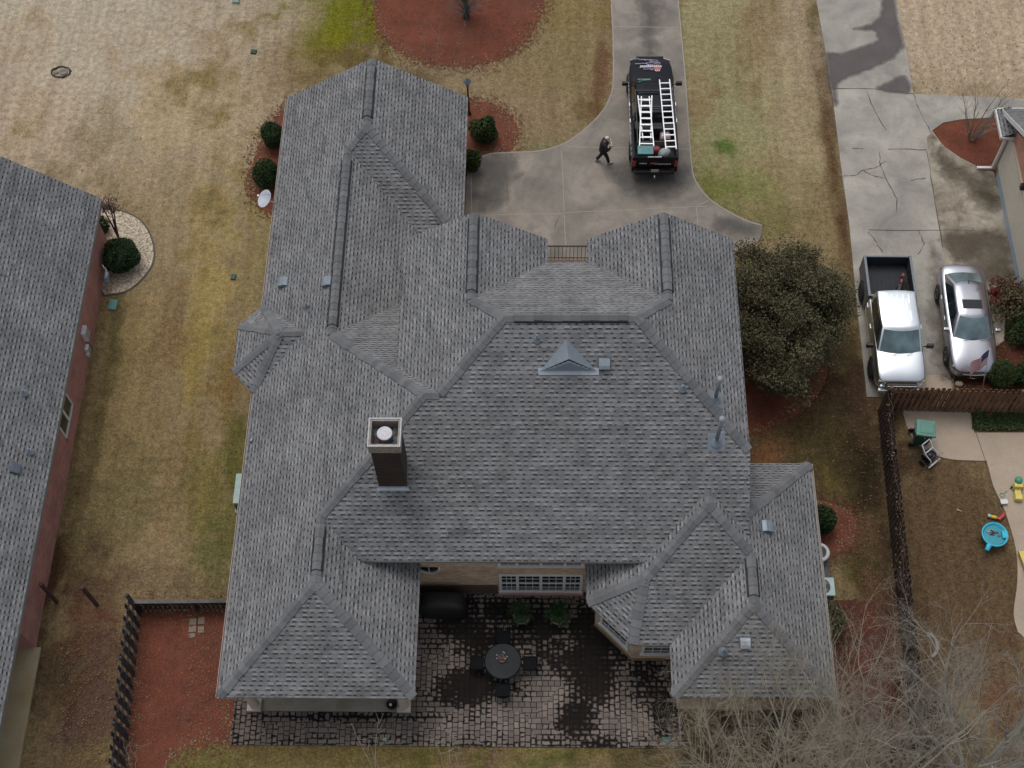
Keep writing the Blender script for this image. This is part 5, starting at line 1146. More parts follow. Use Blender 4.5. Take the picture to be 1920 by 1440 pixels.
# ================================================================ vehicles
def hull(stations, sx, n=0):
    """stations: (s from front, halfwidth, z bottom, z shoulder, z crown); local x = sx - s"""
    rings = []
    for s_, w_, zb, zt, zc in stations:
        zm = zb+(zt-zb)*.5
        h = [(0, zb), (.82*w_, zb), (.985*w_, zb+.1), (w_, zm), (w_*.985, zt-.10), (w_*.93, zt-.015), (w_*.80, (zt+zc)/2+.004), (w_*.42, zc), (0, zc)]
        ring = [(sx-s_, y, z) for y, z in h]+[(sx-s_, -y, z) for y, z in h[-2:0:-1]]
        rings.append(ring)
    m = MB(); k = len(rings[0]); vs = [p for r in rings for p in r]; fs = []
    for i in range(len(rings)-1):
        for j in range(k): j2 = (j+1) % k; fs.append([i*k+j, i*k+j2, (i+1)*k+j2, (i+1)*k+j])
    fs.append(list(range(k))[::-1]); fs.append([(len(rings)-1)*k+j for j in range(k)])
    m.add(vs, fs, 0, True); return m
def greenhouse(sx, f0, f1, r1, r0, wb, wr, z0, z1, fb=.14, rbul=.05, crown=.035):
    def ring(f, r, w_, z, b1, b2, wf=1.0):
        P = [];
        for i in (-2, -1, 0, 1, 2): P.append(Vector((sx-f+b1*(1-(i/2)**2), w_*wf*i/2, z)))   # front, right to left (y-)
        for t in (1/3, 2/3): P.append(Vector((sx-f+(f-r)*t*1.0, w_*(wf+(1-wf)*math.sin(t*math.pi)), z)))
        for i in (2, 1, 0, -1, -2): P.append(Vector((sx-r-b2*(1-(i/2)**2), w_*.97*i/2, z)))
        for t in (2/3, 1/3): P.append(Vector((sx-f+(f-r)*t, -w_*(wf+(1-wf)*math.sin(t*math.pi)), z)))
        return P
    R0 = ring(f0, r0, wb, z0, fb, rbul, .97); R1 = ring(f1, r1, wr, z1, fb*.7, rbul, .96)
    R2 = ring(f1+.12, r1-.12, wr*.86, z1+crown*.8, fb*.6, rbul*.6, .96); R3 = ring(f1+.4, r1-.4, wr*.45, z1+crown, fb*.3, 0, .97)
    m = MB(); k = 14; vs = R0+R1+R2+R3; fs = []
    for a in range(3):
        for j in range(k): j2 = (j+1) % k; fs.append([a*k+j, a*k+j2, (a+1)*k+j2, (a+1)*k+j])
    fs.append([3*k+j for j in range(k)]); fs.append(list(range(k))[::-1]); m.add(vs, fs, 0, True)
    def pane(idx, t0, t1, u0=0.0, u1=1.0, off=.012, mb=None):
        g = mb or MB(); n = len(idx)-1; lo = []; hi = []
        ctr = Vector((sx-(f0+r0)/2, 0, (z0+z1)/2-.3))
        for q in range(n*2+1):
            u = (u0+(u1-u0)*q/(n*2))*n; i = min(int(u), n-1); fr_ = u-i
            a = R0[idx[i]].lerp(R0[idx[i+1]], fr_); b = R1[idx[i]].lerp(R1[idx[i+1]], fr_)
            c0, c1 = a.lerp(b, t0), a.lerp(b, t1); e_ = R0[idx[i+1]]-R0[idx[i]]; nn = e_.cross(b-a).normalized()
            if nn.dot((c0+c1)/2-ctr) < 0: nn = -nn
            lo.append(c0+nn*off); hi.append(c1+nn*off)
        N = len(lo); g.add(lo+hi, [[i, i+1, N+i+1, N+i] for i in range(N-1)], 0, True); return g
    return m, pane
def wheel(parent, x, y, r, wd=.24, rim='galv', rimmat=None):
    s_ = 1 if y > 0 else -1
    m = MB(); m.lathe([(r*.62, -wd/2), (r*.93, -wd/2), (r, -wd/2+.03), (r, wd/2-.03), (r*.93, wd/2), (r*.62, wd/2)], (x, y, r), 28, axis='y'); w_ = m.build('wheel', MAT['rubber'], parent)
    m = MB(); m.lathe([(0, s_*.03), (r*.2, s_*.05), (r*.25, s_*.03), (r*.56, s_*.04), (r*.62, s_*.10), (r*.64, s_*.11)], (x, y, r), 24, axis='y')
    for k in range(6):
        a = k*math.pi/3; m.bar((x+_c(a)*r*.15, y+s_*.075, r+_s(a)*r*.15), (x+_c(a)*r*.58, y+s_*.09, r+_s(a)*r*.58), .05, .03)
    m.build('rim', MAT[rimmat or 'galv'], w_); return w_
def arch(parent, x, y, r, off=.0):
    m = MB(); s_ = 1 if y > 0 else -1; P = [(x+_c(a)*r, y, r*.86+_s(a)*r) for a in np.linspace(-.35, math.pi+.35, 20)]
    Q = [(p[0], y-s_*.12, p[2]) for p in P]; n = len(P)
    m.add(P+Q, [list(range(n)) if s_ < 0 else list(range(n))[::-1]]+[[i, i+1, n+i+1, n+i] for i in range(n-1)]); m.build('wheel_arch', MAT['black'], parent)
def lighting(parent, name, pts, mat, d=(.03, 0, 0)):
    m = MB(); n = len(pts); q = [(p[0]+d[0], p[1]+d[1], p[2]+d[2]) for p in pts]
    m.add(list(pts)+q, [list(range(n))[::-1], list(range(n, 2*n))]+[[i, (i+1) % n, n+(i+1) % n, n+i] for i in range(n)]); return m.build(name, mat, parent, bevel=.008)
def pickup(label, loc, rz, L, W, sw, swt, sc, paintm, group, glass_='glass_car', railm=None, zr=1.86, rf=1.0, hz=1.22, capz=1.33, wheelr=.40, flare=None, roofw=.78):
    t = thing('pickup_truck', label, 'pickup truck', loc, rz, group); sx = L/2; w_ = W/2
    st = [(.02, w_*.66*rf, .50, .96, .98), (.06, w_*.80*rf, .46, 1.02, 1.05), (.16, w_*.93*(rf*.6+.4), .42, 1.06, 1.11), (.38, w_*.985*(rf*.25+.75), .40, hz-.07, hz-.03), (sw*.7, w_, .38, hz-.01, hz+.035), (sw, w_, .36, hz+.03, hz+.06), (sw+.5, w_, .34, hz+.06, hz+.06), (sc-.5, w_, .34, hz+.06, hz+.06), (sc-.06, w_, .34, hz+.06, hz+.06), (sc, w_*.99, .34, hz+.06, hz+.06)]
    body = hull(st, sx).build('body', paintm, t, subsurf=2)
    gm, pane = greenhouse(sx, sw+.22, swt+.06, sc-.09, sc+.0, w_*.93, w_*roofw, hz+.02, zr)
    cab = gm.build('cab', paintm, t, bevel=.03)
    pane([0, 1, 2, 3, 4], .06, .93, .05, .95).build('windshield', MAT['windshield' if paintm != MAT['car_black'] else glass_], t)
    pane([7, 8, 9, 10, 11], .18, .88, .1, .9).build('rear_window', MAT[glass_], t)
    for ix in ([4, 5, 6, 7], [11, 12, 13, 0]):
        pane(ix, .10, .84, .12, .50 if ix[0] == 4 else .46).build('side_window', MAT[glass_], t); pane(ix, .10, .84, .54 if ix[0] == 4 else .50, .88).build('side_window', MAT[glass_], t)
    # bed
    bh = capz; tk = .11
    m = MB()
    for s_ in (-1, 1):
        m.prism([(sx-L+.02, s_*w_*.985), (sx-sc-.03, s_*w_*.985), (sx-sc-.03, s_*(w_-tk)), (sx-L+.02, s_*(w_-tk))] if s_ < 0 else [(sx-L+.02, s_*(w_-tk)), (sx-sc-.03, s_*(w_-tk)), (sx-sc-.03, s_*w_*.985), (sx-L+.02, s_*w_*.985)], .42, bh)
    m.prism([(sx-sc-.10, -w_+tk+.003), (sx-sc-.033, -w_+tk+.003), (sx-sc-.033, w_-tk-.003), (sx-sc-.10, w_-tk-.003)], .62, bh-.004)
    bed = m.build('bed', railm or paintm, t, bevel=.03)
    m = MB(); m.box((sx-L+.055, 0, (.62+bh)/2), (.07, W-2*tk+.10, bh-.62)); tg = m.build('tailgate', railm or paintm, t, bevel=.02)
    m = MB(); a, b = sx-L+.10, sx-sc-.11; yy = w_-tk-.006
    m.quad((a, -yy, .72), (b, -yy, .72), (b, yy, .72), (a, yy, .72)); m.quad((a, yy, .72), (b, yy, .72), (b, yy, bh-.03), (a, yy, bh-.03)); m.quad((a, -yy, bh-.03), (b, -yy, bh-.03), (b, -yy, .72), (a, -yy, .72)); m.quad((b, -yy, .72), (b, -yy, bh-.03), (b, yy, bh-.03), (b, yy, .72)); m.quad((a, yy, .72), (a, yy, bh-.03), (a, -yy, bh-.03), (a, -yy, .72))
    for k in range(9): m.box(((a+b)/2, -yy+.12+k*(2*yy-.24)/8, .727), (b-a-.02, .05, .012))
    m.build('bed_liner', MAT['bedliner'], t)
    xf, xr = sx-.98, sx-L+1.12
    for x in (xf, xr):
        for s_ in (-1, 1): arch(t, x, s_*(w_*1.003), .47); wheel(t, x, s_*(w_-.09), wheelr, .26)
    for s_ in (-1, 1):
        m = MB(); m.box((sx-sw-.42, s_*(w_+.18), hz+.15), (.13, .26, .20)); m.bar((sx-sw-.42, s_*(w_*.93), hz+.08), (sx-sw-.42, s_*(w_+.1), hz+.12), .05); m.build('mirror', MAT['black'], t, bevel=.03)
        lighting(t, 'headlight', [(sx-.16, s_*w_*.90, .80), (sx-.16, s_*w_*.90, 1.00), (sx-.05, s_*w_*.62, .98), (sx-.05, s_*w_*.62, .78)], MAT['lamp_lens'])
        lighting(t, 'taillight', [(sx-L-.005, s_*w_*.97, .78), (sx-L-.005, s_*w_*.97, 1.16), (sx-L-.005, s_*w_*.83, 1.16), (sx-L-.005, s_*w_*.83, .78)], MAT['red_lens'], d=(.03, 0, 0))
        for q in (.42, .78): m = MB(); m.box((sx-sw-.3-(sc-sw)*q, s_*(w_+.012), hz-.10), (.2, .03, .04)); m.build('door_handle', MAT['chrome'], t)
    m = MB(); m.box((sx+.035, 0, .84), (.08, w_*1.2, .34)); g = m.build('grille', MAT['black'], t, bevel=.01)
    m = MB()
    for k in range(4): m.box((sx+.088, 0, .73+k*.075), (.035, w_*1.15, .032))
    m.build('grille_bars', MAT['chrome'], g)
    m = MB(); m.box((sx+.05, 0, .56), (.16, W*.86, .20)); m.build('bumper', MAT['chrome'] if railm is None or True else paintm, t, bevel=.04)
    m = MB(); m.box((sx-L-.08, 0, .55), (.15, W*.86, .18)); m.build('bumper', MAT['black'] if paintm == MAT['car_black'] else MAT['chrome'], t, bevel=.03)
    m = MB(); m.box((sx-.6*L, 0, .40), (L*.75, W*.7, .22)); m.build('chassis', MAT['black'], t)
    m = MB()
    for s_ in (-.28, .22): m.tube([(sx-sw-.02, s_*w_*1.1, hz+.09), (sx-sw-.14, s_*w_+.3, hz+.16)], .008, 4)
    m.build('wiper', MAT['black'], t)
    return t, sx, w_
VG = 'vehicles parked on the driveways'
wt, sx, w_ = pickup('silver white crew cab pickup with an open dark bed, parked behind the brown fence', (13.68, 24.80+5.58/2, .045), R(-90.6), 5.58, 1.90, 1.02, 1.90, 3.66, MAT['car_white'], VG, railm=simple('truck_rail_grey', (.15, .17, .19), .4, .3))
m = MB(); m.tube([(sx-2.15, -.45, 1.87), (sx-2.15, -.45, 1.94)], .018, 6); m.build('antenna', MAT['black'], wt)
for xx, ll in ((sx-2.45, .5), (sx-3.2, .42)):
    for k in range(5): m = MB(); m.box((xx, -.42+k*.21, 1.897), (ll, .05, .012)); m.build('roof_rib', MAT['car_white'], wt, bevel=.004)
# sedan
def sedan():
    L, W = 4.78, 1.84; w_ = W/2; sx = L/2
    t = thing('sedan', 'silver sedan with sunroof parked between the pickup and the red leaved shrubs', 'car', (16.63, 25.45+L/2, .045), R(-91.3), VG)
    st = [(.0, w_*.55, .30, .56, .58), (.06, w_*.74, .24, .64, .67), (.2, w_*.90, .20, .70, .74), (.5, w_*.97, .18, .78, .85), (.9, w_*.995, .17, .84, .93), (1.3, w_, .17, .89, .98), (2.0, w_, .17, .92, .96), (3.4, w_, .17, .94, .98), (4.0, w_*.99, .18, .96, 1.02), (4.4, w_*.96, .20, .97, 1.05), (4.62, w_*.91, .26, .95, 1.04), (4.74, w_*.80, .34, .90, .97), (4.78, w_*.70, .42, .80, .84)]
    hull(st, sx).build('body', MAT['car_silver'], t, subsurf=2)
    gm, pane = greenhouse(sx, 1.42, 2.18, 3.52, 4.36, w_*.86, w_*.64, .93, 1.40, fb=.20, rbul=.14, crown=.04)
    gm.build('cab', MAT['car_silver'], t, bevel=.03)
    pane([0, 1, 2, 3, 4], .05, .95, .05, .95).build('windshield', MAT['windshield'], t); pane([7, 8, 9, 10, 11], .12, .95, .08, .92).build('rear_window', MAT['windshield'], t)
    for ix in ([4, 5, 6, 7], [11, 12, 13, 0]):
        pane(ix, .08, .84, .14, .50).build('side_window', MAT['glass_car'], t); pane(ix, .08, .84, .53, .86).build('side_window', MAT['glass_car'], t)
    m = MB(); m.box((sx-2.60, 0, 1.447), (.40, .74, .012)); m.build('sunroof', simple('sunroof_dark', (.012, .014, .018), .25), t, bevel=.03)
    m = MB(); m.box((sx-3.62, 0, 1.42), (.16, .03, .07)); m.build('antenna', MAT['black'], t, bevel=.01)
    for x in (sx-.92, sx-3.75):
        for s_ in (-1, 1): arch(t, x, s_*w_*1.002, .38); wheel(t, x, s_*(w_-.08), .33, .22)
    for s_ in (-1, 1):
        m = MB(); m.box((sx-1.72, s_*(w_+.06), .99), (.14, .2, .13)); m.build('mirror', MAT['car_silver'], t, bevel=.03)
        lighting(t, 'headlight', [(sx-.30, s_*w_*.90, .58), (sx-.34, s_*w_*.90, .70), (sx-.10, s_*w_*.55, .66), (sx-.07, s_*w_*.55, .55)], MAT['lamp_lens'])
        lighting(t, 'taillight', [(sx-4.62, s_*w_*.90, .72), (sx-4.60, s_*w_*.90, .88), (sx-4.72, s_*w_*.5, .88), (sx-4.745, s_*w_*.5, .74)], MAT['red_lens'], d=(-.02, 0, 0))
        for q in (2.35, 3.3): m = MB(); m.box((sx-q, s_*(w_+.006), .80), (.18, .025, .03)); m.build('door_handle', MAT['chrome'], t)
    m = MB(); m.box((sx+.0, 0, .40), (.07, 1.15, .2)); m.build('grille', MAT['black'], t, bevel=.02)
    m = MB(); m.tube([(sx-.26, -.80, .31), (sx-.03, -.5, .30), (sx+.035, 0, .30), (sx-.03, .5, .30), (sx-.26, .80, .31)], .022, 6); m.tube([(sx-.22, -.74, .52), (sx-.0, -.4, .52), (sx+.03, 0, .52), (sx-.0, .4, .52), (sx-.22, .74, .52)], .016, 6); m.build('bumper_trim', MAT['chrome'], t)
    m = MB()
    for s_ in (-.35, .25): m.tube([(sx-1.24, s_, .985), (sx-1.33, s_+.5, 1.03)], .007, 4)
    m.build('wiper', MAT['black'], t)
sedan()
# black work truck with ladders
bt_, sx, w_ = pickup('black wrapped work pickup carrying two aluminium ladders on the driveway', (4.82, 40.90-5.75/2, .055), R(90), 5.75, 1.92, 1.38, 2.20, 3.86, MAT['car_black'], VG, glass_='glass_car', rf=.80, zr=1.88, hz=1.24, capz=1.36)
def wrap(name, polys, parent):
    for nm, mat, P in polys:
        m = MB()
        for q in P: m.add([(x, y, z) for x, y, z in q], [list(range(len(q)))])
        m.build(nm, mat, parent)
white_v = simple('vinyl_white', (.60, .60, .62), .5); red_v = simple('vinyl_red', (.42, .09, .07), .5); pur_v = simple('vinyl_purple', (.17, .145, .21), .4, var=.6, scale=6)
def hoodz(x, y): return 1.282-.0*(x)+(-.10*max(0, (x-(sx-1.0))))-.05*(abs(y)/w_)**2
rr = random.Random(2)
def hq(x0, x1, y0, y1, off, n=6, jag=0.0):
    out = []
    for k in range(n):
        a = y0+(y1-y0)*k/n; b = y0+(y1-y0)*(k+1)/n; ja = rr.uniform(-jag, jag); 
        out.append([(x0+ja, a, hoodz(x0, a)+off), (x1+ja, a, hoodz(x1, a)+off), (x1+ja, b, hoodz(x1, b)+off), (x0+ja, b, hoodz(x0, b)+off)])
    return out
# vehicle wrap: storm streaks, a small house shape over a red wavy patch and two rows of white lettering strokes
streak = []
for k in range(14):
    x = sx-.26-.05*k; y = rr.uniform(-.75, .25); streak += hq(x, x-.055, y, y+rr.uniform(.25, .6), .022, 4, .03)
let = []
for k in range(11): y = .46-k*.085; let += [[(sx-0.80, y, 1.29), (sx-0.72, y, 1.30), (sx-0.72, y-.055, 1.30), (sx-0.80, y-.055, 1.29)]]
em = [[(sx-0.94, -.12, 1.312), (sx-0.85, -.10, 1.308), (sx-0.80, -.26, 1.308), (sx-0.85, -.44, 1.308), (sx-0.96, -.40, 1.312), (sx-1.00, -.26, 1.312)]]
zg = [[(sx-1.02, -.14, 1.316), (sx-0.96, -.18, 1.316), (sx-1.08, -.26, 1.316)], [(sx-0.96, -.26, 1.316), (sx-0.96, -.30, 1.316), (sx-1.08, -.24, 1.316)], [(sx-1.02, -.38, 1.316), (sx-0.96, -.34, 1.316), (sx-1.08, -.28, 1.316)]]
roof_l = [[(sx-0.66, -.08, 1.296), (sx-0.58, -.18, 1.293), (sx-0.60, -.20, 1.293), (sx-0.68, -.10, 1.296)], [(sx-0.58, -.18, 1.293), (sx-0.66, -.30, 1.296), (sx-0.68, -.28, 1.296), (sx-0.60, -.16, 1.293)]]
wrap('x', [('wrap_streaks', pur_v, streak), ('wrap_lettering', white_v, let+zg), ('wrap_emblem', red_v, em+roof_l)], bt_)
m = MB()
for a_, b_, zz in ((.30, .02, 1.385), ):
    for k in range(8): y = .30-k*.072; m.box((sx-5.75+.055, y, 1.363), (.05, .05+.01*(k % 3), .004))
for k in range(6): y = .62-k*.05; m.box((sx-5.75+.012, y, .98), (.012, .035, .06))
for k in range(12): y = -.02-k*.055; m.box((sx-5.75+.012, y, .93+.02*(k % 2)), (.012, .04, .05))
m.build('tailgate_lettering', white_v, bt_)
m = MB(); m.box((sx-5.75+.012, .05, .98), (.012, .3, .09)); m.build('tailgate_emblem', red_v, bt_)
for s_ in (-1, 1):
    m = MB()
    for k in range(15):
        x = sx-1.6-k*.26; h_ = rr.uniform(.08, .2); m.box((x, s_*(w_+.011), .98+rr.uniform(-.04, .04)), (.16+rr.uniform(0, .08), .012, h_))
    m.build('side_lettering', white_v, bt_)
m = MB(); m.box((sx-5.75-.165, 0, .72), (.02, .32, .15)); m.build('licence_plate', simple('plate', (.35, .36, .34), .5), bt_)
m = MB(); m.tube([(sx-5.75-.1, 0, .45), (sx-5.75-.34, 0, .45)], .035, 8); m.lathe([(0, -.04), (.035, -.02), (.035, .02), (0, .045)], (sx-5.75-.34, 0, .52), 12); m.build('tow_hitch', MAT['chrome'], bt_)
m = MB(); m.box((sx-1.52, .32, 1.33), (.05, .55, .01)); m.box((sx-1.64, .25, 1.37), (.03, .4, .01)); m.build('dash_reflection_strip', simple('reflection_green', (.10, .26, .19), .3), bt_)  # green reflection in the windshield, painted on as thin coloured bars
rk = MB(); 
for xx in (sx-2.75, sx-3.62, sx-4.55, sx-5.45):
    rk.bar((xx, -.78, 2.03), (xx, .78, 2.03), .045)
    if xx < sx-3.9 or xx > sx-3.0:
        zb_ = 1.36 if xx < sx-3.9 else 1.86
        for s_ in (-1, 1): rk.bar((xx, s_*.78 if zb_ < 1.5 else s_*.66, zb_), (xx, s_*.78, 2.03), .04)
for s_ in (-1, 1): rk.bar((sx-2.7, s_*.78, 2.04), (sx-5.5, s_*.78, 2.04), .035)
rk.build('ladder_rack', MAT['black'], bt_)
m = MB(); m.box((sx-4.05, 0, 1.20), (.42, 1.62, .42)); m.build('toolbox', MAT['black'], bt_, bevel=.02)
def ladder(label, frames, z, rungs, group):
    c = frames[0][0]; t = thing('ladder', label, 'ladder', (c[0], c[1], z), 0, group)
    for fi, (a, b, wa, wb) in enumerate(frames):
        a = Vector((a[0]-c[0], a[1]-c[1], fi*.07)); b = Vector((b[0]-c[0], b[1]-c[1], fi*.07)); d = (b-a).normalized(); s_ = Vector((-d.y, d.x, 0))
        for k in (-1, 1): m = MB(); m.bar(a+s_*k*wa/2, b+s_*k*wb/2, .042, .06); m.build('rail', MAT['steel'], t)
        n = rungs[fi]
        for k in range(n): f = (k+.6)/n; p = a.lerp(b, f); ww = wa+(wb-wa)*f-.02; m = MB(); m.bar(p-s_*ww/2, p+s_*ww/2, .05, .035); m.build('rung', MAT['steel'], t)
LG = 'ladders on the black truck'
ladder('long straight aluminium extension ladder on the right of the black truck', [((5.27, 38.72), (5.38, 35.05), .42, .42)], 2.10, [12], LG)
ladder('shorter aluminium ladder with flared crossing rails on the left of the black truck', [((4.42, 37.85), (4.42, 35.55), .58, .32), ((4.43, 37.75), (4.39, 35.15), .32, .58)], 2.10, [7, 8], LG)
def soft(name, label, cat, loc, sz, mat, rz=0, seed=1, group=None, part='body'):
    t = thing(name, label, cat, loc, rz, group); r_ = random.Random(seed); m = MB()
    n = 10; rings = []
    for k, (f, s_) in enumerate(((0, .85), (.3, 1), (.7, .95), (.95, .7), (1.0, .3))):
        rings.append([(_c(2*math.pi*i/n)*sz[0]/2*s_*r_.uniform(.85, 1.1), _s(2*math.pi*i/n)*sz[1]/2*s_*r_.uniform(.85, 1.1), sz[2]*f) for i in range(n)])
    vs = [p for r in rings for p in r]; fs = [[a*n+i, a*n+(i+1) % n, (a+1)*n+(i+1) % n, (a+1)*n+i] for a in range(4) for i in range(n)]+[[4*n+i for i in range(n)], list(range(n))[::-1]]
    m.add(vs, fs, 0, True); m.build(part, mat, t, subsurf=1); return t
teal = simple('teal_plastic', (.07, .22, .23), .4); t_ = thing('storage_bin', 'teal plastic bin in the back of the black truck bed', 'bin', (4.42, 35.62, .78))
m = MB(); m.box((0, 0, .28), (.55, .36, .54), taper=1.1); m.build('bin_body', teal, t_, bevel=.03); m = MB(); m.box((0, 0, .565), (.64, .44, .04)); m.build('lid', simple('teal_lid', (.14, .34, .34), .4), t_, bevel=.015)
soft('duffel_bag', 'grey fabric bag under the foot of the long ladder in the truck bed', 'bag', (5.22, 35.62, .78), (.62, .50, .56), simple('bag_grey', (.34, .37, .38), .8), .5, 3, part='bag_body')
soft('red_cloth', 'crumpled red and white cloth beside the grey bag in the truck bed', 'cloth', (4.86, 35.86, .78), (.5, .34, .42), simple('cloth_red', (.36, .07, .07), .8, var=.5), .2, 5, part='cloth_body')
t_ = thing('cardboard_box', 'open cardboard carton with pale print in the middle of the black truck bed', 'box', (5.28, 36.55, .78)); m = MB(); m.box((0, 0, .24), (.42, .55, .48)); m.build('carton', simple('carton', (.30, .20, .17), .8), t_, bevel=.01); m = MB(); m.box((0, 0, .485), (.3, .32, .008)); m.build('flap', white_v, t_)
t_ = thing('bucket', 'small white bucket next to the carton in the black truck bed', 'bucket', (5.20, 36.98, .78)); m = MB(); m.lathe([(.11, 0), (.14, .34), (.125, .34), (.10, .03), (0, .03)], (0, 0, 0), 18); m.build('pail', MAT['white'], t_); m = MB(); m.tube([(-.14, 0, .32), (-.08, .12, .36), (.08, .12, .36), (.14, 0, .32)], .006, 5); m.build('handle', MAT['galv'], t_)
# clutter in the white truck bed
t_ = thing('dirt_bike', 'small black and red dirt bike lying in the corner of the white pickup bed', 'motorbike', (14.08, 29.12, .80), R(70))
m = MB()
for x in (-.42, .40): m.lathe([(.20, -.04), (.26, -.04), (.26, .04), (.20, .04)], (x, 0, .27), 20, axis='y'); 
m.build('tyre', MAT['rubber'], t_)
m = MB(); m.tube([(-.42, 0, .27), (-.1, 0, .42), (.2, 0, .62), (.40, 0, .27)], .03, 6); m.tube([(.2, -.26, .72), (.17, 0, .66), (.2, .26, .72)], .015, 6); m.box((0, 0, .3), (.26, .16, .22)); m.build('frame', MAT['black'], t_)
m = MB(); m.box((.05, 0, .55), (.24, .13, .12), taper=.7); m.box((.36, 0, .57), (.14, .10, .03)); m.build('fairing', simple('bike_red', (.22, .04, .035), .5, var=.6, scale=9), t_, bevel=.02)
m = MB(); m.box((-.24, 0, .52), (.36, .14, .08)); m.build('saddle', MAT['black'], t_, bevel=.02)
t_ = thing('wooden_block', 'pale wooden block leaning on the cab in the white pickup bed', 'block', (13.93, 28.66, .80), .1); m = MB(); m.box((0, 0, .27), (.22, .12, .54)); m.box((0, .06, .30), (.05, .03, .40)); m.build('timber', simple('timber', (.42, .28, .16), .8), t_, bevel=.008)

# ================================================================ person
def skinned(name, V, E, Rd, mat, parent, root=0, sub=2):
    me = bpy.data.meshes.new(name); me.from_pydata(V, E, []); me.materials.append(mat)
    o = bpy.data.objects.new(name, me); COL.objects.link(o); o.parent = parent
    sk = o.modifiers.new('skin', 'SKIN'); sk.use_smooth_shade = True
    sv = me.skin_vertices[0].data if len(me.skin_vertices) else None
    if sv is None:
        bpy.context.view_layer.objects.active = o
        me.skin_vertices  # ensured below
    for i, r in enumerate(Rd):
        me.skin_vertices[0].data[i].radius = (r, r) if not isinstance(r, tuple) else r
    for i in range(len(V)): me.skin_vertices[0].data[i].use_root = (i == root)
    s_ = o.modifiers.new('subsurf', 'SUBSURF'); s_.levels = sub; s_.render_levels = sub
    return o
def chain_tube(m, pts, rads, n=12):
    """capped smooth tapering limb through joints"""
    P = [Vector(p) for p in pts]; out = []; rr_ = []
    k = 5
    for i in range(len(P)-1):
        p0 = P[max(i-1, 0)]; p1 = P[i]; p2 = P[i+1]; p3 = P[min(i+2, len(P)-1)]
        for j in range(k):
            t = j/k; out.append(.5*((2*p1)+(-p0+p2)*t+(2*p0-5*p1+4*p2-p3)*t*t+(-p0+3*p1-3*p2+p3)*t**3)); rr_.append(rads[i]+(rads[i+1]-rads[i])*t)
    out.append(P[-1]); rr_.append(rads[-1]); m.tube(out, rr_, n)
def remeshed(mb, name, mat, parent, vox=.018, smooth=6):
    """fuse overlapping limb volumes into one continuous surface"""
    o = mb.build(name, mat, parent); r = o.modifiers.new('remesh', 'REMESH'); r.mode = 'VOXEL'; r.voxel_size = vox; r.use_smooth_shade = True
    s_ = o.modifiers.new('smooth', 'SMOOTH'); s_.factor = .5; s_.iterations = smooth; return o
def ellipsoid(m, c, r, n=16, M=None):
    prof = [(math.sin(a)*1.0, -_c(a)) for a in np.linspace(0, math.pi, 10)]
    vs = []
    for rr_, z in prof:
        for k in range(n):
            a = 2*math.pi*k/n; p = Vector((rr_*_c(a)*r[0], rr_*_s(a)*r[1], z*r[2])); p = M@p if M is not None else p; vs.append(Vector(c)+p)
    fs = [[i*n+k, i*n+(k+1) % n, (i+1)*n+(k+1) % n, (i+1)*n+k] for i in range(9) for k in range(n)]; m.add(vs, fs, 0, True)
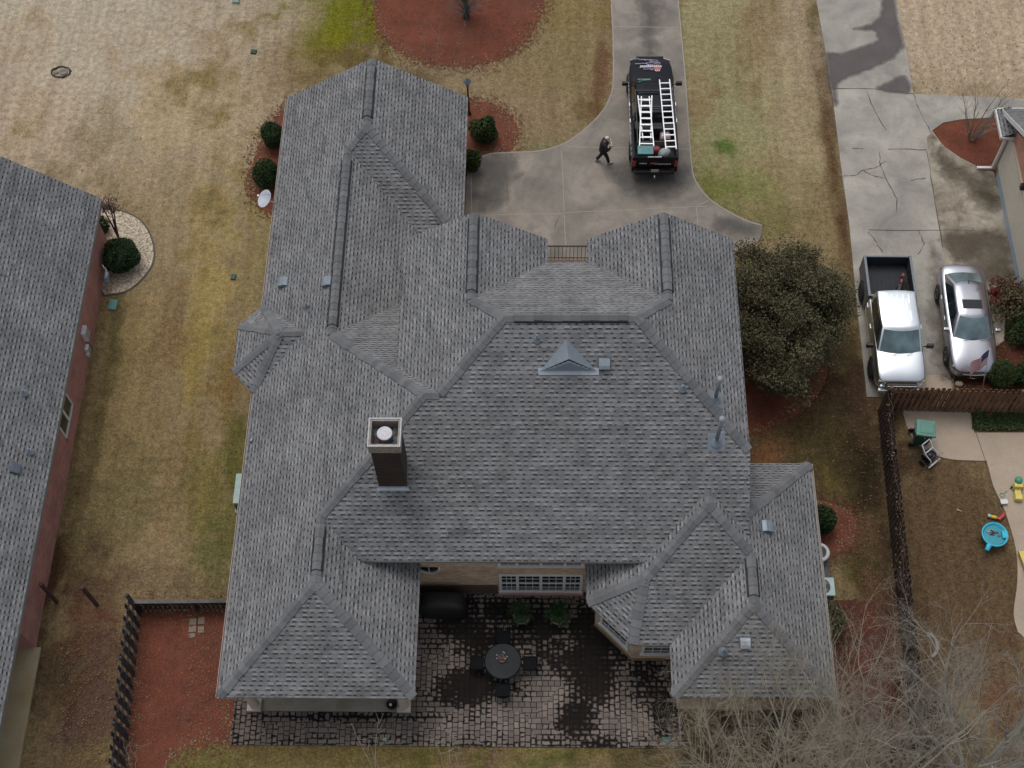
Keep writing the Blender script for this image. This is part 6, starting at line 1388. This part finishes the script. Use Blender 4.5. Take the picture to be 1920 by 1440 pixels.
def person():
    a = at(1129, 306)
    t = thing('person', 'person in black clothes and white cap walking on the driveway, holding a small controller', 'person', (a.x, a.y, .05), R(8)); t.scale = (.94, .94, .94)
    skin = simple('skin', (.42, .23, .16), .6, var=.05); blk = simple('cloth_black', (.014, .014, .016), .85, var=.3); wht = simple('cap_white', (.55, .55, .56), .8); shoe = simple('shoe_grey', (.38, .38, .40), .7)
    hips = (0, 0, .93); tilt = Matrix.Rotation(R(38), 3, 'Y')
    hipF, hipB = (.0, -.10, .92), (0, .10, .92); kF, kB = (.17, -.11, .52), (-.03, .11, .50); aF, aB = (.27, -.11, .10), (-.25, .11, .13)
    shL, shR = (.07, .19, 1.42), (.07, -.19, 1.42); eL, eR = (.10, .27, 1.14), (.12, -.27, 1.14); wL, wR = (.33, .12, 1.17), (.34, -.10, 1.18)
    b = MB(); chain_tube(b, [(0, 0, .88), (.01, 0, 1.1), (.05, 0, 1.38)], [.15, .13, .15]); chain_tube(b, [(.06, 0, 1.42), (.11, 0, 1.54)], [.07, .055])
    ellipsoid(b, (.17, 0, 1.63), (.095, .075, .12), M=tilt); ellipsoid(b, (.245, 0, 1.575), (.045, .05, .045))
    ellipsoid(b, (.262, 0, 1.628), (.024, .013, .02), 8)                                   # nose
    for s_ in (-1, 1): ellipsoid(b, (.155, s_*.078, 1.62), (.02, .012, .03), 8)          # ears
    for h_, k_, a_ in ((hipF, kF, aF), (hipB, kB, aB)): chain_tube(b, [h_, k_, a_], [.085, .055, .036])
    for s1, e1, w1 in ((shL, eL, wL), (shR, eR, wR)): chain_tube(b, [s1, e1, w1], [.052, .042, .027])
    for w1, s_ in ((wL, -1), (wR, 1)):
        ellipsoid(b, (w1[0]+.045, w1[1]+s_*.005, w1[2]+.0), (.05, .022, .042), 10)
        for q, (dz, ln) in enumerate(((.030, .065), (.012, .075), (-.006, .07), (-.024, .055))):
            p0 = Vector((w1[0]+.08, w1[1], w1[2]+dz)); p1 = p0+Vector((ln*.5, s_*.012, .004)); p2 = p1+Vector((ln*.15, s_*.035, 0)); b.tube([p0, p1, p2], [.011, .010, .008], 6)
        p0 = Vector((w1[0]+.03, w1[1]+s_*.02, w1[2]+.03)); b.tube([p0, p0+Vector((.04, s_*.02, .03)), p0+Vector((.07, s_*.025, .03))], [.012, .011, .009], 6)
    remeshed(b, 'body', skin, t, .011, 3)
    j = MB(); chain_tube(j, [(-.01, 0, .84), (.0, 0, 1.0), (.02, 0, 1.18), (.05, 0, 1.36), (.07, 0, 1.46)], [.185, .18, .185, .19, .10], 16)
    for s_ in (-1, 1): ellipsoid(j, (.055, s_*.13, 1.40), (.12, .10, .09))
    for s1, e1, w1 in ((shL, eL, wL), (shR, eR, wR)): chain_tube(j, [s1, e1, tuple(Vector(e1).lerp(Vector(w1), .9))], [.085, .068, .052])
    remeshed(j, 'jacket', blk, t, .02, 5)
    p = MB(); ellipsoid(p, (0, 0, .90), (.155, .19, .14))
    for h_, k_, a_ in ((hipF, kF, aF), (hipB, kB, aB)): chain_tube(p, [h_, k_, tuple(Vector(k_).lerp(Vector(a_), .93))], [.118, .085, .07])
    remeshed(p, 'trousers', blk, t, .02, 4)
    for a_, tz in ((aF, .06), (aB, .05)):
        s_ = MB(); M = Matrix.Rotation(R(0 if a_ is aF else 22), 3, 'Y'); ellipsoid(s_, (a_[0]+.06, a_[1], tz), (.15, .055, .055), M=M); ellipsoid(s_, (a_[0], a_[1], tz+.03), (.06, .05, .07)); remeshed(s_, 'shoe', shoe, t, .014, 2)
    c = MB(); M = tilt; ellipsoid(c, (.155, 0, 1.672), (.112, .092, .085), M=M); q = [Vector((.17, 0, 1.67))+M@Vector((x, y, z)) for x, y, z in ((.09, -.075, .0), (.20, -.05, -.01), (.215, 0, -.01), (.20, .05, -.01), (.09, .075, .0))]; q2 = [v+M@Vector((0, 0, .014)) for v in q]; c.add(q+q2, [[4, 3, 2, 1, 0], [5, 6, 7, 8, 9]]+[[i, (i+1) % 5, 5+(i+1) % 5, 5+i] for i in range(5)]); c.build('cap', wht, t)
    h = MB(); ellipsoid(h, (.125, 0, 1.625), (.09, .082, .10), M=tilt); h.build('hair', simple('hair_brown', (.05, .03, .02), .8), t)
    e = MB()
    for s_ in (-1, 1): ellipsoid(e, (.243, s_*.032, 1.642), (.012, .014, .009), 8)
    e.build('eyes', MAT['black'], t)
    tt = thing('controller', 'small white handheld controller held by the walking person', 'controller', (a.x+.38, a.y+.05, 1.195), R(8))
    m = MB(); m.box((0, 0, 0), (.11, .18, .03)); m.build('controller_body', wht, tt, bevel=.012); m = MB(); m.box((.01, 0, .022), (.07, .12, .008)); m.build('screen', MAT['glass'], tt)
    m = MB(); 
    for s_ in (-1, 1): m.tube([(.05, s_*.06, .01), (.13, s_*.07, .06)], .005, 5)
    m.build('antenna', MAT['black'], tt)
person()
# ================================================================ street and garden things
p = at(880, 214)
t = thing('lamp_post', 'black garden lamp post beside the garage wing at the top of the photo', 'lamp post', (p.x, p.y, 0))
m = MB(); m.lathe([(.09, 0), (.09, .08), (.045, .14), (.035, 1.75), (.05, 1.8)], (0, 0, 0), 14); m.build('pole', MAT['black'], t)
m = MB(); m.lathe([(.07, 1.80), (.14, 2.08)], (0, 0, 0), 6, smooth=False); m.build('lantern_glass', simple('lantern_glass', (.17, .24, .30), .15), t)
m = MB(); m.lathe([(.17, 2.085), (.12, 2.14), (.05, 2.2), (.02, 2.22), (.03, 2.26), (0, 2.29)], (0, 0, 0), 12); m.build('lantern_top', MAT['metal_dark'], t)
# satellite dish on the west eave
c = at(497, 373, 3.0); t = thing('satellite_dish', 'pale grey satellite dish on a bracket at the west eave above the red mulch', 'satellite dish', (c.x, c.y, 3.0))
M = (Matrix.Rotation(R(196), 3, 'Z')@Matrix.Rotation(R(38), 3, 'Y'))
m = MB(); m.lathe([(.0, -.06), (.14, -.05), (.26, -.02), (.36, .03), (.365, .045), (.35, .045), (.25, -.005), (.13, -.035), (0, -.045)], (0, 0, 0), 32, M=M); dsh = m.build('dish', simple('dish_grey', (.50, .53, .58), .5), t)
m = MB(); q = M@Vector((0, 0, .36)); m.tube([M@Vector((-.30, 0, 0)), M@Vector((-.1, 0, .30)), q], .012, 6); m.box(q, (.07, .07, .07)); m.build('feed_arm', MAT['galv'], t)
m = MB(); m.tube([M@Vector((0, 0, -.06)), (.22, -.05, -.1), (.42, -.08, -.2), (.45, -.08, -.42)], .024, 8); m.box((.43, -.08, -.3), (.08, .14, .1)); m.build('mast', MAT['galv'], t)
# air conditioners
def ac(label, x0, y0, x1, y1, h, fx, fy, fr_, colr):
    t = thing('air_conditioner', label, 'air conditioner', ((x0+x1)/2, (y0+y1)/2, 0), 0, 'air conditioners beside the house'); cx, cy = (x0+x1)/2, (y0+y1)/2; W_, D_ = x1-x0, y1-y0
    body = simple('ac_'+label[:4].strip(), colr, .5); m = MB(); m.box((0, 0, .06), (W_+.12, D_+.12, .08)); m.build('pad', MAT['conc_nb'], t)
    m = MB(); m.box((0, 0, .10+(h-.10)/2), (W_*.97, D_*.97, h-.1-.02)); m.build('coil_case', body, t, bevel=.02)
    m = MB()
    for k in range(14): z = .18+k*(h-.3)/14; m.box((0, 0, z), (W_*.985, D_*.985, .012))
    m.build('louvres', MAT['metal_dark'], t)
    m = MB(); m.box((0, 0, h), (W_, D_, .04)); top = m.build('top_panel', body, t, bevel=.012)
    m = MB(); m.lathe([(fr_, h+.021), (fr_, h+.026), (0, h+.026)], (fx-cx, fy-cy, 0), 28, smooth=False); m.build('fan_opening', MAT['black'], top)
    m = MB()
    for k in range(4): a = k*math.pi/2+.4; m.add([(fx-cx+_c(a)*.05, fy-cy+_s(a)*.05, h+.03), (fx-cx+_c(a)*fr_*.9, fy-cy+_s(a)*fr_*.9, h+.031), (fx-cx+_c(a+.6)*fr_*.85, fy-cy+_s(a+.6)*fr_*.85, h+.036), (fx-cx+_c(a+.8)*.05, fy-cy+_s(a+.8)*.05, h+.036)], [[0, 1, 2, 3]])
    m.lathe([(.07, h+.03), (.07, h+.05), (0, h+.055)], (fx-cx, fy-cy, 0), 14); m.build('fan', MAT['metal_dark'], top)
p1, p2 = at(443, 888, .8), at(440, 944, .8); ac('pale green air conditioner half under the west eave beside the lawn', p1.x, p2.y, p1.x+.95, p1.y, .80, p1.x+.52, p1.y-.55, .30, (.26, .36, .34))
p1, p2 = at(1563, 1083, .8), at(1566, 1117, .8); ac('square pale green air conditioner at the east wall next to the low shrub', p1.x-.85, p2.y, p1.x, p1.y, .80, p1.x-.44, (p1.y+p2.y)/2, .29, (.38, .50, .49))
p = at(1537, 1035, .75); t = thing('air_conditioner', 'round white topped air conditioner at the east wall near the clipped shrub', 'air conditioner', (p.x, p.y, 0), 0, 'air conditioners beside the house')
m = MB(); m.lathe([(.33, .05), (.33, .68)], (0, 0, 0), 26); m.build('coil_case', MAT['metal_dark'], t); m = MB(); m.lathe([(.35, .68), (.36, .74), (.33, .77), (.24, .77), (.23, .74), (.23, .70)], (0, 0, 0), 28); m.build('top_ring', simple('ac_white', (.52, .53, .54), .5), t); m = MB(); m.lathe([(.228, .705), (0, .71)], (0, 0, 0), 24); m.build('fan_grille', MAT['black'], t)
p = at(1549, 1066, .25); t = thing('utility_box', 'low dark utility box between the two air conditioners at the east wall', 'utility box', (p.x-.1, p.y, 0)); m = MB(); m.box((0, 0, .15), (.34, .72, .26)); m.build('cabinet', MAT['metal_dark'], t, bevel=.02); m = MB(); m.box((0, 0, .30), (.38, .76, .03)); m.build('lid', simple('lid_grey', (.06, .065, .07), .6), t)
# irrigation and cable boxes
for px, py, sx_, sy_, colr, lab in ((476, 98, .26, .24, (.03, .09, .06), 'dark green round valve cover in the upper lawn'), (438, 520, .2, .26, (.06, .13, .12), 'small dark green utility cover in the side lawn'), (212, 572, .36, .50, (.16, .36, .32), 'pale green utility cover beside the gravel bed'), (1250, 1388, .22, .18, (.05, .20, .18), 'small teal utility cover behind the patio corner'), (443, 3, .3, .25, (.25, .38, .32), 'pale green utility cover at the top edge of the lawn'), (722, 1387, .14, .12, (.30, .42, .36), 'tiny pale valve cover at the patio edge')):
    p = at(px, py); t = thing('utility_cover', lab, 'utility cover', (p.x, p.y, 0), R(-6), 'utility covers in the lawn')
    m = MB(); m.box((0, 0, .03), (sx_, sy_, .06)); m.build('cover_frame', simple('cov_f', tuple(x*.6 for x in colr), .8), t, bevel=.015); m = MB(); m.box((0, 0, .066), (sx_*.86, sy_*.86, .014)); m.build('lid', simple('cov', tuple(x*.7 for x in colr), .8), t)
# heron ornament
p = at(208, 536); t = thing('heron_statue', 'white and blue grey garden heron standing on the pale gravel bed', 'statue', (p.x, p.y, .03))
m = MB(); 
for s_ in (-.05, .05): m.tube([(s_, 0, 0), (s_, 0, .28), (s_*.6, .02, .5)], .014, 6)
chain_tube(m, [(0, -.16, .50), (0, 0, .60), (0, .16, .72)], [.05, .11, .07]); chain_tube(m, [(0, .14, .72), (-.02, .26, .88), (-.02, .16, 1.02), (-.04, .24, 1.12)], [.06, .032, .028, .03], 8); m.tube([(-.04, .22, 1.12), (-.14, .30, 1.10)], [.02, .004], 6)
remeshed(m, 'bird_body', simple('heron_white', (.46, .52, .60), .6), t, .012, 2); m = MB(); ellipsoid(m, (.06, -.04, .64), (.05, .18, .07)); ellipsoid(m, (-.06, -.04, .64), (.05, .18, .07)); m.build('wing', simple('heron_blue', (.14, .17, .22), .6), t)
# old stump hole in the lawn
p = at(115, 136); t = thing('stump_ring', 'dark ring of roots around an old stump in the upper left lawn', 'tree stump', (p.x, p.y, 0)); rr = random.Random(6); m = MB()
for k in range(9):
    a = k*.75+rr.uniform(-.3, .3); pts = [(_c(a+q*.3)*(.42+rr.uniform(-.05, .05)), _s(a+q*.3)*(.30+rr.uniform(-.04, .04)), .02+.02*q) for q in range(4)]; m.tube(pts, [.03, .035, .03, .012], 5)
m.build('roots', MAT['bark_dark'], t); m = MB(); m.lathe([(.20, 0), (.19, .05), (.12, .06), (.1, .03), (0, .03)], (.1, .02, 0), 12); m.lathe([(.12, 0), (.10, .04), (0, .05)], (-.22, -.02, 0), 9); m.build('stump', MAT['bark'], t)
# green wheeled bin
p = at(1722, 828); t = thing('wheelie_bin', 'green wheeled rubbish bin on the tan concrete by the dark fence', 'bin', (p.x+.02, p.y+.05, .045), R(-8))
g1 = simple('bin_green', (.018, .07, .042), .5); g2 = simple('bin_lid_green', (.085, .21, .165), .5)
m = MB(); m.box((0, 0, .50), (.50, .52, .86), taper=1.22); m.build('bin_body', g1, t, bevel=.03)
m = MB(); m.box((.02, 0, .965), (.74, .70, .07), taper=.93); m.box((.06, 0, 1.01), (.5, .5, .025), taper=.9); m.build('lid', g2, t, bevel=.03)
m = MB(); m.bar((-.36, -.22, .93), (-.36, .22, .93), .035); m.bar((-.36, -.22, .93), (-.28, -.22, .90), .03); m.bar((-.36, .22, .93), (-.28, .22, .90), .03); m.build('handle', g1, t)
for s_ in (-1, 1): m = MB(); m.lathe([(.06, -.03), (.13, -.03), (.13, .03), (.06, .03)], (-.30, s_*.29, .13), 18, axis='y'); m.build('wheel', MAT['rubber'], t)
m = MB(); m.box((.02, -.335, .80), (.06, .015, .03)); m.build('badge', MAT['white'], t)
# pressure washer cart
p = at(1738, 862); t = thing('pressure_washer', 'white and black wheeled pressure washer cart between the bin and the lawn', 'pressure washer', (p.x, p.y, .0), R(-50))
wp = simple('cart_white', (.52, .53, .56), .4); m = MB(); m.box((-.02, 0, .28), (.40, .36, .26)); m.lathe([(.12, .40), (.12, .50), (.05, .52), (0, .52)], (.0, 0, 0), 14); m.build('engine', MAT['black'], t, bevel=.03)
m = MB()
for s_ in (-1, 1): m.tube([(.28, s_*.22, .14), (.24, s_*.22, .5), (-.1, s_*.21, .62), (-.36, s_*.2, .92)], .022, 8)
m.tube([(.30, -.30, .18), (.30, .30, .18)], .035, 8); m.tube([(-.1, -.21, .63), (-.1, .21, .63)], .026, 8); m.tube([(-.36, -.2, .92), (-.36, .2, .92)], .022, 8); m.build('frame', wp, t)
for s_ in (-1, 1): m = MB(); m.lathe([(.05, -.035), (.13, -.035), (.13, .035), (.05, .035)], (.0, s_*.30, .13), 18, axis='y'); m.build('wheel', MAT['rubber'], t)
# blue water table
p = at(1864, 1004, .35); t = thing('water_table', 'round bright blue plastic water table on the brown grass', 'water table', (p.x, p.y, 0)); bl = simple('toy_blue', (.03, .42, .60), .35); bd = simple('toy_blue_deep', (.02, .22, .40), .3)
m = MB(); m.lathe([(.30, .18), (.42, .24), (.45, .42), (.47, .44), (.47, .46), (.42, .46), (.39, .30), (0, .29)], (0, 0, 0), 32); tb = m.build('basin', bl, t)
m = MB(); m.box((.36, .0, .445), (.22, .30, .05), rz=.0, taper=.9); m.tube([(-.25, -.38, .40), (-.36, -.58, .36)], [.10, .08], 10); m.build('tray', bl, tb, bevel=.01); m = MB(); m.lathe([(.385, .375), (0, .38)], (0, 0, 0), 26); m.build('water', simple('toy_water', (.04, .27, .33), .08), t)
m = MB(); m.lathe([(.24, .0), (.28, .22)], (0, 0, 0), 20); m.build('pedestal', bd, t)
rr = random.Random(4); tpm = [simple('toy_piece', c_, .6) for c_ in ((.10, .09, .12), (.28, .26, .26), (.05, .05, .09))]
for k in range(12): a = rr.uniform(0, 6.28); r_ = rr.uniform(0, .24); m = MB(); m.box((_c(a)*r_-.02, _s(a)*r_*.7+.04, .40), (rr.uniform(.05, .11), rr.uniform(.04, .09), .03), rz=rr.uniform(0, 3)); m.build('toy_piece', tpm[k % 3], t)
# red and yellow pull toy
p = at(1866, 970, .1); t = thing('toy_cart', 'small red and yellow toy lying just above the blue water table', 'toy', (p.x, p.y, 0), R(-15)); ry = simple('toy_yellow', (.62, .42, .06), .4); rd = simple('toy_red', (.50, .04, .06), .4)
m = MB(); m.tube([(-.14, 0, .09), (.06, 0, .09)], [.07, .06], 10); m.build('barrel', ry, t); m = MB(); m.tube([(.06, 0, .09), (.16, -.02, .09), (.26, .12, .12), (.27, .24, .14)], [.06, .07, .055, .05], 10); m.build('toy_body', rd, t); m = MB(); m.tube([(-.26, .02, .09), (-.14, .0, .09)], [.075, .055], 10); m.build('nozzle', simple('toy_pale', (.45, .55, .50), .4), t)
# yellow ride-on chair toy with a green top, and small white box with green net
p = at(1909, 922, .2); t = thing('ride_on_toy', 'yellow plastic ride on toy with a green headrest on the backyard path', 'toy', (p.x, p.y, .045), R(-4)); yl = simple('toy_yellow_pale', (.62, .50, .12), .4); gr = simple('toy_green', (.06, .30, .17), .4)
m = MB(); m.box((0, -.22, .13), (.30, .26, .2), taper=.85); m.box((0, 0, .10), (.24, .3, .12)); m.box((0, .20, .18), (.36, .2, .3), taper=.85); m.build('seat', yl, t, bevel=.03); m = MB(); m.lathe([(0, .26), (.13, .28), (.15, .36), (.1, .44), (0, .46)], (0, .38, 0), 16); m.build('headrest', gr, t)
for s_ in (-1, 1): m = MB(); m.lathe([(.03, -.025), (.07, -.025), (.07, .025), (.03, .025)], (s_*.16, .2, .07), 12, axis='y'); m.build('wheel', MAT['rubber'], t)
p = at(1881, 943, .05); t = thing('plastic_tub', 'small white plastic tub lying at the path edge', 'tub', (p.x, p.y, .045), .1); m = MB(); m.box((0, 0, .06), (.22, .14, .12), taper=1.1); m.build('tub_body', simple('tub', (.52, .52, .58), .4), t, bevel=.02); m = MB(); m.box((0, 0, .13), (.26, .17, .015)); m.build('lid', MAT['white'], t)
p = at(1879, 929, .03); t = thing('toy_net', 'small green toy net with a long thin handle on the path', 'toy', (p.x, p.y, .06)); m = MB(); m.tube([(.08*_c(a), .08*_s(a), 0) for a in np.linspace(0, 6.28, 14)], .012, 5); m.build('hoop', gr, t); m = MB(); q = at(1902, 908, .06)-Vector((p.x, p.y, .06)); m.tube([(.06, .05, 0), (q.x, q.y, 0)], .010, 5); m.build('handle', MAT['galv'], t)
p = at(1917, 1060, .1); t = thing('toy_slide', 'yellow plastic toy slide leaving the right edge of the photo', 'slide', (p.x, p.y, .045), R(10)); m = MB()
n = 8
for k in range(n):
    y0_, y1_ = .5-k*.16, .5-(k+1)*.16; z0_, z1_ = .12+.75*(1-k/n)**1.2*0+.05, .05+.02; m.box((.22, (y0_+y1_)/2, .10+.01*k), (.42, .162, .04))
m.build('chute', yl, t)
for s_ in (0, .44): m = MB(); m.bar((s_, .5, .17), (s_, -.78, .20), .04, .12); m.build('side_rail', yl, t)
p = at(1855, 777, .05); t = thing('toy_shovel', 'red plastic toy shovel with a pale handle on the planting strip', 'toy shovel', (p.x, p.y, .04), R(-4)); m = MB(); m.box((.03, 0, .03), (.20, .12, .05), taper=.8); m.build('blade', rd, t, bevel=.02); m = MB(); m.tube([(-.30, .05, .03), (-.05, 0, .04)], .013, 6); m.build('handle', simple('handle_pale', (.5, .40, .38), .6), t)
p = at(1862, 748, 0)
t = thing('stone_ring', 'broken crescent of pale grey edging stones on the grass behind the dark fence', 'stones', (at(1738, 1210).x, at(1738, 1210).y, 0)); rr = random.Random(3); m = MB()
for k in range(13): a = -1.25+k*.21; m.box((_c(a)*.34, _s(a)*.42, .04), (.13, .11, .08), rz=a+rr.uniform(-.2, .2), taper=.85)
m.build('stones', simple('edging_stone', (.22, .20, .18), .9, var=.3), t, bevel=.012)
p = at(1798, 958); t = thing('stick', 'short pale stick on the brown back lawn', 'stick', (p.x, p.y, .03)); m = MB(); m.tube([(-.09, .04, 0), (.09, -.03, .01)], [.025, .018], 6); m.build('wood', simple('stick_pale', (.5, .44, .34), .8), t)
# flag on a pole
b = at(1844.5, 728, .25); tp_ = at(1857, 651, 2.45); t = thing('flagpole', 'white garden flagpole with a drooping striped flag beside the boxwood', 'flag', (b.x, b.y, .0))
d = Vector((tp_.x-b.x, tp_.y-b.y, 2.45)); m = MB(); m.tube([(0, 0, 0), d], .022, 8); m.lathe([(0, -.03), (.03, 0), (0, .03)], d, 8); m.build('pole', simple('pole_white', (.60, .58, .58), .4), t)
fl = MB(); nx, ny = 26, 13; top = d*.955; side = Vector((-.86, -.50, -.30)); V = []
drop = (Vector((0, 0, 0))-d).normalized()
for j in range(ny+1):
    for i in range(nx+1):
        u, v = i/nx, j/ny; p = top+drop*(v*.80)+Vector((-.60, -.34, -.40))*u*.92+Vector((0, 0, -.18*u*u))+Vector((.05*math.sin(u*11+v*2), .07*math.sin(u*9+v*2.2), .03*math.sin(u*13)))*u**.5; V.append(p)
for j in range(ny):
    for i in range(nx):
        a = j*(nx+1)+i; mi = 2 if (j < 7 and i < nx*.4) else (0 if j % 2 == 0 else 1); o_ = len(fl.v) if 0 else 0
        fl.f.append([a, a+1, a+nx+2, a+nx+1]); fl.m.append(mi); fl.sm.append(True)
fl.v = [tuple(v) for v in V]
fo = fl.build('flag_cloth', [simple('flag_red', (.55, .025, .05), .8, var=.05), simple('flag_white', (.82, .80, .80), .8, var=.05), simple('flag_blue', (.04, .05, .14), .8, var=.05)], t)
sol = fo.modifiers.new('solid', 'SOLIDIFY'); sol.thickness = .006
st = MB()
for r_ in range(5):
    for c_ in range(5+(r_ % 2 == 0)):
        i = (c_+.6+.5*(r_ % 2))/6.2*nx*.4; j = (r_+.7)/5.4*7*.9; a = int(j)*(nx+1)+int(i); fu, fv = i-int(i), j-int(j)
        p = V[a].lerp(V[a+1], fu).lerp(V[a+nx+1].lerp(V[a+nx+2], fu), fv); n_ = (V[a+1]-V[a]).cross(V[a+nx+1]-V[a]).normalized(); n_ = n_ if n_.z > 0 else -n_
        x_ = (V[a+1]-V[a]).normalized(); y_ = n_.cross(x_); q = [p+n_*.006+(x_*_c(w_2)+y_*_s(w_2))*(.013 if kk % 2 == 0 else .005) for kk, w_2 in enumerate(np.linspace(0, 2*math.pi, 11)[:-1])]; st.add(q, [list(range(10))])
st.build('flag_stars', MAT['white'], fo)
# covered grill
t = thing('covered_grill', 'wide barbecue under a black cover against the patio wall', 'grill', (-3.32, 16.20, .045))
m = MB(); prof = [(.0, .92), (.55, 1.0), (.80, .96), (1.02, .80), (1.10, .55)]
rings = []
for z, s_ in prof:
    ring = []
    for k in range(28):
        a = 2*math.pi*k/28; ex = .45; cx_ = math.copysign(abs(_c(a))**ex, _c(a)); cy_ = math.copysign(abs(_s(a))**ex, _s(a))
        ring.append((cx_*.86*s_*(1+.03*math.sin(5*a+z*4)), cy_*.38*s_*(1+.05*math.sin(7*a+z*3)), z))
    rings.append(ring)
vs = [p for r in rings for p in r]; fs = [[a*28+i, a*28+(i+1) % 28, (a+1)*28+(i+1) % 28, (a+1)*28+i] for a in range(4) for i in range(28)]+[[4*28+i for i in range(28)]]
m.add(vs, fs, 0, True); m.build('cover', MAT['cover'], t, subsurf=1); m = MB(); m.box((0, 0, .04), (1.4, .5, .06)); m.build('cart_base', MAT['black'], t)
# potted ferns
def fern(px, py, lab, seed):
    p = at(px, py); t = thing('potted_fern', lab, 'potted plant', (p.x, p.y, .045), 0, 'potted ferns on the patio'); rs = np.random.RandomState(seed)
    m = MB(); m.lathe([(.17, 0), (.26, .26), (.30, .34), (.30, .37), (.26, .37), (.24, .30), (0, .30)], (0, 0, 0), 24); m.build('pot', simple('pot_clay', (.26, .21, .15), .8), t)
    L = LMB(); P = []
    for k in range(46):
        a = rs.uniform(0, 6.28); ln = rs.uniform(.3, .52)
        for q in range(26): f = q/26; r_ = ln*f; z = .36+.42*math.sin(f*2.3)-.12*f*f; P.append((_c(a)*r_+rs.normal()*.02, _s(a)*r_+rs.normal()*.02, z))
    L.leaves(np.array(P), .055, rs, .6, 2.2); L.build('fronds', MAT['leaf_dark'], t)
fern(978, 1162, 'green potted fern nearer the grill below the four sash window', 1); fern(1047, 1163, 'darker potted fern nearer the bay below the four sash window', 2)
# patio table and chairs
dm = simple('iron_dark', (.008, .009, .010), .8, .0, spec=.1)
tc = at(943, 1240, .72); t = thing('patio_table', 'round dark glass patio table in the middle of the stained patio', 'table', (tc.x, tc.y, .045)); m = MB(); m.lathe([(0, .66), (.60, .66), (.615, .67), (.615, .70), (.60, .71), (0, .712)], (0, 0, 0), 40, smooth=False); m.build('tabletop', simple('table_glass', (.014, .018, .021), .5, var=.5, scale=2.5, spec=.12), t)
m = MB(); m.tube([(.63*_c(a), .63*_s(a), .69) for a in np.linspace(0, 2*math.pi, 41)], .014, 6); m.build('rim', dm, t)
for k in range(4): a = k*math.pi/2+.78; m = MB(); m.tube([(.12*_c(a), .12*_s(a), .6), (.2*_c(a), .2*_s(a), .3), (.42*_c(a), .42*_s(a), .0)], .02, 6); m.build('leg', dm, t)
t = thing('centrepiece', 'small dried flower arrangement in a bowl on the patio table', 'centrepiece', (tc.x-.02, tc.y+.02, .76)); m = MB(); m.lathe([(.06, 0), (.10, .06), (.09, .06), (.05, .02), (0, .02)], (0, 0, 0), 16); m.build('bowl', simple('bowl_clay', (.12, .07, .05), .6), t)
rr = random.Random(8); m = MB(); m2 = MB()
for k in range(16): a = rr.uniform(0, 6.28); r_ = rr.uniform(.08, .24); m.tube([(0, 0, .05), (_c(a)*r_*.6, _s(a)*r_*.6, .16), (_c(a)*r_, _s(a)*r_, .2)], [.007, .005, .003], 4); (m2.box((_c(a)*r_, _s(a)*r_, .21), (.025, .025, .025)) if k % 3 == 0 else None)
m.build('stems', simple('dried_stem', (.30, .20, .13), .8), t); m2.build('blooms', simple('dried_bloom', (.55, .45, .40), .8), t)
def chair(lab, x, y, rz):
    t = thing('patio_chair', lab, 'chair', (x, y, .045), rz, 'chairs around the patio table')   # faces +x
    m = MB(); m.box((0, 0, .43), (.46, .48, .04)); 
    for k in range(7): m.box((-.2+k*.066, 0, .455), (.03, .44, .012))
    m.build('seat', dm, t, bevel=.012)
    m = MB(); m.tube([(-.22, -.23, .43), (-.30, -.23, .70), (-.34, -.2, .92), (-.35, 0, .96), (-.34, .2, .92), (-.30, .23, .70), (-.22, .23, .43)], .016, 6)
    for k in range(6): y_ = -.16+k*.064; m.tube([(-.23, y_, .45), (-.34, y_, .93)], .008, 4)
    m.build('backrest', dm, t)
    for s_ in (-1, 1):
        for xx in (-.21, .21): m = MB(); m.tube([(xx, s_*.22, .43), (xx*1.15, s_*.24, .0)], .015, 6); m.build('leg', dm, t)
        m = MB(); m.tube([(-.28, s_*.25, .64), (.0, s_*.27, .66), (.2, s_*.26, .64), (.21, s_*.23, .43)], .016, 6); m.build('armrest', dm, t)
chair('dark metal patio chair on the house side of the table', tc.x-.02, tc.y+.95, R(-90)); chair('dark metal patio chair on the lawn side of the table', tc.x-.02, tc.y-.92, R(90)); chair('dark metal patio chair on the grill side of the table', tc.x-.90, tc.y+.02, 0); chair('dark metal patio chair on the bay window side of the table', tc.x+.92, tc.y+.02, R(180))
# urn on the porch
p = at(735, 1322, .3); t = thing('porch_urn', 'small black urn with a white ornament by the porch column', 'urn', (p.x, p.y, .16)); m = MB(); m.lathe([(.10, 0), (.16, .12), (.19, .26), (.17, .30), (.15, .26), (0, .22)], (0, 0, 0), 20); m.build('urn_body', MAT['black'], t); m = MB(); m.lathe([(.0, .22), (.045, .24), (.05, .34), (.025, .42), (0, .44)], (-.03, -.03, 0), 12); m.build('ornament', MAT['white'], t)
# edging tub and rock by the sedan
p = at(1797, 722); t = thing('garden_rock', 'pale rounded rock in the dark bed in front of the sedan', 'rock', (p.x, p.y, 0)); m = MB(); ellipsoid(m, (0, 0, .08), (.17, .13, .13), 12); o = m.build('rock', simple('rock_tan', (.34, .29, .22), .9, bump=.02), t)
p = at(1775, 712); t = thing('bare_shrub', 'low leafless grey shrub between the sedan and the brown fence', 'shrub', (p.x+.2, p.y, 0)); m = MB(); rr = random.Random(12)
for k in range(16):
    a = rr.uniform(0, 6.28); grow(m, Vector((0, 0, 0)), Vector((_c(a)*.8, _s(a)*.8, .8)).normalized(), rr.uniform(.5, .9), .010, 2, rr, .9, .02, 4)
m.build('stems', MAT['bark_dark'], t)
print('objects', len(bpy.data.objects))
